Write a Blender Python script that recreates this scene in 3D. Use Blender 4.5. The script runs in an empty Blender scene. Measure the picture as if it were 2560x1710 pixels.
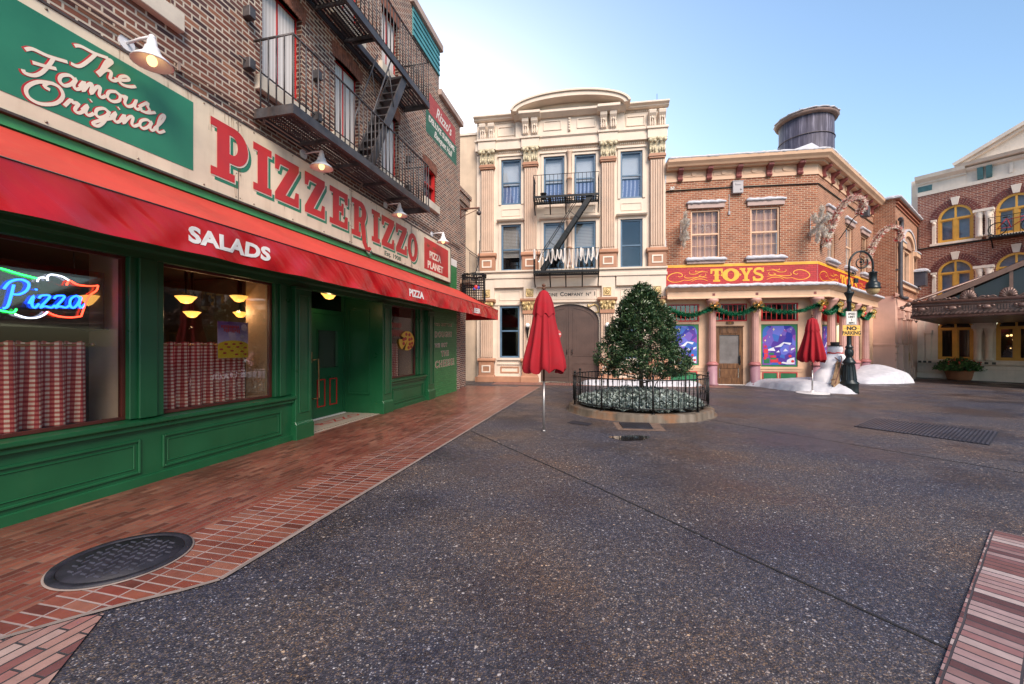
import bpy, bmesh, math, random
from mathutils import Vector, Matrix
from mathutils.geometry import tessellate_polygon
R=math.radians
rnd=random.Random(7)
# ------------------------------------------------------------ camera, sky, sun, exposure
scn=bpy.context.scene
cd=bpy.data.cameras.new('camera'); cam=bpy.data.objects.new('camera',cd); scn.collection.objects.link(cam)
cam.location=(0,0,1.5); cam.rotation_euler=(R(90),0,0)
cd.sensor_fit='HORIZONTAL'; cd.sensor_width=36; cd.lens=36*1040/2560
cd.shift_y=-7/2560*-1; cd.clip_start=.05; cd.clip_end=5000
scn.camera=cam
W=bpy.data.worlds.new('World'); scn.world=W; W.use_nodes=True
wn=W.node_tree.nodes; wl=W.node_tree.links
bg=wn['Background']; sky=wn.new('ShaderNodeTexSky'); sky.sky_type='NISHITA'; sky.sun_disc=False
sky.sun_elevation=R(16); sky.sun_rotation=R(-14); sky.air_density=1.15; sky.dust_density=1.0; sky.ozone_density=2.8; sky.altitude=50
wl.new(sky.outputs[0],bg.inputs[0]); bg.inputs[1].default_value=.135
sd=bpy.data.lights.new('sun','SUN'); sd.energy=2.8; sd.angle=R(34); sd.color=(1,.85,.72)
sun=bpy.data.objects.new('sun',sd); scn.collection.objects.link(sun)
sun.rotation_euler=Vector((.22,-.72,.64)).to_track_quat('Z','Y').to_euler()
vs=scn.view_settings; vs.view_transform='Standard'; vs.look='None'; vs.gamma=1; vs.exposure=1.1
scn.cycles.max_bounces=6; scn.cycles.transparent_max_bounces=12
col=scn.collection
# ------------------------------------------------------------ materials
MATS={}
class NT:
    def __init__(s,name):
        s.m=bpy.data.materials.new(name); s.m.use_nodes=True; s.t=s.m.node_tree; s.n=s.t.nodes; s.l=s.t.links
        s.b=s.n['Principled BSDF']
    def new(s,t,**k):
        n=s.n.new(t)
        for a,v in k.items(): setattr(n,a,v)
        return n
    def lk(s,a,b): s.l.new(a,b)
    def math(s,op,a,b=None,c=None):
        n=s.n.new('ShaderNodeMath'); n.operation=op
        for i,v in enumerate((a,b,c)):
            if v is None: continue
            if isinstance(v,(int,float)): n.inputs[i].default_value=v
            else: s.l.new(v,n.inputs[i])
        return n.outputs[0]
    def mix(s,f,a,b,bt='MIX'):
        n=s.n.new('ShaderNodeMix'); n.data_type='RGBA'; n.blend_type=bt
        for i,v in ((0,f),(6,a),(7,b)):
            if isinstance(v,(int,float)): n.inputs[i].default_value=v
            elif isinstance(v,tuple): n.inputs[i].default_value=(*v[:3],1)
            else: s.l.new(v,n.inputs[i])
        return n.outputs[2]
    def noise(s,sc,det=3,vec=None,ro=.55):
        n=s.n.new('ShaderNodeTexNoise'); n.inputs['Scale'].default_value=sc; n.inputs['Detail'].default_value=det; n.inputs['Roughness'].default_value=ro
        s.l.new(vec or s.obj(),n.inputs['Vector']); return n.outputs[0]
    def ramp(s,f,*st):
        n=s.n.new('ShaderNodeValToRGB'); r=n.color_ramp
        while len(r.elements)<len(st): r.elements.new(.5)
        for e,(p,c) in zip(r.elements,st):
            e.position=p; e.color=(*c,1) if isinstance(c,tuple) else (c,c,c,1)
        s.l.new(f,n.inputs[0]); return n.outputs[0]
    def obj(s):
        if not hasattr(s,'_o'): s._o=s.n.new('ShaderNodeTexCoord')
        return s._o.outputs['Object']
    def nrm(s):
        s.obj(); return s._o.outputs['Normal']
    def sep(s,v):
        n=s.n.new('ShaderNodeSeparateXYZ'); s.l.new(v,n.inputs[0]); return n.outputs
    def comb(s,*a):
        n=s.n.new('ShaderNodeCombineXYZ')
        for i,v in enumerate(a):
            if isinstance(v,(int,float)): n.inputs[i].default_value=v
            else: s.l.new(v,n.inputs[i])
        return n.outputs[0]
    def bump(s,h,st=.3,d=.01):
        n=s.n.new('ShaderNodeBump'); n.inputs['Strength'].default_value=st; n.inputs['Distance'].default_value=d
        s.l.new(h,n.inputs['Height']); s.l.new(n.outputs[0],s.b.inputs['Normal'])
    def set(s,col=None,rough=None,metal=None,spec=None):
        for k,v in (('Base Color',col),('Roughness',rough),('Metallic',metal),('Specular IOR Level',spec)):
            if v is None: continue
            if isinstance(v,tuple): v=(*v[:3],1)
            if isinstance(v,(int,float,tuple)): s.b.inputs[k].default_value=v
            else: s.l.new(v,s.b.inputs[k])
        return s
    def wallvec(s):
        x,y,z=s.sep(s.obj()); n=s.sep(s.nrm()); ax=s.math('ABSOLUTE',n[0]); f=s.math('GREATER_THAN',ax,.7)
        u=s.math('ADD',s.math('MULTIPLY',y,f),s.math('MULTIPLY',x,s.math('SUBTRACT',1,f)))
        return s.comb(u,z,0)
def paint(name,c,rough=.5,var=.12,sc=3.0,bump=.08,bsc=40,metal=0,dirt=0,dc=(.12,.09,.06)):
    """painted or plastered surface with blotchy variation, faint streaks and grain"""
    if name in MATS: return MATS[name]
    t=NT(name); n1=t.noise(sc,5); n2=t.noise(bsc,3)
    x,y,z=t.sep(t.obj()); st=t.noise(1,4,vec=t.comb(t.math('MULTIPLY',x,9),t.math('MULTIPLY',y,9),t.math('MULTIPLY',z,.7)))
    lo=tuple(a*(1-var*1.6) for a in c); hi=tuple(min(1,a*(1+var)) for a in c)
    cc=t.ramp(n1,(.3,lo),(.7,hi))
    if dirt:
        cc=t.mix(t.math('MULTIPLY',t.ramp(st,(.5,0.0),(.78,1.0)),dirt),cc,dc)
    t.set(cc,t.ramp(n1,(.3,max(.02,rough-.08)),(.7,min(1,rough+.1))),metal)
    if bump: t.bump(n2,bump,.01)
    MATS[name]=t.m; return t.m
def emis(name,c,st):
    if name in MATS: return MATS[name]
    t=NT(name); t.set(c,.4); t.b.inputs['Emission Color'].default_value=(*c,1); t.b.inputs['Emission Strength'].default_value=st
    MATS[name]=t.m; return t.m
def brick(name,cols,mortar,bw=.215,bh=.075,ms=.011,rough=.85,off=.5,vec='wall',rot=False,bump=.6,stain=.25,bias=0):
    t=NT(name)
    if vec=='wall': v=t.wallvec()
    elif vec=='rot':
        x,y,z=t.sep(t.obj()); v=t.comb(y,x,0)
    else: v=t.obj()
    if vec!='wall':
        nn=t.new('ShaderNodeTexNoise'); nn.inputs['Scale'].default_value=1.3; t.lk(t.obj(),nn.inputs['Vector'])
        va=t.new('ShaderNodeVectorMath',operation='MULTIPLY_ADD'); t.lk(nn.outputs['Color'],va.inputs[0]); va.inputs[1].default_value=(.03,.03,0); t.lk(v,va.inputs[2]); v=va.outputs[0]
    b=t.new('ShaderNodeTexBrick'); b.offset=off; b.inputs['Scale'].default_value=1
    b.inputs['Brick Width'].default_value=bw; b.inputs['Row Height'].default_value=bh; b.inputs['Mortar Size'].default_value=ms; b.inputs['Mortar Smooth'].default_value=.25
    b.inputs['Bias'].default_value=bias
    b.inputs['Color1'].default_value=(0,0,0,1); b.inputs['Color2'].default_value=(1,1,1,1); b.inputs['Mortar'].default_value=(.5,.5,.5,1)
    t.lk(v,b.inputs['Vector'])
    n=len(cols); cc=t.ramp(b.outputs['Color'],*[(i/(n-1)*.9+.05,c) for i,c in enumerate(cols)])
    ns=t.noise(14,5); cc=t.mix(.35,cc,t.ramp(ns,(.3,(.35,.35,.35)),(.7,(1,1,1))),'MULTIPLY')
    mo=t.mix(t.ramp(t.noise(3,4),(.35,0.0),(.7,1.0)),mortar,tuple(a*.62 for a in mortar))
    cc=t.mix(b.outputs['Fac'],cc,mo)
    if stain: cc=t.mix(t.math('MULTIPLY',t.ramp(t.noise(.9,6),(.42,0.0),(.75,1.0)),stain),cc,tuple(a*.45 for a in cols[0]))
    t.set(cc,rough)
    h=t.math('ADD',t.math('MULTIPLY',t.math('SUBTRACT',1,b.outputs['Fac']),1),t.math('MULTIPLY',ns,.35))
    t.bump(h,bump,.008); MATS[name]=t.m; return t.m
def glass(name,tint=(.75,.8,.8),rough=.01,k=1.0,base=.06):
    """thin pane: mostly see-through, mirror-like at grazing angles"""
    t=NT(name); tr=t.new('ShaderNodeBsdfTransparent'); tr.inputs[0].default_value=(*tint,1)
    gl=t.new('ShaderNodeBsdfGlossy'); gl.inputs['Roughness'].default_value=rough
    fr=t.new('ShaderNodeFresnel'); fr.inputs[0].default_value=1.45
    mx=t.new('ShaderNodeMixShader'); f=t.math('MINIMUM',t.math('ADD',t.math('MULTIPLY',fr.outputs[0],k),base),1.0)
    t.lk(f,mx.inputs[0]); t.lk(tr.outputs[0],mx.inputs[1]); t.lk(gl.outputs[0],mx.inputs[2])
    t.lk(mx.outputs[0],t.n['Material Output'].inputs[0]); MATS[name]=t.m; return t.m
# ------------------------------------------------------------ mesh builder (local axes: k along a wall, o out of the wall, z up)
class MB:
    def __init__(s): s.v=[]; s.f=[]; s.sm=[]
    def P(s,k,o,z): s.v.append((k,-o,z)); return len(s.v)-1
    def F(s,*idx,sm=False): s.f.append(tuple(idx)); s.sm.append(sm)
    def box(s,k0,k1,o0,o1,z0,z1):
        i=[s.P(k,o,z) for z in (z0,z1) for o in (o0,o1) for k in (k0,k1)]
        for q in ((0,1,3,2),(4,6,7,5),(0,4,5,1),(2,3,7,6),(0,2,6,4),(1,5,7,3)): s.F(*[i[a] for a in q])
        return s
    def quad(s,a,b,c,d): s.F(*[s.P(*p) for p in (a,b,c,d)]); return s
    def ext(s,poly,o0,o1,holes=()):
        """polygon in the (k,z) plane, extruded from o0 to o1"""
        loops=[list(poly)]+[list(h) for h in holes]
        flat=[p for l in loops for p in l]
        a=[s.P(p[0],o0,p[1]) for p in flat]; b=[s.P(p[0],o1,p[1]) for p in flat]
        for tr in tessellate_polygon([[Vector((p[0],p[1],0)) for p in l] for l in loops]):
            s.F(*[a[i] for i in tr]); s.F(*[b[i] for i in reversed(tr)])
        c=0
        for l in loops:
            n=len(l)
            for i in range(n):
                j=(i+1)%n; s.F(a[c+i],a[c+j],b[c+j],b[c+i])
            c+=n
        return s
    def extk(s,poly,k0,k1):
        """polygon in the (o,z) plane, extruded along k (mouldings)"""
        a=[s.P(k0,p[0],p[1]) for p in poly]; b=[s.P(k1,p[0],p[1]) for p in poly]; n=len(poly)
        for tr in tessellate_polygon([[Vector((p[0],p[1],0)) for p in poly]]):
            s.F(*[a[i] for i in tr]); s.F(*[b[i] for i in reversed(tr)])
        for i in range(n): s.F(a[i],a[(i+1)%n],b[(i+1)%n],b[i])
        return s
    def flat(s,poly,o,holes=()):
        loops=[list(poly)]+[list(h) for h in holes]; flat=[p for l in loops for p in l]
        a=[s.P(p[0],o,p[1]) for p in flat]
        for tr in tessellate_polygon([[Vector((p[0],p[1],0)) for p in l] for l in loops]): s.F(*[a[i] for i in tr])
        return s
    def lathe(s,prof,c=(0,0),n=20,fold=None,cap=True,flute=0,sx=1,sy=1):
        """prof: list of (radius,z) round centre c=(k,o); fold(angle,z)->radius factor"""
        rings=[]
        for r,z in prof:
            ring=[]
            for i in range(n):
                a=2*math.pi*i/n; f=fold(a,z) if fold else 1
                if flute: f*=1-.06*(i%2)
                ring.append(s.P(c[0]+r*f*math.cos(a)*sx,c[1]+r*f*math.sin(a)*sy,z))
            rings.append(ring)
        for p,q in zip(rings,rings[1:]):
            for i in range(n): s.F(p[i],p[(i+1)%n],q[(i+1)%n],q[i],sm=not flute)
        if cap: s.F(*rings[0]); s.F(*reversed(rings[-1]))
        return s
    def tube(s,pts,r,n=8,closed=False,r1=None):
        P=[Vector(p) for p in pts]; m=len(P); rings=[]; up=Vector((0,0,1)); prev=None
        for i,p in enumerate(P):
            if closed: d=P[(i+1)%m]-P[i-1]
            else: d=P[min(i+1,m-1)]-P[max(i-1,0)]
            if d.length<1e-9: d=Vector((0,0,1))
            d.normalize()
            if prev is None:
                a=d.cross(up)
                if a.length<.1: a=d.cross(Vector((1,0,0)))
            else:
                a=prev-d*prev.dot(d)
                if a.length<1e-4: a=d.cross(up)
            a.normalize(); prev=a; b=d.cross(a)
            rr=r if r1 is None else r+(r1-r)*i/(m-1)
            rings.append([s.P(*(p+(a*math.cos(2*math.pi*j/n)+b*math.sin(2*math.pi*j/n))*rr)) for j in range(n)])
        pr=list(zip(rings,rings[1:]))
        if closed: pr.append((rings[-1],rings[0]))
        for p,q in pr:
            for j in range(n): s.F(p[j],p[(j+1)%n],q[(j+1)%n],q[j],sm=n>4)
        if not closed: s.F(*rings[0]); s.F(*reversed(rings[-1]))
        return s
    def bar(s,a,b,w,h=None):
        """rectangular bar between two points"""
        a=Vector(a); b=Vector(b); h=h or w; d=(b-a).normalized(); u=d.cross(Vector((0,0,1)))
        if u.length<.05: u=Vector((1,0,0))
        u.normalize(); v=d.cross(u); i=[]
        for p in (a,b):
            for x,y in ((-1,-1),(1,-1),(1,1),(-1,1)): i.append(s.P(*(p+u*x*w/2+v*y*h/2)))
        for q in ((0,1,2,3),(7,6,5,4),(0,4,5,1),(1,5,6,2),(2,6,7,3),(3,7,4,0)): s.F(*[i[a] for a in q])
        return s
    def ribbon(s,pts,w,o,th=.004,w1=None,taper=False):
        """brush stroke lying on a wall: pts are (k,z)"""
        P=[Vector((p[0],p[1])) for p in pts]; m=len(P); L=[];Rr=[]
        for i,p in enumerate(P):
            d=P[min(i+1,m-1)]-P[max(i-1,0)]
            if d.length<1e-9: d=Vector((1,0))
            d.normalize(); nn=Vector((-d.y,d.x)); t=i/(m-1); ww=w/2
            if taper: ww*=.35+.65*math.sin(math.pi*min(1,max(0,t*.86+.07)))
            oo=o+th*.12*t
            L.append(s.P(*( (p+nn*ww).x,oo,(p+nn*ww).y))); Rr.append(s.P(*((p-nn*ww).x,oo,(p-nn*ww).y)))
        for i in range(m-1): s.F(L[i],L[i+1],Rr[i+1],Rr[i])
        return s
    def ball(s,c,r,n=10,sc=(1,1,1)):
        m=max(4,n//2); prof=[]
        rings=[]
        for j in range(1,m):
            a=math.pi*j/m-math.pi/2
            rings.append([s.P(c[0]+r*sc[0]*math.cos(a)*math.cos(2*math.pi*i/n),c[1]+r*sc[1]*math.cos(a)*math.sin(2*math.pi*i/n),c[2]+r*sc[2]*math.sin(a)) for i in range(n)])
        b=s.P(c[0],c[1],c[2]-r*sc[2]); t=s.P(c[0],c[1],c[2]+r*sc[2])
        for p,q in zip(rings,rings[1:]):
            for i in range(n): s.F(p[i],p[(i+1)%n],q[(i+1)%n],q[i],sm=True)
        for i in range(n): s.F(b,rings[0][(i+1)%n],rings[0][i],sm=True); s.F(t,rings[-1][i],rings[-1][(i+1)%n],sm=True)
        return s
    def wall(s,k0,k1,z0,z1,holes,o=0,d=.2,arch=None):
        """a wall face with rectangular openings (k0,k1,z0,z1) and their reveals of depth d"""
        ks=sorted({k0,k1,*[h[0] for h in holes],*[h[1] for h in holes]}); zs=sorted({z0,z1,*[h[2] for h in holes],*[h[3] for h in holes]})
        ks=[k for k in ks if k0<=k<=k1]; zs=[z for z in zs if z0<=z<=z1]
        for a,b in zip(ks,ks[1:]):
            for c,e in zip(zs,zs[1:]):
                mk,mz=(a+b)/2,(c+e)/2
                if any(h[0]<mk<h[1] and h[2]<mz<h[3] for h in holes): continue
                s.quad((a,o,c),(b,o,c),(b,o,e),(a,o,e))
        for h in holes:
            a,b,c,e=h[:4]
            s.quad((a,o,c),(a,o,e),(a,o-d,e),(a,o-d,c)); s.quad((b,o,c),(b,o-d,c),(b,o-d,e),(b,o,e))
            s.quad((a,o,e),(b,o,e),(b,o-d,e),(a,o-d,e)); s.quad((a,o,c),(a,o-d,c),(b,o-d,c),(b,o,c))
        return s
    def parts(s,name,mat,parent=None,bev=0,rec=True):
        """one object for each separate piece of what was collected"""
        n=len(s.v); par=list(range(n))
        def fd(x):
            while par[x]!=x: par[x]=par[par[x]]; x=par[x]
            return x
        for f in s.f:
            for q in f[1:]: par[fd(q)]=fd(f[0])
        isl={}
        for i in range(n): isl.setdefault(fd(i),[]).append(i)
        bx=[(r,[min(s.v[i][a] for i in v) for a in range(3)],[max(s.v[i][a] for i in v) for a in range(3)]) for r,v in isl.items()]
        k=len(bx); q=list(range(k)); sz=[max(h-l for l,h in zip(lo,hi)) for _,lo,hi in bx]
        def fq(x):
            while q[x]!=x: q[x]=q[q[x]]; x=q[x]
            return x
        for i in range(k):
            for j in range(i+1,k):
                g=math.sqrt(sum(max(0,bx[i][1][a]-bx[j][2][a],bx[j][1][a]-bx[i][2][a])**2 for a in range(3)))
                if g<=max(.02,.5*max(sz[i],sz[j])): q[fq(i)]=fq(j)
        grp={r[0]:fq(i) for i,r in enumerate(bx)}; out={}
        for f,sm in zip(s.f,s.sm):
            m=out.setdefault(grp[fd(f[0])],(type(s)(),{})); idx=[]
            for i in f:
                if i not in m[1]: m[1][i]=len(m[0].v); m[0].v.append(s.v[i])
                idx.append(m[1][i])
            m[0].f.append(tuple(idx)); m[0].sm.append(sm)
        return [m[0].build(name,mat,parent,bev,rec) for m in out.values()]
    def build(s,name,mat,parent=None,bev=0,rec=True,**tags):
        me=bpy.data.meshes.new(name); me.from_pydata(s.v,[],s.f)
        if any(s.sm): me.polygons.foreach_set('use_smooth',s.sm)
        if rec:
            bm=bmesh.new(); bm.from_mesh(me); bmesh.ops.recalc_face_normals(bm,faces=bm.faces); bm.to_mesh(me); bm.free()
        me.materials.append(mat)
        o=bpy.data.objects.new(name,me); col.objects.link(o)
        if parent is not None: o.parent=parent
        if bev:
            b=o.modifiers.new('bevel','BEVEL'); b.width=bev; b.segments=1; b.limit_method='ANGLE'; b.angle_limit=R(50)
        for k,v in tags.items(): o[k]=v
        return o
def arc(cx,cz,rx,rz,a0,a1,n=16): return [(cx+rx*math.cos(R(a0+(a1-a0)*i/n)),cz+rz*math.sin(R(a0+(a1-a0)*i/n))) for i in range(n+1)]
def frame(k0,k1,z0,z1,w,o0,o1,mb=None):
    mb=mb or MB(); mb.box(k0,k0+w,o0,o1,z0,z1); mb.box(k1-w,k1,o0,o1,z0,z1); mb.box(k0+w,k1-w,o0,o1,z0,z0+w); mb.box(k0+w,k1-w,o0,o1,z1-w,z1); return mb
FR={}
class Fr:
    def __init__(s,ox,oy,ang):
        s.o=Vector((ox,oy)); a=R(ang); s.d=Vector((math.sin(a),math.cos(a))); s.n=Vector((math.cos(a),-math.sin(a))); s.rot=R(90-ang)
    def w(s,k,o,z=0):
        p=s.o+s.d*k+s.n*o; return (p.x,p.y,z)
def root(name,fr,label,cat,k=0,o=0,z=0,group=None,rz=0):
    e=bpy.data.objects.new(name,None); col.objects.link(e); e.empty_display_size=.2
    if fr is None: e.location=(k,o,z); e.rotation_euler=(0,0,rz)
    else: e.location=fr.w(k,o,z); e.rotation_euler=(0,0,fr.rot+rz)
    e['label']=label; e['category']=cat
    if group: e['group']=group
    return e
def dup(r,loc=None,rz=None,label=None):
    def cp(o,par):
        c=o.copy(); col.objects.link(c)
        if par: c.parent=par
        for ch in [x for x in KIDS.get(o.name,[])]: cp(ch,c)
        return c
    KIDS.clear()
    for ob in col.objects:
        if ob.parent: KIDS.setdefault(ob.parent.name,[]).append(ob)
    c=cp(r,None)
    if loc is not None: c.location=loc
    if rz is not None: c.rotation_euler=(0,0,rz)
    if label: c['label']=label
    return c
KIDS={}
def text(body,mat,parent,k,o,z,size,name='lettering',bold=0,sx=1,align='CENTER',depth=.002,shear=0,rot=0,sp=1,**tags):
    cu=bpy.data.curves.new('t','FONT'); cu.body=body; cu.size=size; cu.align_x=align; cu.offset=bold; cu.extrude=depth; cu.shear=shear; cu.space_character=sp; cu.resolution_u=3
    ob=bpy.data.objects.new('t',cu); col.objects.link(ob); dg=bpy.context.evaluated_depsgraph_get()
    me=bpy.data.meshes.new_from_object(ob.evaluated_get(dg)); bpy.data.objects.remove(ob)
    c,s_=math.cos(rot),math.sin(rot)
    for v in me.vertices:
        x,y,zz=v.co; x*=sx; x,y=x*c-y*s_,x*s_+y*c
        v.co=(k+x,-(o+zz),z+y)
    me.materials.clear(); me.materials.append(mat); me.name=name
    ob=bpy.data.objects.new(name,me); col.objects.link(ob); ob.parent=parent
    for a,b in tags.items(): ob[a]=b
    return ob
def snowbar(mb,k0,k1,o0,o1,z,h,seed=0,n=None,dr=.02):
    """rounded, lumpy strip of snow lying on a ledge"""
    rr=random.Random(seed); n=n or max(6,int((k1-k0)/.09)); rings=[]
    sh=[(0,0),(.0,.55),(.15,.9),(.5,1),(.85,.9),(1,.55),(1,0)]
    for i in range(n+1):
        t=i/n; k=k0+(k1-k0)*t; e=min(1,min(t,1-t)*n/1.5+.55); hh=h*(.8+.35*rr.random())*e; dd=dr*rr.random()
        rings.append([mb.P(k,o0+(o1-o0)*a+(dd if a==1 else 0),z-(dd if a in(0,1) and b==0 else 0)+hh*b) for a,b in sh])
    m=len(sh)
    for p,q in zip(rings,rings[1:]):
        for j in range(m): mb.F(p[j],p[(j+1)%m],q[(j+1)%m],q[j],sm=True)
    mb.F(*rings[0]); mb.F(*reversed(rings[-1])); return mb
# letter outlines on a unit box (slab serif capitals)
def _el(cx,cy,rx,ry,n=22): return arc(cx,cy,rx,ry,0,360-360/n,n-1)
SLAB={
'I':([(0,0),(1,0),(1,.15),(.77,.15),(.77,.85),(1,.85),(1,1),(0,1),(0,.85),(.23,.85),(.23,.15),(0,.15)],[]),
'Z':([(0,0),(1,0),(1,.34),(.86,.34),(.8,.17),(.42,.17),(1,.86),(1,1),(0,1),(0,.68),(.14,.68),(.2,.83),(.58,.83),(0,.15)],[]),
'E':([(0,0),(1,0),(1,.34),(.86,.34),(.8,.16),(.5,.16),(.5,.43),(.64,.43),(.64,.34),(.76,.34),(.76,.67),(.64,.67),(.64,.58),(.5,.58),(.5,.84),(.8,.84),(.86,.68),(1,.68),(1,1),(0,1),(0,.85),(.17,.85),(.17,.15),(0,.15)],[]),
'P':([(0,0),(.62,0),(.62,.14),(.48,.14),(.48,.33),(.62,.33)]+arc(.62,.665,.38,.335,-80,80,12)+[(.62,1),(0,1),(0,.86),(.16,.86),(.16,.14),(0,.14)],[[(.48,.49),(.56,.49)]+arc(.56,.665,.15,.175,-80,80,8)+[(.56,.84),(.48,.84)]]),
'O':(_el(.5,.5,.5,.5),[_el(.5,.5,.2,.33)]),
'T':([(.22,0),(.78,0),(.78,.14),(.66,.14),(.66,.44),(.76,.5),(.66,.56),(.66,.84),(.83,.84),(.87,.62),(1,.62),(1,1),(0,1),(0,.62),(.13,.62),(.17,.84),(.34,.84),(.34,.56),(.24,.5),(.34,.44),(.34,.14),(.22,.14)],[]),
'Y':([(.24,0),(.76,0),(.76,.13),(.63,.13),(.63,.42),(.88,.87),(1,.87),(1,1),(.6,1),(.6,.87),(.66,.87),(.52,.58),(.38,.87),(.45,.87),(.45,1),(0,1),(0,.87),(.1,.87),(.37,.42),(.37,.13),(.24,.13)],[]),
'R':([(0,0),(.5,0),(.5,.14),(.4,.14),(.4,.42),(.5,.4),(.56,.1),(.62,-.12),(.8,-.3),(1,-.34),(1.16,-.2),(1.04,-.16),(.94,-.2),(.84,-.08),(.8,.2),(.74,.44)]+arc(.52,.7,.32,.3,-40,80,10)+[(.52,1),(0,1),(0,.86),(.13,.86),(.13,.14),(0,.14)],[[(.4,.55),(.46,.55)]+arc(.46,.7,.13,.15,-80,80,8)+[(.46,.85),(.4,.85)]]),
}
def slab(mb,ch,k0,k1,z0,z1,o,th=.003):
    if ch=='S':
        pts=[(.93,.72),(.86,.86),(.68,.93),(.42,.93),(.2,.85),(.14,.7),(.24,.58),(.5,.51),(.76,.43),(.86,.28),(.78,.13),(.55,.06),(.3,.07),(.12,.15),(.06,.3)]
        mb.ribbon([(k0+(k1-k0)*a,z0+(z1-z0)*b) for a,b in pts],(k1-k0)*.24,o+th); 
        mb.box(k0+(k1-k0)*.0,k0+(k1-k0)*.12,o,o+th*1.2,z0,z0+(z1-z0)*.34); mb.box(k0+(k1-k0)*.88,k1,o,o+th*1.2,z0+(z1-z0)*.66,z1)
        return
    out,holes=SLAB[ch]; f=lambda p:(k0+(k1-k0)*p[0],z0+(z1-z0)*p[1])
    mb.ext([f(p) for p in out],o,o+th,[[f(p) for p in h] for h in holes])
# handwriting: strokes on a unit x-height
SCR={'T':[[(-.15,1.75),(.1,1.95),(.7,1.85),(1.3,1.95)],[(.75,1.85),(.6,1.2),(.35,.35),(.15,.05),(-.1,.1)]],
'h':[[(0,.1),(.35,1.2),(.5,1.75),(.38,1.85),(.25,1.5),(.15,.6),(.1,0),(.3,.7),(.55,.8),(.6,.5),(.6,.1),(.8,.05),(.95,.3)]],
'e':[[(-.1,.25),(.3,.45),(.55,.75),(.4,.95),(.15,.7),(.12,.25),(.35,0),(.7,.1),(.95,.35)]],
'F':[[(-.25,1.7),(.0,1.95),(.6,1.85),(1.35,1.95)],[(.8,1.85),(.7,1.2),(.5,.4),(.25,.0),(-.05,-.02),(-.15,.2)],[(.1,.95),(.6,1.0),(1.0,1.1)]],
'a':[[(.65,.75),(.4,.95),(.1,.7),(.08,.25),(.3,.0),(.55,.3),(.7,.85),(.65,.3),(.8,.02),(1,.3)]],
'm':[[(-.05,.3),(.1,.85),(.12,.05),(.3,.75),(.45,.85),(.48,.05),(.66,.75),(.82,.85),(.85,.2),(1,.05),(1.15,.3)]],
'o':[[(.45,.95),(.12,.75),(.08,.25),(.35,0),(.65,.25),(.65,.7),(.4,.95),(.7,.75),(.95,.8)]],
'u':[[(-.05,.6),(.12,.85),(.1,.25),(.3,.0),(.55,.3),(.65,.85),(.62,.25),(.8,.02),(1,.3)]],
's':[[(-.1,.3),(.3,.95),(.35,.6),(.5,.3),(.35,.0),(.0,.05),(.4,.0),(.85,.3)]],
'O':[[(.9,1.9),(.3,1.7),(-.05,1.0),(.1,.3),(.6,0),(1.15,.35),(1.35,1.1),(1.1,1.75),(.7,1.85),(.55,1.5),(.8,1.3)]],
'r':[[(-.05,.3),(.15,.95),(.25,.75),(.5,.8),(.4,.2),(.6,.0),(.8,.3)]],
'i':[[(-.05,.3),(.15,.85),(.12,.25),(.3,.0),(.5,.3)],[(.22,1.3),(.26,1.36)]],
'g':[[(.62,.75),(.4,.95),(.1,.7),(.1,.25),(.32,.05),(.6,.4),(.68,.85),(.55,-.2),(.3,-.75),(.05,-.6),(.4,-.15),(.95,.3)]],
'n':[[(-.05,.3),(.1,.85),(.12,.05),(.35,.75),(.55,.85),(.56,.2),(.72,.02),(.95,.3)]],
'l':[[(-.05,.25),(.3,1.1),(.42,1.75),(.3,1.85),(.15,1.4),(.12,.3),(.3,0),(.6,.3)]],
'P':[[(.2,1.6),(.15,.9),(.05,.1),(-.15,-.05)],[(-.25,1.3),(.0,1.8),(.5,2.0),(.95,1.75),(.9,1.25),(.55,.95),(.2,.95)]],
'z':[[(-.05,.7),(.1,.9),(.55,.85),(.1,.05),(.35,.12),(.7,.02),(.9,.2)]]}
ADV={'T':1.0,'h':.9,'e':.85,'F':1.15,'a':.95,'m':1.15,'o':.85,'u':.95,'s':.8,'O':1.55,'r':.75,'i':.5,'g':.85,'n':.92,'l':.55,'P':1.15,'z':.85}
def cat(P,n=4,closed=False):
    out=[];m=len(P)
    for i in range(m-1):
        p0=P[max(i-1,0)];p1=P[i];p2=P[i+1];p3=P[min(i+2,m-1)]
        for j in range(n):
            t=j/n; out.append(tuple(.5*((2*b)+(-a+c)*t+(2*a-5*b+4*c-d)*t*t+(-a+3*b-3*c+d)*t**3) for a,b,c,d in zip(p0,p1,p2,p3)))
    out.append(tuple(P[-1])); return out
def script(word,k,z,s,sx=1,sl=.18,up=0):
    """list of smoothed strokes in (k,z)"""
    res=[];x=0
    for ch in word:
        for st in SCR[ch]:
            res.append([(k+(x+a+b*sl)*s*sx,z+b*s+(x+a)*s*up) for a,b in cat(st)])
        x+=ADV[ch]
    return res
# ------------------------------------------------------------ frames of the buildings
FP=Fr(-4.183,3.399,13.3); FF=Fr(-1.5,16.957,99); FT=Fr(7.5075,15.678,99); FS=Fr(11.10,15.109,51.66); FRt=Fr(22.53,23.11,147)
FB=Fr(*FS.w(8.15,.81)[:2],51.66)      # brick building with the arched window
def ramp01(a,b,x): t=max(0,min(1,(x-a)/(b-a))); return t*t*(3-2*t)
def gz(x,y): return -.3*ramp01(15.5,22,x*.85+y*.25-1.5)
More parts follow.
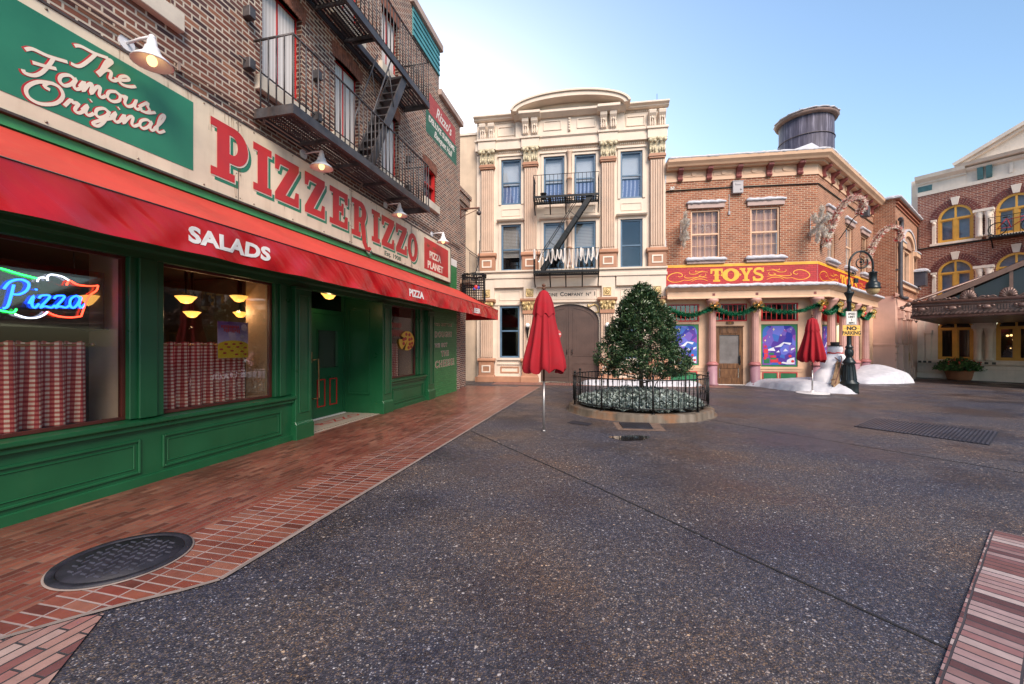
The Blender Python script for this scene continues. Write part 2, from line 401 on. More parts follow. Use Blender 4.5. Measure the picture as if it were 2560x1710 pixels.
# ------------------------------------------------------------ common materials
M={}
BR_DARK=[(.06,.028,.03),(.14,.048,.035),(.25,.085,.05),(.10,.04,.04),(.31,.13,.075)]
M['brick_p']=brick('pizzeria_brick',BR_DARK,(.58,.49,.40),stain=.06,bw=.2,bh=.068,ms=.0115)
M['brick_t']=brick('toy_brick',[(.24,.07,.036),(.35,.11,.052),(.43,.15,.075),(.29,.088,.045)],(.50,.38,.27),bw=.2,bh=.07,stain=.1)
M['brick_r']=brick('right_brick',[(.20,.055,.042),(.31,.095,.062),(.25,.07,.05),(.38,.13,.08)],(.60,.46,.37),bw=.25,bh=.09,stain=.1)
M['green_brick']=brick('painted_green_brick',[(.03,.19,.06),(.04,.24,.075)],(.035,.2,.065),bw=.2,bh=.068,rough=.5,stain=.1,bump=.8)
M['red_brick_paint']=brick('painted_red_brick',[(.42,.018,.022),(.52,.028,.028)],(.36,.016,.02),bw=.2,bh=.07,rough=.5,stain=.05)
M['green']=paint('green_paint',(.010,.098,.036),.34,.10,2.0,.05,60,dirt=.1,dc=(.05,.12,.05))
M['green_lt']=paint('green_fascia_paint',(.06,.36,.12),.4,.15)
M['iron']=paint('weathered_iron',(.075,.072,.078),.5,.35,5,.15,60,metal=.35,dirt=.35,dc=(.14,.075,.045))
M['black']=paint('black_iron',(.012,.012,.013),.38,.2,6,.1,60,metal=.3)
M['red']=paint('red_paint',(.48,.015,.015),.42,.12)
M['white']=paint('white_paint',(.72,.69,.66),.45,.07,3,.06)
M['cream_sign']=paint('sign_cream',(.74,.64,.48),.45,.09,2.2,.05,dirt=.25,dc=(.36,.25,.14))
M['beige']=paint('beige_plaster',(.50,.36,.26),.6,.08)
M['stone_sill']=paint('pale_sill',(.62,.55,.46),.7,.12)
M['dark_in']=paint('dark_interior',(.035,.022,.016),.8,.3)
M['glass']=glass('shop_glass',(.96,.96,.95),.01,.45,.012)
M['snow']=None
def snowmat():
    t=NT('fake_snow'); n=t.noise(6,6); n2=t.noise(60,3)
    t.set(t.ramp(n,(.3,(.42,.43,.48)),(.7,(.57,.57,.62))),.65); t.b.inputs['Subsurface Weight'].default_value=0
    t.bump(t.math('ADD',n,t.math('MULTIPLY',n2,.25)),.5,.03); return t.m
M['snow']=snowmat()
def blindsmat():
    t=NT('white_blind'); x,y,z=t.sep(t.obj()); s=t.math('SINE',t.math('MULTIPLY',x,95)); t.set(t.ramp(s,(.0,(.62,.58,.56)),(.6,(.76,.72,.70))),.7); return t.m
M['blind']=blindsmat()
# ------------------------------------------------------------ ground
def ground():
    t=NT('exposed_aggregate'); x,y,z=t.sep(t.obj())
    vo=t.new('ShaderNodeTexVoronoi'); vo.inputs['Scale'].default_value=104; t.lk(t.obj(),vo.inputs['Vector'])
    vo2=t.new('ShaderNodeTexVoronoi'); vo2.inputs['Scale'].default_value=34; t.lk(t.obj(),vo2.inputs['Vector'])
    cs=t.sep(vo.outputs['Color']); cs2=t.sep(vo2.outputs['Color'])
    peb=t.ramp(cs[0],(.0,(.036,.034,.048)),(.35,(.075,.066,.078)),(.6,(.13,.095,.07)),(.8,(.17,.115,.07)),(.93,(.22,.20,.195)),(1.0,(.42,.40,.38)))
    stone=t.math('LESS_THAN',vo.outputs['Distance'],t.ramp(cs[1],(.0,.36),(1.0,.62)))
    base=t.mix(stone,(.044,.042,.051),peb)
    big=t.math('MULTIPLY',t.math('LESS_THAN',vo2.outputs['Distance'],.3),t.math('GREATER_THAN',cs2[0],.93))
    base=t.mix(big,base,t.ramp(cs2[1],(.0,(.42,.30,.18)),(.5,(.5,.48,.46)),(1.0,(.16,.12,.10))))
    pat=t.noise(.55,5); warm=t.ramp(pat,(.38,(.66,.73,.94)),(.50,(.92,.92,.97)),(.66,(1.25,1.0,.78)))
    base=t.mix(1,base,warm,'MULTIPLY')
    wet=t.ramp(t.noise(.7,6,ro=.65),(.47,0.0),(.58,1.0)); base=t.mix(t.math('MULTIPLY',wet,.55),base,t.mix(1,base,(.55,.55,.6),'MULTIPLY'))
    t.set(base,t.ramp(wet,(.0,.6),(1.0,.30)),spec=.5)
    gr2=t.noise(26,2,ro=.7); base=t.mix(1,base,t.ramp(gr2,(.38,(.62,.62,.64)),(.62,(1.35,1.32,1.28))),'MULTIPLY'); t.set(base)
    t.bump(t.math('SUBTRACT',1,vo.outputs['Distance']),.75,.006); M['road']=t.m
    mb=MB(); xs=[-400,-60,-20]+[i*2 for i in range(-8,30)]+[80,400]; ys=[-60,-10]+[i*2 for i in range(-3,24)]+[70,200,900]
    idx=[[mb.P(a,-b,gz(a,b)) for a in xs] for b in ys]
    for r0,r1 in zip(idx,idx[1:]):
        for i in range(len(xs)-1): mb.F(r0[i],r0[i+1],r1[i+1],r1[i])
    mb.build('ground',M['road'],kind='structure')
    # brick pavement along the pizzeria (own local frame: x along, y inward)
    RC=[(.13,.038,.03),(.22,.06,.042),(.28,.09,.06),(.17,.048,.038),(.31,.13,.09),(.22,.052,.038)]
    pa=brick('pavement_brick',RC,(.22,.125,.10),bw=.2,bh=.066,ms=.006,rough=.33,vec='obj',bump=.5,stain=.7)
    pb=brick('border_brick',RC,(.40,.31,.29),bw=.2,bh=.078,ms=.007,rough=.34,off=0,vec='rot',bump=.6,stain=.5)
    e=MB(); e.flat([(-3.2,-.9),(-3.2,1.66),(12.6,1.66),(12.6,-.9)],.0); 
    def lay(poly,name,mat,z,rot=0):
        mb=MB()
        for p in poly: mb.P(p[0],p[1],z)
        for tr in tessellate_polygon([[Vector((p[0],p[1],0)) for p in poly]]): mb.F(*tr)
        o=mb.build(name,mat,kind='structure'); o.location=FP.w(0,0); o.rotation_euler=(0,0,FP.rot); return o
    lay([(-3.2,-.87),(12.1,-.87),(12.1,1.64),(-3.2,1.64)],'pavement',pa,.006)
    edge=[(-.2,2.44)]+[(-.35,2.32),(-.5,2.16),(-.66,2.02),(-.86,1.86),(-1.2,1.645)]
    lay([(12.3,1.645),(12.3,2.44)]+edge,'pavement_border',pb,.008)
    lay([(-3,2.3),(-3,1.65),(-1.22,1.65),(-.88,1.87),(-.68,2.03),(-.62,2.12),(-1.0,2.42),(-1.6,2.9),(-2.2,3.3),(-3,3.3)],'crosswalk_bricks',brick('worn_brick',[(.13,.05,.05),(.30,.12,.11),(.42,.27,.23),(.22,.07,.06),(.5,.38,.34)],(.05,.045,.05),bw=.25,bh=.072,ms=.006,rough=.6,vec='obj',bump=.9,stain=.1),.010)
    # pale concrete edge line between border and road
    k=MB(); ed=[(12.3,2.44)]+[(12.3-i*.5,2.44) for i in range(1,25)]+edge
    k2=MB()
    ln=MB(); P2=[(p[0],p[1]) for p in ed]
    for a,b in zip(P2,P2[1:]):
        d=Vector((b[0]-a[0],b[1]-a[1])).normalized(); n=Vector((-d.y,d.x))*.016
        ln.quad((a[0]-n.x,a[1]-n.y,.012),(b[0]-n.x,b[1]-n.y,.012),(b[0]+n.x,b[1]+n.y,.012),(a[0]+n.x,a[1]+n.y,.012))
    o=ln.build('pavement_edge',paint('pale_mortar',(.24,.19,.17),.8,.2),kind='structure'); o.location=FP.w(0,0); o.rotation_euler=(0,0,FP.rot)
    # brick strip in front of the firehouse and the toy shop
    mb=MB()
    for a,b in ((.9,9.5),): mb.quad((a,.05,.007),(b,.05,.007),(b,1.15,.007),(a,1.15,.007))
    o=mb.build('forecourt_bricks',brick('forecourt_brick',RC,(.42,.34,.3),bw=.2,bh=.09,ms=.009,rough=.5,off=0,vec='rot',stain=.3),kind='structure'); o.location=FF.w(0,0); o.rotation_euler=(0,0,FF.rot)
    mb=MB()
    mb.quad((6.5,-.8,.009),(12.2,-.8,.009),(12.2,.9,.009),(6.5,.9,.009))
    o=mb.build('corner_bricks',MATS['forecourt_brick'],kind='structure'); o.location=FS.w(0,0,-.09); o.rotation_euler=(0,0,FS.rot)
    # worn brick crossing band at the right
    mb=MB(); mb.quad((-4.2,-.05,.01),(0,-.05,.01),(0,-1.3,.01),(-4.2,-1.3,.01))
    cw=brick('crosswalk_brick',[(.10,.04,.042),(.26,.12,.12),(.38,.27,.27),(.17,.065,.06),(.32,.18,.17),(.44,.35,.34)],(.05,.042,.05),bw=.215,bh=.068,ms=.0055,rough=.7,off=0,vec='rot',bump=1.0,stain=.15)
    # y grows to the right-hand side; -.05 is the left edge
    mb=MB(); mb.v=[(-4.2,0,.012),(0,0,.012),(0,-1.3,.012),(-4.2,-1.3,.012)]; mb.f=[(0,1,2,3)]; mb.sm=[False]
    o=mb.build('crossing_band',cw,kind='structure'); o.location=(3.87,3.36,0); o.rotation_euler=(0,0,math.atan2(1.44,1.89))
    # saw-cut joints in the road
    jt=paint('joint_filler',(.012,.012,.014),.9,.1)
    for i,pl in enumerate(([(-.72,7.25),(.92,4.33),(1.78,2.72),(2.2,1.95),(2.7,1.0)],[(3.6,8.7),(4.0,8.3),(4.62,7.06),(5.98,4.86),(7.4,2.4)],[(1.05,14.6),(1.33,13.81),(1.77,12.68),(2.0,11.9)])):
        mb=MB()
        for a,b in zip(pl,pl[1:]):
            d=Vector((b[0]-a[0],b[1]-a[1])).normalized(); n=Vector((-d.y,d.x))*.009
            for p in (a,b): pass
            v=len(mb.v); mb.v+=[(a[0]-n.x,a[1]-n.y,.004),(b[0]-n.x,b[1]-n.y,.004),(b[0]+n.x,b[1]+n.y,.004),(a[0]+n.x,a[1]+n.y,.004)]; mb.F(v,v+1,v+2,v+3)
        mb.build('road_joint',jt,kind='structure')
ground()
# ------------------------------------------------------------ pizzeria building
def panel(mb,k0,k1,z0,z1,o,w=.025,h=.02):
    frame(k0,k1,z0,z1,w,o,o+h,mb); frame(k0+w*2.2,k1-w*2.2,z0+w*2.2,z1-w*2.2,w*.5,o,o+h*.5,mb)
def curtain(k0,k1,z0,z1,o,rt,waves=7,seed=0):
    rr=random.Random(seed); mb=MB(); n=int((k1-k0)*60); rows=14; g=[]
    ph=[rr.random()*6 for _ in range(4)]; am=[.6+.8*rr.random() for _ in range(40)]
    for j in range(rows+1):
        t=j/rows; z=z0+(z1-z0)*t+(.012*math.sin(55*0) if j<rows else 0)
        row=[]
        for i in range(n+1):
            u=i/n; k=k0+(k1-k0)*u; w=2*math.pi*u*(k1-k0)*waves+ph[0]
            a=.048*am[int(u*(k1-k0)*waves)%40]*(1-.35*t)+.006*math.sin(w*3.1)*t
            zz=z+(.010*math.sin(w*2) if j==rows else 0)
            row.append(mb.P(k+.012*math.sin(w*.5+ph[1])*(1-t),o+a*math.sin(w+ph[2]*.1*t),zz))
        g.append(row)
    for a,b in zip(g,g[1:]):
        for i in range(n): mb.F(a[i],a[i+1],b[i+1],b[i],sm=True)
    mb.build('cloth',M['gingham'],rt,rec=False)
    r=MB(); r.tube([(k0-.06,o,z1-.03),(k1+.05,o,z1-.03)],.009); r.ball((k1+.06,o,z1-.03),.018); r.build('rod',M['brass'],rt)
def gingham():
    t=NT('gingham_cloth'); x,y,z=t.sep(t.obj())
    a=t.math('GREATER_THAN',t.math('FRACT',t.math('MULTIPLY',x,24)),.5); b=t.math('GREATER_THAN',t.math('FRACT',t.math('MULTIPLY',z,24)),.5)
    s=t.math('MULTIPLY',t.math('ADD',a,b),.5); t.set(t.ramp(s,(.0,(.78,.60,.48)),(.5,(.50,.12,.10)),(1.0,(.30,.015,.022))),.85); return t.m
M['gingham']=gingham()
M['brass']=paint('aged_brass',(.42,.27,.12),.35,.2,8,.05,metal=.8)
pz=root('pizzeria_building',FP,'brown brick pizzeria with green timber shop front, beside the herringbone pavement','building')
K0=-1.6
WN=[(1.03-1.6*1,1.83-1.6),( .62,1.42),(2.63,3.42),(4.25,5.0),(5.83,6.58)]
WN=[(.6,1.36),(2.63,3.42),(4.25,5.02),(5.83,6.58)]
holes=[(a,b,5.3,6.78) for a,b in WN]+[(a,b,7.62,9.0) for a,b in WN[1:]]+[(7.97,8.72,5.45,6.38)]
mb=MB(); mb.wall(K0,7.26,3.3,11.2,holes,0,.13); mb.wall(7.26,8.95,3.3,10.05,holes,0,.13); mb.wall(8.95,10.69,3.3,8.75,holes,0,.13)
mb.wall(8.47,10.45,3.3,3.35,[],.003,0)
mb.quad((10.69,0,0),(10.69,0,8.75),(10.69,-4,8.75),(10.69,-4,0)); mb.quad((8.95,0,8.75),(8.95,0,10.05),(8.95,-4,10.05),(8.95,-4,8.75)); mb.quad((7.26,0,10.05),(7.26,0,11.2),(7.26,-4,11.2),(7.26,-4,10.05))
mb.quad((K0,-.5,11.2),(K0,-4,11.2),(10.7,-4,11.2),(10.7,-4,0)) if 0 else None
mb.quad((K0,-4,0),(10.69,-4,0),(10.69,-4,11.2),(K0,-4,11.2)); mb.quad((K0,0,3.3),(K0,0,11.2),(K0,-4,11.2),(K0,-4,3.3))
mb.quad((K0,0,11.2),(7.26,0,11.2),(7.26,-4,11.2),(K0,-4,11.2)); mb.quad((7.26,0,10.05),(8.95,0,10.05),(8.95,-4,10.05),(7.26,-4,10.05)); mb.quad((8.95,0,8.75),(10.69,0,8.75),(10.69,-4,8.75),(8.95,-4,8.75))
mb.wall(10.36,10.69,0,3.3,[],-.0,0)
mb.build('brick_wall',M['brick_p'],pz)
# flat brick arches over the openings
mb=MB()
for h in holes:
    kc=(h[0]+h[1])/2; n=13; w=(h[1]-h[0])
    for i in range(n):
        t=(i+.5)/n-.5; x=kc+t*(w+.14); lean=t*.32
        z0=h[3]-.07+.09*(1-4*t*t)*.5; hh=.27
        a=w*1.16/n*.43
        mb.ext([(x-a,z0),(x+a,z0),(x+a+lean*hh+.004,z0+hh),(x-a+lean*hh-.004,z0+hh)],-.01,.006+.002*(i%2))
mb.parts('brick_arch',paint('arch_brick',(.22,.085,.055),.85,.35,9,.3),pz)
for h in holes:
    red=h[3]<6.5; fm=MB(); 
    frame(h[0],h[1],h[2],h[3],.02 if not red else .06,-.12,-.105 if not red else -.03,fm)
    kc=(h[0]+h[1])/2; fm.box(kc-.011,kc+.011,-.12,-.108,h[2]+.03,h[3]-.03)
    if red: fm.box(h[0]+.06,h[1]-.06,-.12,-.04,(h[2]+h[3])/2-.02,(h[2]+h[3])/2+.02)
    w=fm.build('window',M['red'],pz)
    g=MB(); g.box(h[0]+.03,h[1]-.03,-.128,-.124,h[2]+.03,h[3]-.03)
    if red: g.build('pane',glass('tinted_pane',(.25,.28,.33),.02,1.1,.1),w)
    else: g.build('blind',M['blind'],w)
    s=MB(); s.box(h[0]-.13,h[1]+.09,-.1,.09,h[2]-.21,h[2]); s.build('sill',M['stone_sill'],pz,.008)
mb=MB(); mb.box(7.15,9.05,-.25,.1,10.05,10.24); mb.box(8.9,10.79,-.25,.1,8.75,8.93); mb.box(K0,7.3,-.25,.1,11.2,11.35)
mb.build('coping',paint('coping_stone',(.40,.30,.26),.8,.15,3,.15),pz,.01)
mb=MB()
for i in range(5): mb.extk([(.0,9.3+i*.15),(.045,9.3+i*.15),(.02,9.45+i*.15),(0,9.45+i*.15)],7.27,8.94)
mb.build('teal_boards',paint('teal_boarding',(.07,.27,.30),.5,.12),pz)
mb=MB(); mb.box(8.28,10.25,0,.004,7.9,8.45); mb.build('painted_red_sign',brick('faded_red_wall',[(.42,.06,.07),(.5,.1,.1)],(.42,.09,.09),bw=.2,bh=.068,stain=.2),pz)
mb=MB(); mb.box(8.06,10.36,0,.004,7.28,7.897); mb.build('painted_green_sign',brick('faded_green_wall',[(.03,.13,.09),(.05,.17,.12)],(.05,.16,.12),bw=.2,bh=.068,stain=.2),pz)
wp=paint('sign_white',(.70,.66,.62),.6,.1)
mb=MB()
xs=8.62
text("Rizzo's",wp,pz,9.3,.005,8.02,.44,bold=.006,sx=.95,shear=.35)
text("DELUXE SUPREME",wp,pz,9.2,.005,7.66,.22,bold=.006,sx=1.1)
text("Banquet Hall",wp,pz,9.25,.005,7.39,.27,bold=.004,sx=.95,shear=.4)
# green shop front
gm=M['green']; mb=MB()
mb.box(K0,3.22,-.14,0,0,.6); mb.box(6.13,8.1,-.14,0,0,.6)
mb.box(K0,3.22,-.02,.03,0,.10); mb.box(6.13,8.08,-.02,.03,0,.10)
mb.extk([(-.14,.6),(.05,.6),(.05,.64),(.085,.66),(.085,.70),(-.14,.72)],K0,3.215); mb.extk([(-.14,.6),(.05,.6),(.05,.64),(.085,.66),(.085,.70),(-.14,.72)],6.14,7.98)
for a,b in ((-1.1,1.04),(1.26,2.98),(6.28,7.88)): panel(mb,a,b,.14,.5,0)
mb.box(.95,1.29,-.14,-.01,.72,2.42); mb.box(1.02,1.20,-.01,.025,.72,2.42); mb.box(2.88,3.22,-.14,-.012,.72,2.42); mb.box(2.95,3.06,-.012,.018,.72,2.42)
mb.box(7.58,8.1,-.14,-.012,.72,2.42); mb.box(7.68,7.8,-.012,.018,.72,2.42); mb.box(K0,-.9,-.14,-.01,.72,2.42)
mb.extk([(-.14,2.42),(.0,2.42),(.0,2.5),(.03,2.52),(.03,2.58),(.06,2.6),(.06,2.68),(.02,2.7),(.02,3.3),(-.14,3.3)],K0,8.48)
mb.build('shop_front',gm,pz,.006)
for a,b in ((-.9,.95),(1.29,2.88),(6.15,7.58)):
    f=MB(); frame(a,b,.72,2.42,.03,-.125,-.07,f); w=f.build('shop_window',M['red'] if 0 else paint('window_bead',(.09,.018,.012),.4,.2),pz)
    g=MB(); g.box(a+.03,b-.03,-.102,-.096,.75,2.39); g.build('pane',M['glass'],w)
for a,b in ((3.2,3.56),(5.76,6.15),(8.06,8.47)):
    mb=MB(); mb.box(a,b,-.14,.07,.27,2.41); mb.box(a-.02,b+.02,-.14,.10,0,.24); mb.extk([(-.14,.24),(.1,.24),(.07,.29),(-.14,.29)],a-.012,b+.012)
    frame(a+.06,b-.06,.42,2.3,.022,.07,.085,mb); mb.box(a-.015,b+.015,-.14,.09,2.38,2.419)
    mb.build('pilaster',gm,pz,.006)
mb=MB(); # recess
mb.quad((3.57,-.13,0),(3.57,-.87,0),(3.57,-.87,2.75),(3.57,-.13,2.75)); mb.quad((5.755,-.13,0),(5.755,-.87,0),(5.755,-.87,2.75),(5.755,-.13,2.75))
mb.quad((3.57,-.1,2.75),(5.755,-.1,2.75),(5.755,-.87,2.75),(3.57,-.87,2.75))
mb.box(3.57,4.48,-.95,-.87,0,2.75); mb.box(5.70,5.755,-.95,-.85,0,2.75); mb.box(4.48,5.70,-.95,-.86,2.13,2.22); mb.box(4.48,4.56,-.95,-.84,0,2.75); mb.box(4.56,5.7,-.95,-.87,2.6,2.75)
# framed panel on the right-hand return wall
for (o0,o1,z0,z1) in ((-.77,-.74,.42,2.3),(-.27,-.24,.42,2.3),(-.74,-.27,.42,.45),(-.74,-.27,2.27,2.3)): mb.box(5.73,5.754,o0,o1,z0,z1)
mb.build('door_recess',gm,pz)
mb=MB(); mb.box(4.56,5.7,-.92,-.915,2.22,2.6); mb.build('transom_pane',glass('dark_pane',(.3,.22,.16),.02,1,.06),pz)
d=MB(); d.wall(4.565,5.695,.02,2.125,[(4.88,5.5,1.02,1.8)],-.865,.05); d.quad((4.565,-.91,.02),(5.695,-.91,.02),(5.695,-.91,1.0),(4.565,-.91,1.0)); d.box(4.565,5.695,-.905,-.866,2.02,2.12)
frame(4.86,5.52,1.0,1.82,.025,-.865,-.85,d); dr=d.build('door',gm,pz)
d=MB(); frame(4.86,5.1,.24,.80,.022,-.865,-.852,d); frame(5.24,5.48,.24,.80,.022,-.865,-.852,d); d.build('panel_trim',M['red'],dr)
d=MB(); d.box(4.88,5.5,-.9,-.895,1.02,1.8); d.build('pane',M['glass'],dr)
d=MB(); d.box(4.66,4.71,-.864,-.85,1.15,1.36); d.tube([(4.685,-.85,1.2),(4.685,-.80,1.2),(4.80,-.78,1.22),(4.82,-.78,.45),(4.72,-.8,.44),(4.71,-.85,.44)],.013); d.build('handle',M['brass'],dr)
mb=MB(); mb.box(8.47,10.36,-.25,.008,0,4.0); mb.build('green_brick_wall',M['green_brick'],pz); mb=MB(); mb.box(K0,8.47,0,.05,3.29,3.375); mb.build('fascia_strip',M['green_lt'],pz)
mb=MB(); mb.box(8.47,10.36,0,.010,4.0,4.22); mb.build('white_band',M['white'],pz)
# graffiti lettering on the green brick
gr=paint('graffiti_red',(.13,.015,.012),.6,.2); gw=paint('graffiti_cream',(.85,.72,.55),.6,.1)
for body,k,z,s,sx in (('YOU GOT THE',9.27,2.06,.115,1.5),('DOUGH?',9.28,1.74,.21,1.35),('WE GOT',9.1,1.44,.15,1.35),('THE',9.38,1.17,.215,1.35),('CHEESE!',9.4,.86,.27,1.3)):
    text(body,gw,pz,k,.010,z,s,bold=.010 if s>.12 else .004,sx=sx,sp=1.2,rot=.03); text(body,gr,pz,k,.013,z,s,bold=-.001,sx=sx,sp=1.2,rot=.03)
# interior: side reveals, dark room
mb=MB(); 
for a,b in ((-.95,.95),(1.25,2.9),(6.12,7.6)):
    mb.quad((b,-.14,.0),(b-.04,-.52,.0),(b-.04,-.52,3.2),(b,-.14,3.2)); mb.quad((a,-.14,.0),(a+.05,-.45,.0),(a+.05,-.45,3.2),(a,-.14,3.2))
mb.build('window_reveals',M['beige'],pz)
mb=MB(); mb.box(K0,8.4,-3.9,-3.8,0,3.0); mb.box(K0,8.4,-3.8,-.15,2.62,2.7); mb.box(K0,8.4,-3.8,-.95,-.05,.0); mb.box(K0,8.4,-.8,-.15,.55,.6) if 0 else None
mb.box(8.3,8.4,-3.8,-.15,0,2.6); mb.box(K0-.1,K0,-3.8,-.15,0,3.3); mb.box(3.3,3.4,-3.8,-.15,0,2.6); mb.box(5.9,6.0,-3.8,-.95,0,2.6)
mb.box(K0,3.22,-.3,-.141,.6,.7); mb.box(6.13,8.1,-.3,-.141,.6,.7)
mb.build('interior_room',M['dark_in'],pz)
# mosaic doorstep
t=NT('mosaic_tile'); vo=t.new('ShaderNodeTexVoronoi'); vo.inputs['Scale'].default_value=70; t.lk(t.obj(),vo.inputs['Vector'])
x,y,z=t.sep(t.obj()); line=t.math('LESS_THAN',t.math('ABSOLUTE',t.math('SUBTRACT',y,.07)),.014); line2=t.math('LESS_THAN',t.math('ABSOLUTE',t.math('SUBTRACT',y,.74)),.014)
dash=t.math('GREATER_THAN',t.math('FRACT',t.math('MULTIPLY',x,13)),.5); f=t.math('MULTIPLY',t.math('ADD',line,line2),dash)
t.set(t.mix(f,t.ramp(vo.outputs['Distance'],(.0,(.60,.52,.42)),(.6,(.42,.35,.28))),(.09,.07,.06)),.4)
mb=MB(); mb.box(3.58,5.75,-.865,.0,-.02,.014); ms=mb.build('doorstep',t.m,pz)
tx=text('RIZZO',M['red'],ms,4.95,.0145,.32,.30,bold=0,sx=1.45,depth=.0005); tx.rotation_euler=(R(-90),0,0)
mb=MB(); mb.box(4.56,5.7,-.865,-.80,.014,.03); mb.build('threshold',M['white'],ms)
# conduit pipes above the sign
mb=MB(); mb.tube([(K0,.035,4.72),(10.6,.035,4.72)],.013,6); mb.tube([(K0,.03,4.66),(10.6,.03,4.66)],.009,6)
for i in range(9): mb.box(.2+i*1.2,.23+i*1.2,0,.05,4.64,4.74)
mb.build('conduit',M['brick_p'] if 0 else paint('painted_conduit',(.30,.22,.18),.6,.2),pz)
# stub of the rear wing beyond the pizzeria
rw=root('rear_brick_wing',FP,'narrow strip of dark brick wall with corbelled cap, between pizzeria and cream side wall','building',10.70,-.2)
mb=MB(); mb.box(0,1.1,-2,.0,0,6.3); mb.build('brick_wall',M['brick_p'],rw)
mb=MB(); mb.box(-.005,1.25,-2,.12,6.45,6.7); mb.box(-.005,1.18,-2,.06,6.302,6.448); mb.box(-.005,1.32,-2,.16,6.702,6.84); mb.build('cap',M['brick_p'],rw)
# ------------------------------------------------------------ awning
aw=root('awning',FP,'long red fabric awning printed SALADS, PIZZA and BEER over the green shop front','awning')
def awnmat():
    t=NT('awning_fabric'); n=t.noise(2.5,4); X_=t.sep(t.obj()); w=t.noise(1,2,vec=t.comb(t.math('ADD',t.math('MULTIPLY',X_[0],3.4),t.math('MULTIPLY',X_[2],4)),t.math('MULTIPLY',X_[1],1.5),t.math('MULTIPLY',X_[2],1.6)),ro=.35)
    t.set(t.ramp(n,(.3,(.40,.006,.012)),(.7,(.52,.012,.016))),t.ramp(w,(.35,.20),(.7,.34)),spec=.5); t.bump(w,.75,.09); return t.m
M['awning']=awnmat()
M['awn_top']=paint('skylit_awning_top',(.52,.045,.030),.6,.12,1.2,.1,90,dirt=.3,dc=(.62,.12,.06))  # same red canvas as the valance; sky light on the slope painted in
AZ0,AZ1,AO=3.28,2.67,1.15; KE=11.25
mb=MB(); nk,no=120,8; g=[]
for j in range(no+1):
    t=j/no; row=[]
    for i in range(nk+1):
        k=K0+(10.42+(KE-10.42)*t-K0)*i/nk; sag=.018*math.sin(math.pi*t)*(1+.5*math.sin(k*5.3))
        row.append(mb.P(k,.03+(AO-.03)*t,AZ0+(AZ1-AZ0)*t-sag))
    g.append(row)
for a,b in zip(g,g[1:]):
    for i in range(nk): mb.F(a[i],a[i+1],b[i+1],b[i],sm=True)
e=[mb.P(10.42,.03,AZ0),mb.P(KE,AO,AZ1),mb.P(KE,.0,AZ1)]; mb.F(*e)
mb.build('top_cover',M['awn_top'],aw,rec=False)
def vo(k,z):
    w=.020*math.sin(k*5.1+z*7)+.011*math.sin(k*10.7+1-z*9)+.014*math.sin(k*2.3+z*9); t=(AZ1-z)/.335
    return AO+.004+t*(w+.012)
mb=MB(); n=330; nz=7; g=[]
for j in range(nz+1): g.append([mb.P(K0+(KE-K0)*i/n,vo(K0+(KE-K0)*i/n,AZ1-.335*j/nz),AZ1+.005-.34*j/nz) for i in range(n+1)])
for a,b in zip(g,g[1:]):
    for i in range(n): mb.F(a[i],a[i+1],b[i+1],b[i],sm=True)
top=[];mid=[];bot=[]
a=[mb.P(KE,AO,AZ1),mb.P(KE,0,AZ1),mb.P(KE,0,AZ1-.33),mb.P(KE,AO,AZ1-.33)]; mb.F(*a)
mb.build('valance',M['awning'],aw,rec=False)
mb=MB(); mb.tube([(K0,AO-.03,AZ1-.02),(KE-.02,AO-.03,AZ1-.02),(KE-.02,.02,AZ1-.02)],.014,6)
for i in range(9): k=K0+.4+i*1.45; mb.tube([(k,.02,AZ0-.03),(k,AO-.03,AZ1-.03),(k,.02,AZ1-.06)],.012,5)
mb.build('frame',M['black'],aw)
mb=MB(); mb.tube([(K0,AO+.006,AZ1+.006),(KE,AO+.006,AZ1+.006)],.006,5); mb.build('piping',M['black'],aw)
wt=paint('print_white',(.74,.72,.70),.5,.05)
for tt in (text('SALADS',wt,aw,1.08,0,2.435,.195,bold=.009,sx=1.28,sp=1.06,depth=.0005),text('PIZZA',wt,aw,5.14,0,2.43,.185,bold=.008,sx=1.15,sp=1.04,depth=.0005),text('BEER',wt,aw,8.95,0,2.41,.18,bold=.008,sx=1.15,sp=1.02,depth=.0005)):
    for v in tt.data.vertices: v.co.y=-(vo(v.co.x,v.co.z)+.005-v.co.y)
text('PASTA',wt,aw,-1.15,AO+.028,2.43,.19,bold=.011,sx=1.2) if 0 else None
# ------------------------------------------------------------ sign board
sg=root('sign_board',FP,'long rusty cream fascia sign above the awning reading THE FAMOUS ORIGINAL PIZZERIZZO EST. 1908','sign')
SO=.085; SZ0,SZ1=3.40,4.45
mb=MB(); mb.box(K0,9.62,.012,SO,SZ0,SZ1); mb.build('board',M['cream_sign'],sg,.004)
mb=MB(); frame(K0,9.64,SZ0-.02,SZ1+.02,.022,.012,SO+.012,mb)
for k in (2.15,4.60,7.06): mb.box(k,k+.008,SO,SO+.003,SZ0+.01,SZ1-.01)
mb.build('edge_trim',paint('rusty_trim',(.07,.055,.05),.6,.4,8,.2),sg)
mb=MB()
for k in [K0+.4+i*.72 for i in range(16)]:
    for z in (SZ0+.035,SZ1-.035): mb.ball((k,SO,z),.012,8)
for k in (2.15,4.60,7.06):
    for z in (SZ0+.04,SZ0+.35,SZ1-.3,SZ1-.04): mb.ball((k-.025,SO,z),.009,6); mb.ball((k+.033,SO,z),.009,6)
mb.build('bolts',paint('bolt_steel',(.3,.25,.2),.4,.3,metal=.6),sg)
rust=MB(); rr=random.Random(3)
M['rust']=paint('rust_streak',(.30,.17,.08),.7,.3)
t=NT('rust_stain'); tr=t.new('ShaderNodeBsdfTransparent'); di=t.new('ShaderNodeBsdfDiffuse'); di.inputs[0].default_value=(.2,.10,.04,1); mx=t.new('ShaderNodeMixShader')
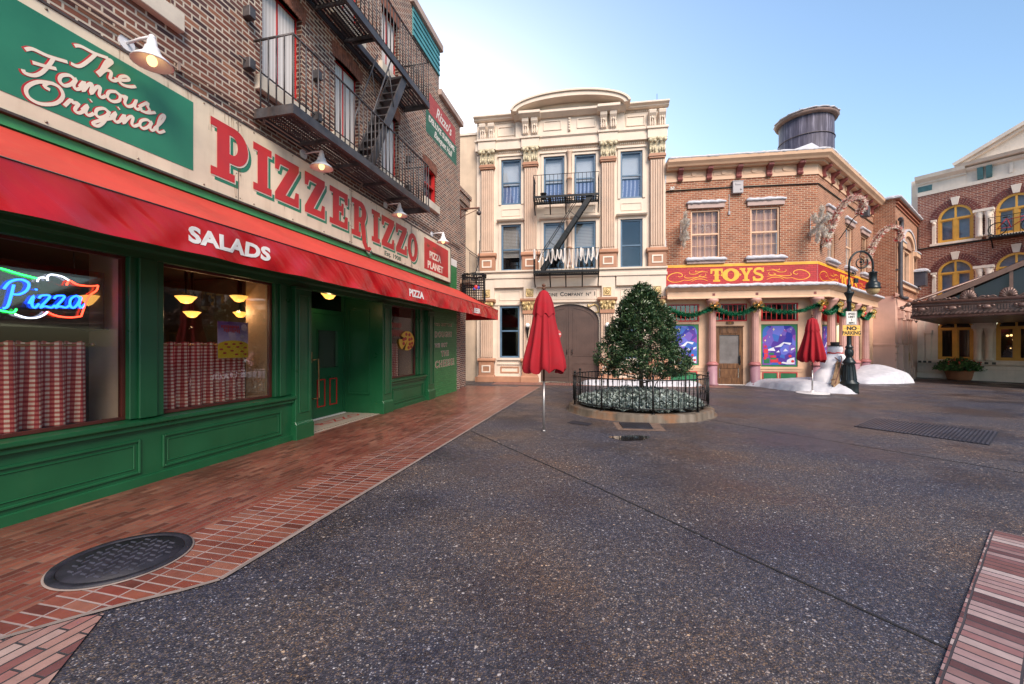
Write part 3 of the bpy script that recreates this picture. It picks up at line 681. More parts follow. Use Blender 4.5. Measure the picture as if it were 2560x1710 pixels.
tc=t.new('ShaderNodeUVMap'); x,y,z=t.sep(t.obj()); nn=t.noise(1,5,vec=t.comb(t.math('MULTIPLY',x,40),0,t.math('MULTIPLY',z,3)))
t.lk(t.math('MULTIPLY',t.ramp(nn,(.5,0.0),(.72,1.0)),.6),mx.inputs[0]); t.lk(tr.outputs[0],mx.inputs[1]); t.lk(di.outputs[0],mx.inputs[2]); t.lk(mx.outputs[0],t.n['Material Output'].inputs[0])
for k in (2.15,4.60,7.06): rust.quad((k-.07,SO+.0022,SZ0+.02),(k+.08,SO+.0022,SZ0+.02),(k+.08,SO+.0022,SZ1-.02),(k-.07,SO+.0022,SZ1-.02))
for i in range(26): k=K0+.2+rr.random()*11; zt=SZ1-.01 if rr.random()<.6 else SZ0+.3; w=.03+.05*rr.random(); h=.12+.2*rr.random(); rust.quad((k,SO+.0018,zt-h),(k+w,SO+.0018,zt-h),(k+w,SO+.0018,zt),(k,SO+.0018,zt))
rust.parts('rust_stain',t.m,sg,rec=False)
sgreen=paint('sign_green',(.025,.20,.11),.35,.12,1.5,.04); sred=paint('sign_red',(.52,.03,.03),.38,.12,2); swhite=paint('sign_white2',(.78,.70,.58),.4,.06)
mb=MB(); mb.box(K0+.1,1.545,SO,SO+.004,3.545,4.345); mb.build('green_panel',sgreen,sg)
S1=[]; base=[('The',.42,4.045,.108,1.65,.26),('Famous',.11,3.775,.118,1.45,.27),('Original',.10,3.545,.113,1.49,.36)]
mbr=MB(); mbw=MB()
for w,k,z,s,sx,up in base:
    for i,st in enumerate(script(w,k,z,s,sx,.12,up)):
        mbr.ribbon([(a-.010,b-.004) for a,b in st],.037,SO+.0045+i*.0003); mbw.ribbon(st,.028,SO+.0085+i*.0003)
mbr.build('script_outline',sred,sg,rec=False); mbw.build('script_lettering',swhite,sg,rec=False)
LT=[('P',1.76,2.30),('I',2.385,2.70),('Z',2.765,3.24),('Z',3.375,3.85),('E',3.98,4.49),('R',4.615,5.19),('I',5.295,5.60),('Z',5.68,6.20),('Z',6.29,6.80),('O',6.85,7.38)]
mg=MB(); mc=MB(); mr=MB()
for i,(c,a,b) in enumerate(LT):
    z0=3.605; z1=4.305 if c in 'PR' else 4.29
    if c in 'IZEO' : z0=3.64 if i else z0
    if i==9: z0,z1=3.56,4.26
    slab(mg,c,a+.06,b+.06,z0-.055,z1-.055,SO,.002); slab(mc,c,a+.017,b+.017,z0-.015,z1-.015,SO+.0035,.002); slab(mr,c,a,b,z0,z1,SO+.007,.003)
mg.build('letter_shadow',sgreen,sg); mc.build('letter_outline',swhite,sg); mr.build('lettering',sred,sg)
text('Est. 1908',paint('sign_dark_green',(.02,.08,.05),.4,.1),sg,6.16,SO+.001,3.455,.135,bold=.002,sx=1.45)
mb=MB(); mb.box(7.78,9.43,SO,SO+.005,3.52,4.34); mb.build('red_panel',sred,sg)
tg=paint('faded_green_script',(.10,.12,.04),.5,.2)
mb=MB()
for w,k in (('Pizza',7.86),):
    for st in script('Oui',7.86,4.12,.07,1.1)[:0]: pass
text('PIZZA',swhite,sg,8.48,SO+.006,3.86,.265,bold=.008,sx=1.08); text('PLANET',swhite,sg,8.50,SO+.006,3.58,.265,bold=.008,sx=1.12)
for k,w in ((7.93,'ao'),(8.3,'eon')):
    mb=MB()
    for i,st in enumerate(script(w,k,4.14,.065,1.3)): mb.ribbon(st,.014,SO+.007+i*.0002)
    mb.build('faded_script',tg,sg,rec=False)
# ------------------------------------------------------------ gooseneck sign lamps
bulb=emis('lit_bulb',(1,.66,.28),1.0)
lw=paint('lamp_enamel',(.74,.73,.76),.35,.06)
def glamp():
    r=root('wall_lamp',FP,'','wall lamp',.906,0,4.6,group='enamel lamps over the pizzeria sign')
    m=MB(); a=[(.0+.075*math.cos(q*math.pi/8),0,.075*math.sin(q*math.pi/8)) for q in range(16)]
    m.ext([(p[0],p[2]) for p in a],0,.02); m.build('wall_plate',lw,r)
    m=MB(); m.tube([(0,.02,0),(0,.2,.015),(0,.34,.01)],.014,8); m.ball((0,.35,.0),.032,10); m.build('arm',lw,r)
    m=MB(); m.lathe([(.03,-.01),(.042,-.04),(.045,-.09),(.06,-.1),(.07,-.14),(.085,-.17),(.15,-.225),(.175,-.26),(.165,-.26),(.07,-.185),(.03,-.1)],(0,.35),20,cap=False); m.build('lamp_shade',lw,r)
    m=MB(); m.ball((0,.35,-.235),.045,12,(1,1,1.2)); m.build('bulb',bulb,r)
    return r
gl=glamp(); gl['label']='white enamel wall lamp above the green panel of the sign, nearest the camera'
for k,lb in ((3.44,'white enamel wall lamp above the first Z of the big sign word'),(5.97,'white enamel wall lamp above EST. 1908, below the end of the fire escape'),(8.42,'white enamel wall lamp above the small red panel of the sign')): dup(gl,FP.w(k,0,4.59),None,lb)
# ------------------------------------------------------------ things in the shop windows
for (a,b,s,lb) in ((-.85,.70,1,'red and white gingham cafe curtain in the shop window with the neon sign'),(1.3,2.52,2,'red and white gingham cafe curtain behind the purple and yellow poster'),(6.2,6.98,3,'red and white gingham cafe curtain in the small window right of the door')):
    r=root('curtain',FP,lb,'curtain',0,0,0,group='gingham cafe curtains'); curtain(a,b,.74,1.53,-.22,r,6,s)
lampg=emis('pendant_glass',(1,.50,.10),.85)
def pend(k,o,z,lb,s=1):
    ld=bpy.data.lights.new('lamp_light','POINT'); ld.energy=2.2 if z<2.4 else 1.0; ld.color=(1,.62,.3); ld.shadow_soft_size=.025; lo=bpy.data.objects.new('lamp_light',ld); col.objects.link(lo); lo.location=(0,0,-.2)
    r=root('pendant_lamp',FP,lb,'ceiling lamp',k,o,z,group='yellow glass ceiling lamps')
    lo.parent=r; m=MB(); m.lathe([(.02,-.07*s),(.07*s,-.055*s),(.105*s,-.01*s),(.14*s,.03*s),(.15*s,.045*s),(.10*s,.055*s),(.03,.06*s)],n=20); m.build('glass_shade',lampg,r)
    m=MB(); m.lathe([(.05*s,.055*s),(.05*s,.08*s),(.02,.09*s),(.02,2.62-z)],n=12); m.build('stem',M['black'],r)
pend(1.93,-.5,2.09,'yellow glass ceiling lamp in the left of the poster window, larger one',.8); pend(2.74,-.52,2.19,'yellow glass ceiling lamp above the purple poster, larger one',.8)
pend(2.62,-1.25,1.96,'smaller yellow glass ceiling lamp low in the left of the poster window',.75); pend(3.05,-.82,1.98,'smaller yellow glass ceiling lamp just above the purple poster',.7)
pend(.98,-.52,1.97,'yellow glass ceiling lamp behind the right end of the neon sign'); pend(4.75,-.5,2.46,'yellow glass ceiling lamp over the recessed pizzeria door',1.0)
# poster
po=root('poster',FP,'purple poster with a yellow pizza and red toppings taped inside the window','poster',2.05,-.13,1.32)
m=MB(); m.box(0,.47,-.003,0,0,.49); pm=NT('poster_purple'); x,y,z=pm.sep(pm.obj()); pm.set(pm.ramp(z,(.2,(.55,.42,.62)),(.46,(.10,.02,.20))),.5); m.build('sheet',pm.m,po)
m=MB(); m.flat([(0.002,.002),(.468,.002),(.468,.19)]+arc(.235,.17,.24,.07,10,170,14)+[(.002,.19)],.0015); m.build('pizza_picture',paint('poster_yellow',(.78,.50,.01),.5,.1),po,rec=False)
m=MB(); rr=random.Random(5)
for i,(a,b) in enumerate(((.05,.12),(.1,.07),(.16,.15),(.21,.1),(.28,.05),(.3,.15),(.37,.09),(.42,.14),(.42,.05),(.24,.19),(.12,.19),(.35,.2))): m.flat(_el(a,b,.03,.013,12),.0028)
m.build('topping_picture',M['red'],po,rec=False)
m=MB(); m.flat(_el(.40,.42,.048,.05,16),.003); m.flat(_el(.37,.29,.035,.028,14),.0032); m.flat([(.17,.26),(.28,.24),(.26,.34),(.15,.35)],.0034); m.build('badge_picture',paint('poster_mauve',(.55,.40,.5),.5,.2),po,rec=False)
text('PIZZA PIZZA',M['red'],po,.19,.003,.41,.07,bold=.002,sx=.8) if 0 else None
m=MB()
for i in range(9): m.box(.05+.031*i,.07+.031*i,.002,.003,.405-(i%2)*.01,.44); 
for i in range(9): m.box(.09+.028*i,.108+.028*i,.002,.003,.36-(i%3)*.012,.392)
m.build('title_picture',M['red'],po)
# neon sign
ne=root('neon_sign',FP,'neon sign reading Pizza in blue with green, white and red tubes on clear plate','neon sign',0,-.2,0)
m=MB(); m.box(-.5,.86,-.03,-.022,1.66,2.24); m.build('clear_plate',glass('acrylic',(.8,.8,.84),.05,1,.06),ne)
nb=emis('neon_blue',(.01,.09,1.0),4.5); nr=emis('neon_red',(1.0,.05,.02),3.2); ng=emis('neon_green',(.02,1.0,.10),3.0); nw=emis('neon_white',(.8,.85,1.0),1.5)
m=MB()
for st in script('Pizza',.135,1.82,.125,1.0,.1,.08): m.tube([(a,0,b) for a,b in st],.0095,6)
m.build('blue_tubes',nb,ne)
def tb(name,mat,*ls):
    m=MB()
    for l in ls: m.tube([(a,.005,b) for a,b in cat(l,5)],.0075,6)
    m.build(name,mat,ne)
tb('green_tubes',ng,[(-.35,2.13),(-.1,2.17),(.097,2.15),(.2,2.125),(.332,2.1)],[(-.3,1.8),(-.1,1.805),(.097,1.791),(.148,1.781),(.179,1.785),(.195,1.814)])
tb('white_tubes',nw,[(.33,2.071),(.342,2.105),(.371,2.116),(.396,2.111),(.401,2.092),(.402,2.13),(.425,2.152),(.472,2.152),(.514,2.143),(.555,2.118)],[(.401,1.805),(.371,1.771),(.323,1.745),(.257,1.741),(.184,1.767)])
tb('red_tubes',nr,[(.538,2.069),(.562,2.115),(.623,2.086),(.714,2.085),(.79,2.1)],[(.79,2.1),(.775,2.047),(.737,2.011),(.702,1.96),(.679,1.88),(.651,1.78)],[(.651,1.78),(.579,1.764),(.493,1.766),(.431,1.785),(.401,1.805)])
m=MB(); m.tube([(.62,-.03,2.19),(.62,-.05,2.6)],.004,4); m.tube([(-.4,-.03,2.19),(-.4,-.05,2.6)],.004,4); m.tube([(.62,-.03,1.67),(.7,-.02,1.64),(.9,-.02,1.66)],.005,4); m.build('wires',M['black'],ne)
# cut-out pizza and painted words in the small window
pc=root('pizza_cutout',FP,'round yellow pizza cut-out with red slices of sausage hanging in the small window','sign',7.14,-.085,1.60)
m=MB(); m.ext(arc(0,0,.33,.24,-95,245,26)+[(.0,.0)] if 0 else [(.0,.0)]+arc(0,0,.36,.24,-110,150,24)+[(-.02,.02)]+arc(-.05,-.02,.36,.24,165,232,8),0,.02); m.build('crust',paint('crust_yellow',(.80,.45,.05),.5,.1),pc)
m=MB()
for a,b in ((.1,.15),(-.06,.16),(.22,.05),(.1,.03),(.25,-.06),(.12,-.08),(.2,-.15),(.06,-.17),(-.2,.03),(-.2,-.07),(-.1,.05)): m.ext(_el(a,b,.055,.04,12),.02,.026)
m.build('sausage',M['red'],pc)
sr=root('window_lettering',FP,'dripping red painted words on the glass of the small window beside the pizza cut-out','lettering',0,-.088,0)
m=MB(); rr=random.Random(11)
for z,h,k0,n in ((1.90,.13,6.2,8),(1.70,.17,6.2,9)):
    for i in range(n):
        k=k0+i*.085; m.ribbon([(k,z),(k+.02,z+h),(k+.05,z+.02),(k+.06,z+h*.9)],.02,.001+.0004*i)
m.build('lettering',paint('drip_red',(.5,.05,.04),.4,.1),sr,rec=False)
# ------------------------------------------------------------ fire escape of the pizzeria
fe=root('fire_escape',FP,'grey iron fire escape with two decks and a steep stair on the pizzeria wall','fire escape')
def gratemat(name,c,sx,sy,sc=60,th=.35):
    t=NT(name); x,y,z=t.sep(t.obj()); a=t.math('LESS_THAN',t.math('FRACT',t.math('MULTIPLY',x,sx)),th); b=t.math('LESS_THAN',t.math('FRACT',t.math('MULTIPLY',y,sy)),th)
    f=t.math('MAXIMUM',a,b); tr=t.new('ShaderNodeBsdfTransparent'); mx=t.new('ShaderNodeMixShader'); t.set(c,.5,.3)
    t.lk(f,mx.inputs[0]); t.lk(tr.outputs[0],mx.inputs[1]); t.lk(t.b.outputs[0],mx.inputs[2]); t.lk(mx.outputs[0],t.n['Material Output'].inputs[0]); return t.m
M['grate']=gratemat('deck_grating',(.05,.05,.06),24,14)
I_=M['iron']
def deck(k0,k1,z,hole=None,first=False):
    m=MB(); m.box(k0,k1,.63,.68,z-.12,z+.01); m.box(k0,k0+.04,.02,.63,z-.12,z+.01); m.box(k1-.04,k1,.02,.63,z-.12,z+.01); m.box(k0+.04,k1-.04,0,.035,z-.08,z+.01)
    for i in range(1,5): k=k0+(k1-k0)*i/5; m.box(k,k+.03,.035,.63 if not(hole and hole[0]<k<hole[1]) else .25,z-.09,z-.03)
    if hole: m.box(hole[0]-.035,hole[0],.2,.63,z-.12,z); m.box(hole[1],hole[1]+.035,.2,.63,z-.12,z); m.box(hole[0],hole[1],.22,.25,z-.12,z)
    d=m.build('deck',I_,fe)
    m=MB()
    if hole:
        m.box(k0+.04,hole[0]-.035,.035,.63,z-.03,z-.01); m.box(hole[1]+.035,k1-.04,.035,.63,z-.03,z-.01); m.box(hole[0]-.03,hole[1]+.03,.035,.22,z-.03,z-.01)
    else: m.box(k0+.04,k1-.04,.035,.63,z-.03,z-.01)
    m.build('grating',M['grate'],d)
    m=MB(); r=.0115
    m.tube([(k0+.02,.02,z+.97),(k0+.02,.655,z+.97),(k1-.02,.655,z+.97),(k1-.02,.02,z+.97)],.018,6)
    n=int((k1-k0)/.125)
    for i in range(n+1): k=k0+.02+(k1-k0-.04)*i/n; m.tube([(k,.655,z),(k,.655,z+.97)],r if i%8 else .013,5)
    for k in (k0+.02,k1-.02):
        for o in (.13,.26,.39,.52): m.tube([(k,o,z),(k,o,z+.97)],r,5)
    m.build('railing',I_,fe)
deck(2.45,6.82,4.76); deck(2.9,6.82,7.22,(4.55,5.72))
m=MB(); 
A_,B_=(5.62,.48,7.15),(4.45,.48,4.8)
for o in (.30,.62): m.bar((5.72,o,7.18),(4.42,o,4.78),.03,.17)
for i in range(11): t=(i+.5)/11; k=5.72-1.3*t; z=7.18-2.4*t; m.box(k-.1,k+.1,.315,.605,z-.012,z+.012)
m.build('stair',I_,fe)
m=MB()
for o in (.28,.64): m.tube([(5.2,o,7.35),(4.45,o,5.72),(4.47,o,5.55)],.014,6); m.tube([(5.0,o,6.9),(5.2,o,6.25)],.01,5)
m.build('stair_handrail',I_,fe)
m=MB()
for k in (2.35,3.7,5.35,6.95):
    for z in (5.32,6.02): m.box(k-.05,k+.055,0,.12,z-.07,z+.075)
m.bar((2.3,.03,6.55),(3.6,.03,5.3),.03,.05) if 0 else None
m.tube([(2.2,.05,5.35),(7.0,.05,5.35)],.014,5); m.tube([(2.2,.05,8.1),(7.0,.05,8.1)],.014,5)
m.build('wall_clamps',M['iron'],fe,.006)

# ------------------------------------------------------------ cream restaurant across the street (seen mirrored in the shop windows)
FO=Fr(16.0,3.0,189)
ob_=root('cream_restaurant',FO,'cream restaurant facade across the street, mirrored in the pizzeria windows','building')
m=MB(); m.wall(0,20,0,6.6,[(1+i*3,2.8+i*3,.8,3.2) for i in range(6)]+[(1.2+i*3,2.6+i*3,4.5,6.0) for i in range(6)],0,.3); m.box(0,20,-.5,.4,6.6,7.0); m.box(0,20,0,.15,3.9,4.2); m.build('wall',paint('restaurant_cream',(.5,.42,.33),.7,.1),ob_)
m=MB(); m.box(0,20,-.6,-.45,.5,6.4); m.build('window_panes',M['dark_in'],ob_); m=MB(); m.box(4,14,0,.06,3.35,3.85); m.build('sign_band',paint('maroon_band',(.15,.02,.02),.5,.1),ob_)
# ------------------------------------------------------------ shared architecture
M['fcream']=paint('firehouse_cream',(.68,.575,.475),.6,.07,1.6,.06,40,dirt=.10,dc=(.42,.28,.2))
M['fpeach']=paint('firehouse_peach',(.60,.44,.335),.6,.08,2,.06,40,dirt=.12,dc=(.35,.2,.14))
M['fbrown']=paint('firehouse_terracotta',(.40,.20,.12),.55,.1,3,.06,40)
M['fgold']=paint('weathered_gold',(.62,.46,.22),.45,.4,14,.5,30,metal=.25,dirt=.4,dc=(.4,.36,.28))
M['fcap']=paint('faded_capital',(.58,.50,.34),.5,.35,16,.5,30,metal=.1,dirt=.4,dc=(.30,.34,.33))
M['fblue']=paint('slate_blue_paint',(.085,.155,.24),.42,.12)
M['fdoor']=paint('brown_door_paint',(.085,.048,.038),.45,.12,2,.08,40)
M['tpeach']=paint('toy_shop_peach',(.66,.43,.285),.55,.07,2,.05,40)
M['tmauve']=paint('column_pink',(.52,.29,.25),.5,.10,2,.06,40); M['tmauve2']=paint('column_mauve',(.32,.17,.21),.5,.1)
M['tbrkt']=paint('bracket_maroon',(.23,.06,.055),.45,.2)
M['pinkwall']=paint('pink_render',(.66,.42,.34),.7,.07,1.5,.08,50,dirt=.10,dc=(.42,.26,.23))
M['rcream']=paint('pale_stone',(.78,.67,.57),.65,.08,2,.08,40,dirt=.18,dc=(.4,.33,.27))
M['yellow']=paint('yellow_frame_paint',(.70,.37,.06),.42,.08)
M['teal']=paint('teal_metal',(.07,.17,.18),.5,.2)
M['wood']=None
t=NT('varnished_wood'); x,y,z=t.sep(t.obj()); g=t.noise(3,6,vec=t.comb(t.math('MULTIPLY',x,9),t.math('MULTIPLY',y,9),t.math('MULTIPLY',z,1.1)))
t.set(t.ramp(g,(.3,(.055,.022,.009)),(.5,(.13,.058,.024)),(.72,(.23,.115,.05))),.35); t.bump(g,.3,.01); M['wood']=t.m
M['gl_sky']=glass('upper_window_glass',(.93,.95,1.0),.015,.5,.05)
M['gl_dark']=glass('ground_window_glass',(.5,.5,.52),.02,.5,.02)
M['lace']=None
t=NT('lace_curtain'); x,y,z=t.sep(t.obj()); w=t.math('SINE',t.math('ADD',t.math('MULTIPLY',x,42),t.math('MULTIPLY',t.math('SINE',t.math('MULTIPLY',z,3)),1.2)))
v=t.new('ShaderNodeTexVoronoi'); v.inputs['Scale'].default_value=22; t.lk(t.obj(),v.inputs['Vector'])
t.set(t.mix(t.ramp(w,(.2,0.0),(.8,1.0)),(.16,.22,.36),t.ramp(v.outputs['Distance'],(.2,(.24,.32,.5)),(.5,(.55,.6,.68)))),.8); M['lace']=t.m
t=NT('slatted_blind'); x,y,z=t.sep(t.obj()); f=t.math('LESS_THAN',t.math('FRACT',t.math('MULTIPLY',z,17)),.22); t.set(t.mix(f,(.48,.43,.33),(.12,.10,.08)),.6); M['slat']=t.m
def darkroom(mb,k0,k1,z0,z1,o,d=.5): mb.quad((k0,o-d,z0),(k1,o-d,z0),(k1,o-d,z1),(k0,o-d,z1))
def dh(par,k0,k1,z0,z1,o,mat,w=.06,kind='none',gl=None,split=.5,bars=0,tr=None):
    """double-hung window: frame and sashes > pane, blind or curtain"""
    f=MB(); frame(k0,k1,z0,z1,w,o-.09,o,f); zm=z0+(z1-z0)*split; f.box(k0+w,k1-w,o-.07,o-.01,zm-.03,zm+.03)
    for i in range(1,bars): k=k0+(k1-k0)*i/bars; f.box(k-.009,k+.009,o-.075,o-.035,z0+w,z1-w)
    if bars:
        for a,b in ((z0+w,zm-.03),(zm+.03,z1-w)): f.box(k0+w,k1-w,o-.073,o-.037,(a+b)/2-.009,(a+b)/2+.009)
    win=f.build('window',mat,par,.004)
    g=MB(); g.box(k0+w,k1-w,o-.062,o-.056,z0+w,zm-.03); g.box(k0+w,k1-w,o-.052,o-.046,zm+.03,z1-w); g.build('pane',gl or M['gl_sky'],win)
    a,b=k0+w*.6,k1-w*.6
    if kind=='lace':
        m=MB(); m.box(a,b,o-.15,o-.14,z0+w,z0+(z1-z0)*.42); m.build('curtain',M['lace'],win)
        m=MB(); m.box(a,b,o-.19,o-.18,z0+(z1-z0)*.46,z1-w); m.build('blind',M['pblind'],win)
    elif kind=='slat': m=MB(); m.box(a,b,o-.17,o-.16,z0+(z1-z0)*.3,z1-w); m.build('blind',M['slat'],win)
    elif kind=='drape': m=MB(); m.box(a,b,o-.17,o-.16,z0+w,z1-w); m.build('curtain',M['drape'],win)
    return win
M['pblind']=paint('pale_roller_blind',(.70,.72,.66),.7,.05); M['drape']=None
t=NT('pink_drape'); x,y,z=t.sep(t.obj()); s=t.math('SINE',t.math('ADD',t.math('MULTIPLY',x,38),t.math('MULTIPLY',y,38))); t.set(t.ramp(s,(.1,(.42,.26,.22)),(.8,(.62,.42,.36))),.8); M['drape']=t.m
# ------------------------------------------------------------ firehouse
fh=root('firehouse',FF,'cream and peach three-storey firehouse with fluted pilasters and curved pediment','building')
WO=-.16; PC=(.49,2.26,5.29,7.12); WK=((1.05,1.87),(2.78,3.61),(4.0,4.83),(5.77,6.6)); cx=3.805
DK0,DK1,DSP,DTOP=2.66,4.95,2.45,3.12
holes=[(a,b,7.19,9.02) for a,b in WK]+[(a,b,4.5,6.38) for a,b in WK]+[(.99,1.81,.97,3.07),(5.80,6.62,.97,3.07),(DK0,DK1,0,DTOP)]
mb=MB(); mb.wall(.03,7.46,0,10.6,holes,WO,.16); mb.quad((7.46,WO,0),(7.46,WO,10.8),(7.46,-6,10.8),(7.46,-6,0)); mb.quad((.03,WO,0),(.03,WO,10.8),(.03,-6,10.8),(.03,-6,0)); mb.quad((.03,WO,10.6),(7.46,WO,10.6),(7.46,-6,10.6),(.03,-6,10.6))
# spandrel corners of the door arch
ar=arc((DK0+DK1)/2,DSP,(DK1-DK0)/2,DTOP-DSP,0,180,20)
mb.ext([(DK1,DTOP+.003)]+ar[:11],WO-.1,WO+.003); mb.ext([(DK0,DTOP+.003)]+list(reversed(ar[10:])),WO-.1,WO+.003)
mb.build('wall',M['fcream'],fh)
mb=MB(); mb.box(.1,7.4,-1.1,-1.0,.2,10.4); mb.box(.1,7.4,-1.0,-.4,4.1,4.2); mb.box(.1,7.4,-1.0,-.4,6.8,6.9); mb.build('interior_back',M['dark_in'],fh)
mb=MB()
mb.box(.0,7.49,WO,.02,4.17,4.28); mb.box(.02,7.47,WO,-.02,4.28,4.42); mb.box(.0,7.49,WO,.06,4.42,4.49)          # belt
for (a,b) in ((.78,1.98),(5.6,6.85)):
    mb.box(a,b,WO,-.02,3.80,4.17); mb.box(a,b,WO,-.11,3.1,3.16)
mb.box(2.5,5.05,WO,-.02,3.80,4.17); mb.box(.04,.78,WO,-.03,3.34,4.17); mb.box(1.98,2.5,WO,-.03,3.34,4.17); mb.box(5.05,5.56,WO,-.03,3.34,4.17); mb.box(6.85,7.45,WO,-.03,3.34,4.17)
mb.box(2.5,5.05,WO,-.06,3.18,3.24)
# lower entablature and frieze
mb.box(.0,7.49,WO,-.01,9.38,9.70); mb.extk([(WO,9.70),(.0,9.70),(.05,9.75),(.05,9.80),(WO,9.80)],-.02,7.51)
for c in PC: mb.box(c-.36,c+.36,WO,.07,9.38,9.72); mb.box(c-.40,c+.40,WO,.12,9.72,9.81)
mb.extk([(WO,10.58),(-.02,10.58),(.04,10.62),(.04,10.65),(.14,10.70),(.14,10.76),(-.3,10.80),(WO,10.58)][:7],-.06,7.55)
mb.box(1.66,5.90,WO,.0,9.82,10.58); mb.extk([(WO,10.46),(.1,10.46),(.16,10.50),(.28,10.58),(.28,10.66),(WO,10.80)],1.62,5.94)
for c in (2.26,5.29): mb.extk([(.0,10.42),(.3,10.42),(.36,10.46),(.46,10.52),(.46,10.62),(.0,10.66)],c-.42,c+.42)
for a,b,o in ((.9,1.6,WO),(5.98,6.7,WO),(2.78,3.5,0),(4.1,4.82,0)): frame(a,b,9.98,10.38,.05,o,o+.03,mb)
for k in [.05+i*.075 for i in range(99)]:
    o=.0 if 1.66<k<5.9 else WO; mb.box(k,k+.04,o,o+.05,10.5,10.57)
    if not any(abs(k-c)<.42 for c in PC): mb.box(k,k+.035,WO,WO+.06,9.28,9.35)
mb.build('cornice',M['fcream'],fh,.006)
# curved pediment
mb=MB(); oa=arc(cx,10.58,2.22,.60,3,177,30); ia=arc(cx,10.57,2.05,.44,3,177,30); mb.ext(oa+list(reversed(ia)),-.5,.50)
oa2=arc(cx,10.60,2.28,.65,3,177,30); mb.ext(oa2+list(reversed(arc(cx,10.59,2.2,.585,3,177,30))),-.5,.56)
mb.ext([(cx-2.0,10.5)]+list(reversed(arc(cx,10.57,2.0,.42,3,177,20)))+[(cx+2.0,10.5)],-.2,.02); mb.build('pediment',M['fcream'],fh)
mb=MB()
for c in PC:
    o=.0 if c in PC[1:3] else WO
    for s in (-.18,.18):
        k=c+s; mb.extk([(o,9.82),(o+.12,9.82),(o+.16,9.95),(o+.13,10.1),(o+.2,10.2),(o+.28,10.30),(o+.30,10.40),(o+.26,10.44),(o,10.44)],k-.13,k+.13)
        for q in (-.08,0,.08): mb.box(k+q-.018,k+q+.018,o+.12,o+.345 if 0 else o+.21,9.85,10.22)
        mb.ball((k,o+.18,10.16),.06,8)
mb.box(cx-.05,cx+.05,.0,.06,9.9,10.42); 
for i in range(5): mb.ball((cx,.05,9.95+i*.1),.05,8)
mb.parts('bracket_scroll',M['fcream'],fh,.006)
for i,c in enumerate(PC):
    p=MB(); p.box(c-.25,c+.25,WO,-.04,5.22,8.62)
    for q in range(6): k=c-.25+.017+q*.0865; p.box(k,k+.052,-.04,.0,5.3,8.56)
    p=p.build('pilaster',M['fpeach'],fh,.006)
    m=MB(); m.box(c-.29,c+.29,WO,.04,8.62,8.80); m.box(c-.32,c+.32,WO,.07,8.68,8.74); m.build('neck_band',M['fbrown'],p)
    m=MB(); m.extk([(WO,8.8),(.02,8.8),(.05,9.1),(.13,9.32),(.13,9.38),(WO,9.38)],c-.28,c+.28)
    for s in (-1,1):
        m.ball((c+s*.27,.12,9.27),.085,10,(1,.8,1)); m.ball((c+s*.10,.13,9.23),.06,10); 
        for q in range(3): m.ball((c+s*(.08+q*.09),.06,8.92+.03*(q%2)),.05,8,(.8,.7,2.0))
    m.ball((c,.14,9.32),.06,8); m.build('capital',M['fcap'],p)
    m=MB(); m.box(c-.33,c+.33,WO,.03,4.5,5.03); m.extk([(WO,5.03),(.03,5.03),(.09,5.08),(.09,5.13),(.04,5.17),(.0,5.22),(WO,5.22)],c-.38,c+.38); m.build('pedestal',M['fbrown'],p,.006)
    m=MB(); frame(c-.20,c+.20,4.62,4.93,.05,.03,.05,m); m.build('pedestal_panel',M['rcream'],p)
    p=MB(); c2=c-.03 if i<3 else c; p.box(c2-.25,c2+.25,WO,-.04,.94,2.74)
    for q in range(6): k=c2-.25+.017+q*.0865; p.box(k,k+.052,-.04,.0,1.0,2.7)
    p=p.build('pilaster',M['fpeach'],fh,.006)
    m=MB(); m.box(c2-.28,c2+.28,WO,.03,2.74,2.88); m.extk([(WO,3.22),(.10,3.22),(.14,3.27),(.14,3.34),(WO,3.34)],c2-.37,c2+.37); m.build('neck_band',M['fbrown'],p)
    m=MB(); m.extk([(WO,2.88),(.03,2.88),(.05,3.05),(.10,3.22),(WO,3.22)],c2-.27,c2+.27)
    for s in (-1,1): m.ball((c2+s*.24,.1,3.12),.075,10); m.ball((c2+s*.09,.08,3.0),.05,8,(1,.8,1.8)); m.ball((c2+s*.2,.07,2.96),.04,8,(1,.8,1.5))
    m.ball((c2,.1,3.16),.05,8); m.build('capital',M['fgold'],p)
    m=MB(); m.box(c2-.31,c2+.31,WO,.03,.24,.80); m.extk([(WO,.80),(.03,.80),(.08,.85),(.08,.89),(.0,.95),(WO,.95)],c2-.36,c2+.36); m.box(c2-.36,c2+.36,WO,.09,0,.20); m.extk([(WO,.20),(.09,.20),(.03,.27),(WO,.27)],c2-.34,c2+.34); m.build('pedestal',M['fbrown'],p,.006)
    m=MB(); frame(c2-.18,c2+.18,.38,.68,.05,.03,.05,m); m.build('pedestal_panel',M['rcream'],p)
    m=MB(); m.box(c2-.15,c2+.15,-.03,-.01,3.43,3.74); frame(c2-.15,c2+.15,3.43,3.74,.02,-.01,.005,m)
    for q in range(8): a=q*math.pi/4; m.ball((c2+.065*math.cos(a),-.0,3.585+.065*math.sin(a)),.04,8,(1,.5,1))
    m.ball((c2,.01,3.585),.04,8); m.build('rosette',M['fgold'],fh)
mb=MB(); mb.box(.78,1.98,WO,.03,0,.22); mb.box(5.6,6.85,WO,.03,0,.22); mb.box(.0,.16,WO,.04,0,.2); mb.parts('plinth',M['fbrown'],fh)
mb=MB()
for a,b in ((.99,1.81),(5.80,6.62)): frame(a+.03,b-.03,.36,.62,.05,WO,WO+.03,mb)
mb.parts('plinth_panel',M['fbrown'],fh)
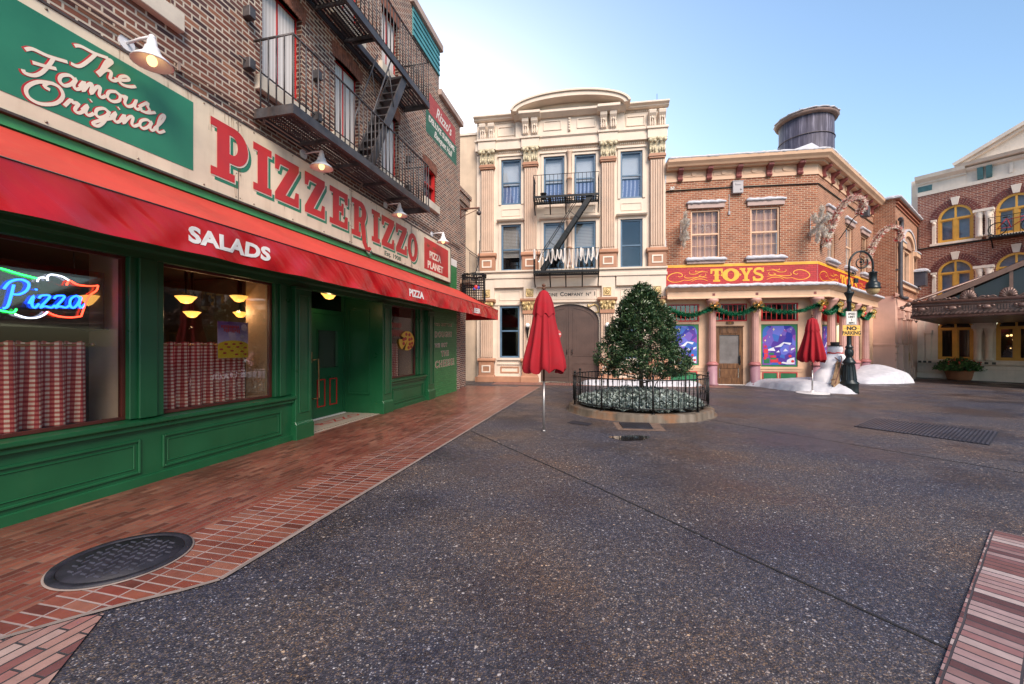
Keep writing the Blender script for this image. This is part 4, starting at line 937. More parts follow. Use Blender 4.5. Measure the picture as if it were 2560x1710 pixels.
# window surrounds
mb=MB()
for j,(a,b) in enumerate(WK):
    for z0,z1 in ((7.19,9.02),(4.5,6.38)):
        mb.box(a-.1,a,WO,WO+.04,z0,z1+.1); mb.box(b,b+.1,WO,WO+.04,z0,z1+.1); mb.box(a,b,WO,WO+.04,z1,z1+.1)
        if z0<5: mb.extk([(WO,6.48),(.0,6.5),(.04,6.55),(WO,6.58)],a-.16,b+.16)
        else: mb.box(a-.14,b+.14,WO,WO+.09,9.13,9.2)
    frame(a+.02,b-.02,6.72,7.02,.03,WO,WO+.02,mb)
for a,b in ((.99,1.81),(5.80,6.62)): mb.box(a-.07,a,WO,WO+.03,.97,3.1); mb.box(b,b+.07,WO,WO+.03,.97,3.1); mb.box(a-.1,b+.1,WO,WO+.08,.88,.96); mb.box(a-.1,b+.1,WO,WO+.05,.70,.74); frame(a-.02,b+.02,3.3,3.68,.025,WO,WO+.02,mb)
frame(2.72,4.9,3.3,3.72,.03,WO,WO+.02,mb)
mb.parts('window_surround',M['fcream'],fh)
for j,(a,b) in enumerate(WK):
    dh(fh,a,b,7.19,9.02,WO-.03,M['fblue'],.07,'lace',split=.49); dh(fh,a,b,4.5,6.38,WO-.03,M['fblue'],.07,('slat','slat','slat','none')[j],split=.46,bars=0)
for a,b in ((.99,1.81),(5.80,6.62)): dh(fh,a,b,.97,3.07,WO-.03,M['fblue'],.07,gl=M['gl_dark'],split=.52)
# mullion columns
for z0,h in ((7.19,1.95),(4.5,1.9)):
    m=MB(); m.lathe([(.12,z0),(.12,z0+.1),(.09,z0+.16),(.085,z0+h*.42),(.105,z0+h*.43),(.105,z0+h*.46),(.08,z0+h*.48),(.075,z0+h-.32),(.11,z0+h-.05),(.13,z0+h)],(cx,-.06),14); m.build('mullion_column',M['fpeach'],fh)
    m=MB(); m.lathe([(.09,z0+.12),(.115,z0+.2),(.1,z0+.26)],(cx,-.06),14); m.lathe([(.09,z0+h*.42),(.115,z0+h*.44),(.09,z0+h*.47)],(cx,-.06),14); m.parts('column_ring',M['fbrown'],fh)
# door
m=MB(); dc=(DK0+DK1)/2
m.ext([(DK0,0.02),(DK1,0.02)]+ar,-.30,-.24)
dz=m.build('double_door',M['fdoor'],fh)
m=MB(); 
for s in (-1,1):
    a,b=(dc+.06,DK1-.1) if s>0 else (DK0+.1,dc-.06)
    for k in [a+.12+i*.1 for i in range(9) if a+.12+i*.1<b-.08]: m.box(k,k+.012,-.24,-.232,.25,.72); m.box(k,k+.012,-.24,-.232,1.12,DSP+.15+.0)
    frame(a+.06,b-.03,.2,.78,.035,-.24,-.225,m)
    m.box(a+.06,a+.095,-.24,-.225,1.05,DSP+.45 if s>0 else DSP+.12); m.box(b-.065,b-.03,-.24,-.225,1.05,DSP+.12 if s>0 else DSP+.45); m.box(a+.06,b-.03,-.24,-.2255,1.05,1.085)
    P_=[(k,z) for k,z in arc(dc,DSP-.02,(DK1-DK0)/2-.16,DTOP-DSP-.13,10 if s>0 else 100,80 if s>0 else 170,12)]
    m.ribbon(P_,.035,-.222)
m.box(dc-.035,dc+.035,-.24,-.215,.02,DTOP-.01); m.build('door_trim',M['fdoor'],dz)
m=MB()
for s in (-.1,.1): m.tube([(dc+s,-.215,1.12),(dc+s,-.17,1.15),(dc+s,-.17,1.28),(dc+s,-.215,1.31)],.013,6)
m.build('handle',M['black'],dz)
rp=paint('sticker_red',(.5,.06,.06),.5,.1)
m=MB(); m.ext(_el(3.28,1.92,.2,.2,20),-.235,-.218); r_=m.build('round_notice',rp,dz); text('CAUTION',M['white'],dz,3.28,-.217,1.9,.08,bold=.004)
sdk=paint('sign_dark',(.03,.03,.03),.4,.1); kk=2.66
for w_,s_ in (('E',.225),('NGINE',.175),(' ',.2),('C',.225),('OMPANY',.175),(' ',.2),('N',.175),('º',.2),(' ',.15),('1',.225)):
    if w_==' ': kk+=s_*.42; continue
    tt=text(w_,sdk,fh,kk,WO+.001,3.44,s_,bold=.005,sx=.96,sp=1.1,align='LEFT'); kk=max(v.co.x for v in tt.data.vertices)+.016
m=MB()
for s in (-1,1):
    k=dc+s*1.0; m.tube([(a,WO+.03,b) for a,b in cat([(k-s*.28,3.1),(k-s*.25,3.0),(k-s*.12,3.06),(k-s*.0,3.08),(k+s*.1,2.98),(k+s*.12,2.8),(k+s*.02,2.78)],5)],.035,6); m.ball((k-s*.26,WO+.03,3.03),.055,8)
m.parts('gilt_scroll',M['fgold'],fh)
m=MB(); m.tube([(7.2,-.5,10.8),(7.2,-.5,11.35)],.008,5); m.build('lightning_rod',M['black'],fh)
# cream side wing to the left
sw=root('cream_side_wall',FF,'plain cream rendered side wall squeezed between the firehouse and the dark brick wing','building',-1.9,-.35)
m=MB(); m.box(0,1.92,-4,0,0,10.22); m.build('wall',paint('cream_render',(.60,.47,.35),.7,.12,1.2,.12,40,dirt=.25,dc=(.35,.27,.2)),sw); m=MB(); m.box(-.05,1.93,-4.05,.06,10.22,10.32); m.build('coping',M['rcream'],sw)
# globe lamps
def globe(k,lb):
    r=root('globe_lamp',FF,lb,'wall lamp',k,-.04,2.28,group='globe lamps beside the firehouse door')
    m=MB(); m.ball((0,.12,0),.085,14); m.build('globe',emis('milk_globe',(.85,.83,.80),.12),r)
    m=MB(); m.lathe([(.03,-.5),(.02,-.42),(.035,-.35),(.05,-.2),(.075,-.14),(.08,-.09),(.05,-.075)],(0,.12),12); m.tube([(0,0,-.2),(0,.06,-.26),(0,.12,-.2)],.012,6); m.box(-.05,.05,0,.015,-.3,-.1); m.build('bracket',M['black'],r)
globe(2.16,'white globe lamp on the pilaster left of the brown firehouse door'); globe(5.26,'white globe lamp on the pilaster right of the brown firehouse door')
# firehouse fire escape
fe2=root('fire_escape',FF,'black iron fire escape with slatted decks on the cream firehouse front','fire escape')
def deck2(z,zb):
    m=MB(); k0,k1,o1=2.46,4.92,.78; m.box(k0,k1,o1-.03,o1+.02,z-.07,z+.01); m.box(k0,k0+.03,0,o1-.03,z-.07,z+.01); m.box(k1-.03,k1,0,o1-.03,z-.07,z+.01); m.box(k0+.03,k1-.03,0,.03,z-.07,z+.01)
    for i in range(26): k=k0+.08+i*.09; m.box(k,k+.045,.03,o1-.03,z-.03,z-.012)
    for o in (.25,.5): m.box(k0+.03,k1-.03,o,o+.03,z-.06,z-.031)
    d=m.build('deck',M['black'],fe2)
    m=MB()
    for k in (k0+.02,k0+.62,k0+1.22,k0+1.84,k1-.02):
        m.tube([(k,o1-.03,z-.07),(k,.62,z-.16),(k,.40,z-.36),(k,.26,z-.5),(k,.28,z-.56)],.026,5)
    m.build('bracket',M['black'],d)
    m=MB(); h=.80
    m.tube([(k0+.01,0,z+h),(k0+.01,o1,z+h),(k1-.01,o1,z+h),(k1-.01,0,z+h)],.012,5)
    for i in range(17): k=k0+.01+(k1-k0-.02)*i/16; m.tube([(k,o1,z),(k,o1,z+h)],.008,4)
    for k in (k0+.01,k1-.01):
        for o in (.16,.32,.48,.64): m.tube([(k,o,z),(k,o,z+h)],.008,4)
    m.build('railing',M['black'],d)
deck2(7.13,0); deck2(4.30,0)
m=MB()
for o in (.42,.72): m.bar((4.62,o,7.12),(2.78,o,4.34),.03,.17)
for i in range(13): t=(i+.5)/13; k=4.62-1.84*t; z=7.12-2.78*t; m.box(k-.08,k+.08,.435,.705,z-.01,z+.01)
m.build('stair',M['black'],fe2)
m=MB()
for o in (.40,.74): m.tube([(4.1,o,7.0),(2.6,o,4.75)],.014,6)
for t in (.2,.45,.7,.92): m.tube([(4.1-1.5*t,.74,7.0-2.25*t),(4.45-1.5*t,.74,6.72-2.25*t)],.010,5); m.tube([(4.1-1.5*t,.40,7.0-2.25*t),(4.1-1.5*t,.74,7.0-2.25*t)],.008,5)
m.build('stair_handrail',M['black'],fe2)
# fabric strips hanging on the lower railing
gs=root('fabric_streamers',FF,'white fabric streamers looped over the railing of the lower firehouse fire escape','streamers',0,0,0)
m=MB(); rr=random.Random(4); z=5.10; ks=[2.5,2.78,3.02,3.2,3.36,3.5,3.64,3.8,3.98,4.1,4.3,4.5,4.68,4.86]
for i,(a,b) in enumerate(zip(ks,ks[1:])):
    dp=.35+.4*rr.random(); mid=(a+b)/2; pts=cat([(a,z),(a+(b-a)*.2,z-dp*.6),(mid,z-dp),(b-(b-a)*.2,z-dp*.6),(b,z)],5)
    L=[];Q=[]
    for q,(x,y) in enumerate(pts):
        t=q/(len(pts)-1); o=.83+.03*math.sin(t*6+i); L.append(m.P(x,o,y+.0)); Q.append(m.P(x+.045,o+.03,y-.05))
    for q in range(len(pts)-1): m.F(L[q],L[q+1],Q[q+1],Q[q],sm=True)
for k in (2.48,3.16,3.62,4.22,4.66): m.box(k,k+.06,.81,.83,4.75,5.12)
m.build('cloth',paint('white_fabric',(.76,.72,.68),.8,.08),gs,rec=False)
fp=root('hanging_lantern_pot',FF,'small black pot with pale rim standing on the upper firehouse fire escape','pot',2.82,.45,7.14)
m=MB(); m.lathe([(.07,0),(.10,.04),(.11,.16),(.13,.18),(.13,.2),(.03,.22)],n=14); m.build('pot',M['black'],fp)
# ------------------------------------------------------------ toy shop (front T, canted side S)
ts=root('toy_shop',FT,'two-storey brick toy shop with peach cornice, red TOYS band and pink columns','building')
SA=R(47.34); CK=3.637
def onS(o): o.location=(CK,0,0); o.rotation_euler=(0,0,SA); return o
def S2(k,o=0): return (CK+k*math.cos(SA)+o*math.sin(SA), -k*math.sin(SA)+o*math.cos(SA))   # S-local -> T-local (k,o)
class SM(MB):
    """builder whose local frame is the canted side, written into the toy shop frame"""
    def P(s,k,o,z): a,b=S2(k,o); return MB.P(s,a,b,z)
def mould(mb,prof,k0=-1.63,k1=8.15,close=False):
    """sweep an (o,z) profile along the front and round the corner with a mitre"""
    n1=Vector((0,1)); n2=Vector((math.sin(SA),math.cos(SA))); mi=(n1+n2); mi=mi/ (mi.dot(n1))
    rows=[]
    for base,n in (((k0,0),n1),((CK,0),mi),(S2(k1),n2)):
        rows.append([mb.P(base[0]+n.x*p[0],base[1]+n.y*p[0],p[1]) for p in prof])
    m=len(prof)
    for p,q in zip(rows,rows[1:]):
        for j in range(m): mb.F(p[j],p[(j+1)%m],q[(j+1)%m],q[j])
    mb.F(*rows[0]); mb.F(*reversed(rows[-1]))
TW=[(-.73,.32),(1.37,2.38)]; SW=[(1.1,2.1),(3.55,4.6),(6.0,7.1)]
m=MB(); m.wall(-1.63,CK,4.53,7.72,[(a,b,4.78,6.6) for a,b in TW],0,.14); m.wall(-1.63,CK,3.2,3.6,[],-.0,0)
m.quad((-1.63,0,7.7),(CK,0,7.7),(*S2(8.15),7.7),(*S2(8.15,-3),7.7)); m.quad((-1.63,0,7.7),(*S2(8.15,-3),7.7),(0,-9,7.7),(-1.63,-9,7.7))
m.build('brick_wall',M['brick_t'],ts)
m=MB(); m.wall(0,8.15,4.53,7.72,[(a,b,4.78,6.5) for a,b in SW],0,.14); onS(m.build('brick_wall',M['brick_t'],ts))
m=MB(); m.quad((-1.63,.004,3.6),(CK,.004,3.6),(CK,.004,4.44),(-1.63,.004,4.44)); m.build('red_band',M['red_brick_paint'],ts)
m=MB(); m.quad((0,.004,3.6),(8.14,.004,3.6),(8.14,.004,4.44),(0,.004,4.44)); onS(m.build('red_band',M['red_brick_paint'],ts))
M['gold']=paint('sign_yellow',(.80,.38,.03),.45,.12,4)
m=MB(); mould(m,[(0,4.44),(.012,4.44),(.012,4.54),(0,4.54)]); m.build('yellow_stripe',M['gold'],ts)
m=MB(); mould(m,[(0,7.70),(.03,7.70),(.03,7.80),(.015,7.82),(.015,8.10),(0,8.10)],-1.63,8.15); mould(m,[(-.3,8.10),(.20,8.10),(.22,8.15),(.34,8.16),(.38,8.22),(.46,8.30),(.48,8.40),(-.3,8.44)]); m.build('cornice',M['tpeach'],ts)
m=MB(); mm=SM()
for k in [-.62+i*1.055 for i in range(4)]: frame(k-.35,k+.35,7.86,8.06,.02,.015,.03,m); m.ext(_el(k,7.96,.09,.085,14),.015,.045)
for k in [1.3+i*1.1 for i in range(6)]: mm.ext(_el(k,7.96,.09,.085,14),.015,.045)
m.parts('frieze_panel',M['tpeach'],ts); mm.parts('frieze_panel',M['tpeach'],ts)
def brk(mb,k):
    pr=[(.01,7.72),(.09,7.70),(.12,7.76),(.08,7.84),(.10,7.92),(.20,8.0),(.27,8.05),(.28,8.12),(.01,8.12)]
    mb.extk(pr,k-.09,k+.09)
    for q in (-.05,0,.05): mb.extk([(a+.014,b) for a,b in pr[1:8]]+[(.02,8.1),(.02,7.75)],k+q-.014,k+q+.014)
for i in range(5): m=MB(); brk(m,-1.13+i*1.04); m.build('cornice_bracket',M['tbrkt'],ts)
for i in range(8): m=SM(); brk(m,.55+i*1.02); m.build('cornice_bracket',M['tbrkt'],ts)
# snow on the cornice, with a low gabled drift at the corner
def moundsnow(name,rows,par,mat):
    pass
m=MB(); snowbar(m,-1.63,CK+.18,-.2,.46,8.42,.10,5,dr=.03); m.build('snow_cap',M['snow'],ts)
m=SM(); snowbar(m,-.12,8.2,-.2,.46,8.42,.11,6,dr=.03); m.build('snow_cap',M['snow'],ts)
m=MB(); z=8.50; c_=[(2.3,-.1,z),(3.75,-.6,z+.62),(3.9,.05,z),(3.4,-2.5,z)]; i=[m.P(*p) for p in c_]; m.F(i[0],i[1],i[2]); m.F(i[0],i[3],i[1]); a,b=S2(3.2,-.2); j=m.P(a,b,z); m.F(i[2],i[1],j); m.F(i[1],i[3],j); m.build('snow_gable',M['snow'],ts)
for mbc,W_,zt in ((MB,TW,6.6),(SM,SW,6.5)):
    for q,(a,b) in enumerate(W_):
        m=mbc(); m.box(a-.12,b+.14,0,.07,zt+.05,zt+.24); l=m.build('lintel',paint('lintel_mauve',(.42,.30,.27),.6,.1),ts,.006)
        m=mbc(); snowbar(m,a-.16,b+.18,-.01,.11,zt+.24,.11,q+10); m.build('snow',M['snow'],l)
        m=mbc(); m.box(a-.16,b+.14,0,.08,4.56,4.70); l=m.build('sill',MATS['lintel_mauve'],ts,.006)
        m=mbc(); snowbar(m,a-.2,b+.2,-.02,.14,4.68,.13,q+20); m.build('snow',M['snow'],l)
for a,b in TW: dh(ts,a,b,4.78,6.6,-.05,M['tpeach'],.06,'drape',gl=glass('toy_glass',(.97,.95,.93),.02,.4,.02),bars=4)
for a,b in SW:
    w=dh(ts,a,b,4.78,6.5,-.05,M['tpeach'],.06,'drape',gl=MATS['toy_glass'],bars=3); onS(w)
# paper snowflakes in the left window
sf=MB()
for c0,r0 in (((-.2,5.95),.17),((.12,6.05),.08),((-.5,6.0),.06)):
    for q in range(6): a=q*math.pi/3; sf.bar((c0[0],-.125,c0[1]),(c0[0]+r0*math.cos(a),-.125,c0[1]+r0*math.sin(a)),.02,.006); sf.bar((c0[0]+r0*.6*math.cos(a),-.125,c0[1]+r0*.6*math.sin(a)),(c0[0]+r0*.85*math.cos(a+.45),-.125,c0[1]+r0*.85*math.sin(a+.45)),.016,.006)
r=root('paper_snowflakes',FT,'white paper snowflakes stuck inside the left upper window of the toy shop','decoration'); sf.build('snowflake_cutouts',M['white'],r)
# TOYS lettering and flourishes
def toys(cls,k0,k1,par):
    m=cls(); w=(k1-k0); sp=[(0,.235,'T'),(.225,.55,'O'),(.55,.79,'Y'),(.80,1.0,'S')]
    for a,b,c in sp: slab(m,c,k0+a*w,k0+b*w,3.875,4.36,.006,.006)
    for s in (-1,1):
        kk=k0+w*(.387+s*.165); m.flat([(kk,4.06),(kk+s*.07*w/2,4.115),(kk,4.17)],.0125)
    m.build('lettering',M['gold'],par,rec=cls is MB)
toys(MB,-.03,1.83,ts); toys(SM,2.75,5.35,ts)
def swirl(m,k,z,w,h,fl=1):
    P=lambda *a:[(k+fl*x*w,z+y*h) for x,y in a]
    m.ribbon(cat(P((.42,.25),(.25,.08),(.08,.12),(-.02,.4),(.05,.75),(.2,.92),(.33,.85),(.37,.65),(.3,.52),(.26,.62)),5),.030,.007,taper=True)
    m.ribbon(cat(P((.40,.25),(.55,.22),(.7,.4),(.82,.5),(1.0,.4)),5),.026,.0075,taper=True)
    m.ribbon(cat(P((.45,.68),(.42,.52),(.5,.42),(.66,.45),(.85,.5)),5),.022,.008,taper=True)
    m.ribbon(cat(P((.55,1.0),(.56,.8),(.7,.76),(.85,.95),(1.02,.92)),5),.022,.0085,taper=True)
    m.ribbon(cat(P((.72,1.08),(.70,.98),(.78,.95),(.9,1.03)),4),.02,.009,taper=True)
    m.ribbon(cat(P((.86,.7),(.80,.58),(.88,.5),(.97,.62),(.95,.78)),5),.022,.0095,taper=True)
    m.ribbon(cat(P((.6,.1),(.72,.28),(.88,.3),(1.02,.12)),5),.022,.010,taper=True)
m=MB(); swirl(m,-1.55,3.86,1.4,.42); swirl(m,3.35,3.86,1.4,.42,-1); m.parts('flourish',M['gold'],ts,rec=False)
m=SM(); swirl(m,.25,3.86,2.3,.42); swirl(m,7.85,3.86,2.3,.42,-1); m.parts('flourish',M['gold'],ts,rec=False)
# entablature over the columns with a snowy ledge
m=MB(); mould(m,[(-.02,3.2),(.42,3.2),(.42,3.24),(.40,3.26),(.40,3.46),(.44,3.48),(.50,3.54),(.56,3.60),(.56,3.64),(-.02,3.66)],-1.66,7.0); m.build('entablature',M['tpeach'],ts)
m=MB()
for k in (-.03,1.44,3.35): frame(k-.045,k+.045,3.30,3.39,.012,.40,.405,m); m.box(k-.03,k+.03,.40,.403,3.315,3.375)
m.parts('vent_grille',M['tbrkt'],ts)
m=MB(); snowbar(m,-1.68,CK+.26,-.0,.60,3.62,.12,33,dr=.035); m.build('snow_ledge',M['snow'],ts)
m=SM(); snowbar(m,-.2,7.05,-.0,.60,3.62,.12,34,dr=.035); m.build('snow_ledge',M['snow'],ts)
# ground floor wall
m=MB(); m.wall(-1.63,CK,0,3.21,[(-1.55,-.44,.72,2.28),(1.74,2.98,.69,2.26),(.17,1.12,0,2.19),(-1.57,-.43,2.38,3.04),(.13,1.25,2.38,3.04),(1.74,2.99,2.38,3.04)],-.0,.06)
m.box(-1.6,.0,0,.05,.60,.66); m.box(1.6,3.2,0,.05,.60,.66); m.box(-1.6,.0,0,.03,.52,.58); m.box(1.6,3.2,0,.03,.52,.58); m.build('shop_wall',M['tpeach'],ts)
m=MB(); m.wall(0,8.15,0,3.21,[(.5,1.5,.69,2.26),(2.3,3.3,0,2.3),(4.1,5.1,.69,2.26),(.5,1.5,2.38,3.04),(2.3,3.3,2.38,3.04),(4.1,5.1,2.38,3.04)],0,.06); onS(m.build('shop_wall',M['tpeach'],ts))
dkp=glass('transom_glass',(.45,.45,.5),.02,1,.08)
def transom(cls,a,b):
    m=cls(); frame(a,b,2.38,3.04,.045,-.055,.012,m); n=7
    for i in range(1,n): k=a+(b-a)*i/n; m.box(k-.008,k+.008,-.05,-.01,2.42,3.0)
    m.box(a+.04,b-.04,-.049,-.011,2.70,2.716); w=m.build('transom_window',M['red'],ts)
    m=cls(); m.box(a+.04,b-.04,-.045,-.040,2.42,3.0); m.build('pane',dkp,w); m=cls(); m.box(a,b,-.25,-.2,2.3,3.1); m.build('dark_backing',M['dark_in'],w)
for a,b in ((-1.57,-.43),(.13,1.25),(1.74,2.99)): transom(MB,a,b)
for a,b in ((.5,1.5),(2.3,3.3),(4.1,5.1)): transom(SM,a,b)
def muralmat():
    t=NT('faceted_night_mural'); v=t.new('ShaderNodeTexVoronoi'); v.feature='F1'; v.inputs['Scale'].default_value=4.2
    nn=t.new('ShaderNodeTexNoise'); nn.inputs['Scale'].default_value=.8; t.lk(t.obj(),nn.inputs['Vector'])
    t.lk(t.obj(),v.inputs['Vector']); c=t.sep(v.outputs['Color'])
    t.set(t.ramp(c[0],(.0,(.02,.025,.30)),(.2,(.07,.03,.28)),(.4,(.14,.09,.42)),(.55,(.04,.12,.45)),(.7,(.22,.05,.33)),(.85,(.12,.14,.55)),(1.0,(.03,.16,.34))),.35)
    t.n.active=None; r=[n for n in t.n if n.type=='VALTORGB'][-1]; r.color_ramp.interpolation='CONSTANT'; return t.m
M['mural']=muralmat()
def mural(cls,a,b,z0,z1,seed,lb):
    r=root('window_mural',FT,lb,'window picture',group='painted winter pictures in the toy shop windows')
    m=cls(); m.box(a,b,-.055,-.03,z0,z1); m.build('green_border',M['mgreen'],r)
    m=cls(); p=[(a+.06,z0+.07),(b-.06,z0+.07)]+arc(b-.28,z1-.32,.22,.26,0,90,7)+arc(a+.28,z1-.32,.22,.26,90,180,7); m.flat(p,-.027); m.build('night_picture',M['mural'],r,rec=False)
    rr=random.Random(seed); W_=b-a; H_=z1-z0
    m=cls()
    Q=lambda *l:[(a+x*W_,z0+y*H_) for x,y in l]
    m.flat(Q((.17,.40),(.35,.46),(.40,.37),(.2,.38)),-.0245); m.flat(Q((.36,.46),(.48,.50),(.62,.58),(.84,.56),(.80,.51),(.64,.55),(.56,.47),(.45,.46)),-.0240); m.flat(Q((.42,.34),(.52,.34),(.49,.39)),-.0235); m.flat(Q((.61,.36),(.74,.37),(.67,.43)),-.0230)
    m.flat(Q((.70,.10),(.92,.06),(.92,.22),(.80,.2),(.72,.16)),-.0225); m.flat(Q((.82,.38),(.92,.42),(.92,.45),(.83,.43)),-.022); m.flat(Q((.55,.09),(.72,.06),(.9,.065),(.6,.12)),-.0215)
    m.parts('snow_shape',M['mwhite'],r,rec=False)
    m=cls(); i=0
    for x,y,w,h in ((.08,.32,.12,.1),(.09,.22,.1,.09),(.26,.10,.22,.10),(.26,.215,.16,.05),(.03+.06,.45,.07,.05)): m.flat(Q((x,y),(x+w,y),(x+w,y+h),(x,y+h)),-.021+.0003*i); i+=1
    for x,y in ((.80,.25),(.87,.13),(.52,.09),(.11,.2)): m.flat(_el(a+x*W_,z0+y*H_,.045*W_,.04*W_,12),-.019); 
    m.build('parcel_shapes',M['mred'],r,rec=False)
    m=cls()
    for x,y,w,h in ((.08,.08,.16,.12),(.27,.17,.16,.04),(.22,.28,.14,.05)): m.flat(Q((x,y),(x+w,y),(x+w,y+h),(x,y+h)),-.0205+.0002*i); i+=1
    m.build('green_parcels',M['mgreen'],r,rec=False)
    m=cls()
    for x,y,s in ((.35,.88,.05),(.12,.62,.04),(.55,.74,.035),(.24,.7,.02),(.65,.87,.02),(.82,.88,.025)):
        u,v=a+x*W_,z0+y*H_; q=s*.28; m.flat([(u,v+s*1.2),(u+q,v+q),(u+s,v),(u+q,v-q),(u,v-s*1.2),(u-q,v-q),(u-s,v),(u-q,v+q)],-.018)
    m.build('stars',M['mstar'],r,rec=False)
M['mgreen']=paint('mural_green',(.02,.17,.07),.4,.1); M['mwhite']=paint('mural_white',(.66,.68,.78),.4,.08); M['mred']=paint('mural_red',(.55,.03,.05),.4,.15); M['mstar']=paint('mural_star',(.80,.68,.35),.4,.1)
mural(MB,-1.55,-.44,.72,2.28,1,'winter night picture in green border, in the window half hidden by the tree'); mural(MB,1.74,2.98,.69,2.26,2,'winter night picture in green border, in the window between door and closed umbrella')
mural(SM,.5,1.5,.69,2.26,3,'winter night picture on the canted side, behind the red umbrella and the columns'); mural(SM,4.1,5.1,.69,2.26,4,'winter night picture on the canted side, behind the lamp post')
m=MB()
for a,b in ((-1.5,-.5),(1.78,2.3),(2.36,2.96)):
    frame(a,b,.08,.49,.03,0,.02,m)
m.parts('panel_trim',M['mred'],ts); m=MB()
for a,b in ((-1.47,-.53),(1.81,2.27),(2.39,2.93)): m.box(a,b,0,.008,.11,.46)
m.parts('green_panel',M['mgreen'],ts)
# door
m=MB(); a,b=.17,1.12; m.box(a,a+.13,-.1,-.02,0.02,2.19); m.box(b-.13,b,-.1,-.02,0.02,2.19); m.box(a+.13,b-.13,-.1,-.02,1.87,2.19); m.box(a+.13,b-.13,-.1,-.02,.62,.80); m.box(a+.13,b-.13,-.1,-.02,.02,.26); m.box(a+.16,b-.16,-.09,-.04,.26,.62)
m.ext(_el(.645,2.0,.09,.07,16),-.02,.0); frame(a+.16,b-.16,1.92,2.12,.02,-.02,-.005,m); m.box(a-.02,b+.02,-.02,.03,2.17,2.215)
dd=m.build('door',M['wood'],ts,.006); m=MB(); m.box(a+.13,b-.13,-.07,-.06,.80,1.87); m.build('pane',paint('obscured_pane',(.16,.15,.15),.12,.15),dd); m=MB(); m.box(.98,1.03,-.02,-.005,.75,1.1); m.tube([(1.005,-.005,.8),(1.005,.05,.83),(1.005,.05,1.0),(1.005,-.005,1.03)],.01,6); m.build('handle',M['black'],dd)
m=MB(); m.box(.12,1.17,-.06,.06,0,.02); m.build('doorstep',M['white'],ts); m=MB(); m.ext([(.53,2.26),(.77,2.26),(.79,2.285),(.79,2.345),(.77,2.37),(.53,2.37),(.51,2.345),(.51,2.285)],0,.02); npl=m.build('number_plate',M['wood'],ts); text('245',M['gold'],npl,.65,.021,2.29,.07)
def column(k,o,cls=MB):
    u=M['tmauve']; m=cls(); m.lathe([(.125,.86),(.128,.9),(.118,2.72)],(k,o),28,flute=1,cap=False); c=m.build('column',u,ts)
    m=cls(); m.lathe([(.12,2.70),(.145,2.73),(.125,2.77),(.13,2.85),(.15,2.97),(.20,3.09),(.22,3.12),(.22,3.198)],(k,o),20); m.build('capital',u,c)
    m=cls(); m.lathe([(.185,.74),(.205,.77),(.205,.80),(.165,.83),(.15,.87)],(k,o),20); m.build('base_ring',paint('column_red_ring',(.42,.15,.15),.5,.1),c)
    m=cls(); m.lathe([(.20,0),(.20,.06),(.165,.10),(.165,.74)],(k,o),20); m.build('pedestal',M['tmauve2'],c)
for k in (-.03,1.44): column(k,.24)
column(CK-.16,.26)
for k in (.02+.55,2.05,3.75,5.5): column(k,.26,SM)
# conduit, meter box, floodlight
m=MB(); m.tube([(-1.63,.03,7.37),(.7,.03,7.39),(CK,.03,7.35)],.022,6); m.build('conduit',M['black'],ts); m=SM(); m.tube([(0,.03,7.35),(8.1,.03,7.35)],.022,6); m.build('conduit',M['black'],ts)
r=root('meter_box',FT,'grey electrical meter box on the conduit under the toy shop cornice','meter box',.9,0,7.34); m=MB(); m.box(-.18,.18,0,.14,-.21,.22); m.box(-.20,.20,.0,.15,.22,.25); m.box(-.09,.09,.14,.155,.08,.16); m.ball((.1,.14,-.08),.035,8); m.tube([(-.27,.02,-.2),(-.27,.02,-.9)],.012,5); m.box(-.31,-.24,0,.05,-.98,-.85); m.build('box',paint('meter_grey',(.36,.34,.36),.45,.1),r,.01)
r=root('small_floodlight',FT,'tiny white twin spotlight at the left end of the toy shop conduit','spotlight',-1.43,.05,7.43); m=MB(); m.box(-.07,.07,0,.08,-.04,.0); m.ball((-.04,.08,.03),.035,8); m.ball((.05,.08,.03),.035,8); m.build('spots',M['white'],r)
# ------------------------------------------------------------ water tower
wt_=root('water_tower',None,'dark wooden water tank with iron hoops and snowy rim on the toy shop roof','water tower',14.12,20.0,7.35)
t=NT('tank_staves'); x,y,z=t.sep(t.obj()); an=t.math('ARCTAN2',y,x); n=t.noise(1,4,vec=t.comb(t.math('MULTIPLY',an,9),0,t.math('MULTIPLY',z,.8))); st=t.math('FRACT',t.math('MULTIPLY',an,7))
t.set(t.mix(t.ramp(st,(.0,1.0),(.08,0.0)),t.ramp(n,(.35,(.035,.032,.055)),(.55,(.075,.07,.105)),(.72,(.2,.19,.25))),(.012,.011,.015)),.6); t.bump(n,.4,.02)
m=MB(); m.lathe([(1.13,0),(1.10,4.75)],n=48); m.build('tank',t.m,wt_)
m=MB()
for z in (1.6,2.35,3.1,3.85): m.tube([(1.13*math.cos(q*math.pi/24),1.13*math.sin(q*math.pi/24),z) for q in range(48)],.018,5,closed=True)
m.build('hoops',paint('hoop_iron',(.12,.10,.11),.6,.2),wt_)
m=MB(); m.lathe([(1.08,4.72),(1.24,4.76),(1.28,4.84),(1.22,4.9),(1.0,4.9)],n=48); m.build('rim',paint('tank_rim',(.22,.15,.13),.7,.2),wt_)
m=MB(); rr=random.Random(2); m.lathe([(1.1,4.90),(1.28,4.89),(1.31,4.91),(1.28,4.95),(1.1,4.95)],n=60,fold=lambda a,z:1+.02*math.sin(a*17)+.015*math.sin(a*31)); m.build('snow_rim',M['snow'],wt_)
m=MB(); m.tube([(-.3,0,4.9),(-.3,0,5.5)],.01,5); m.build('lightning_rod',M['black'],wt_)
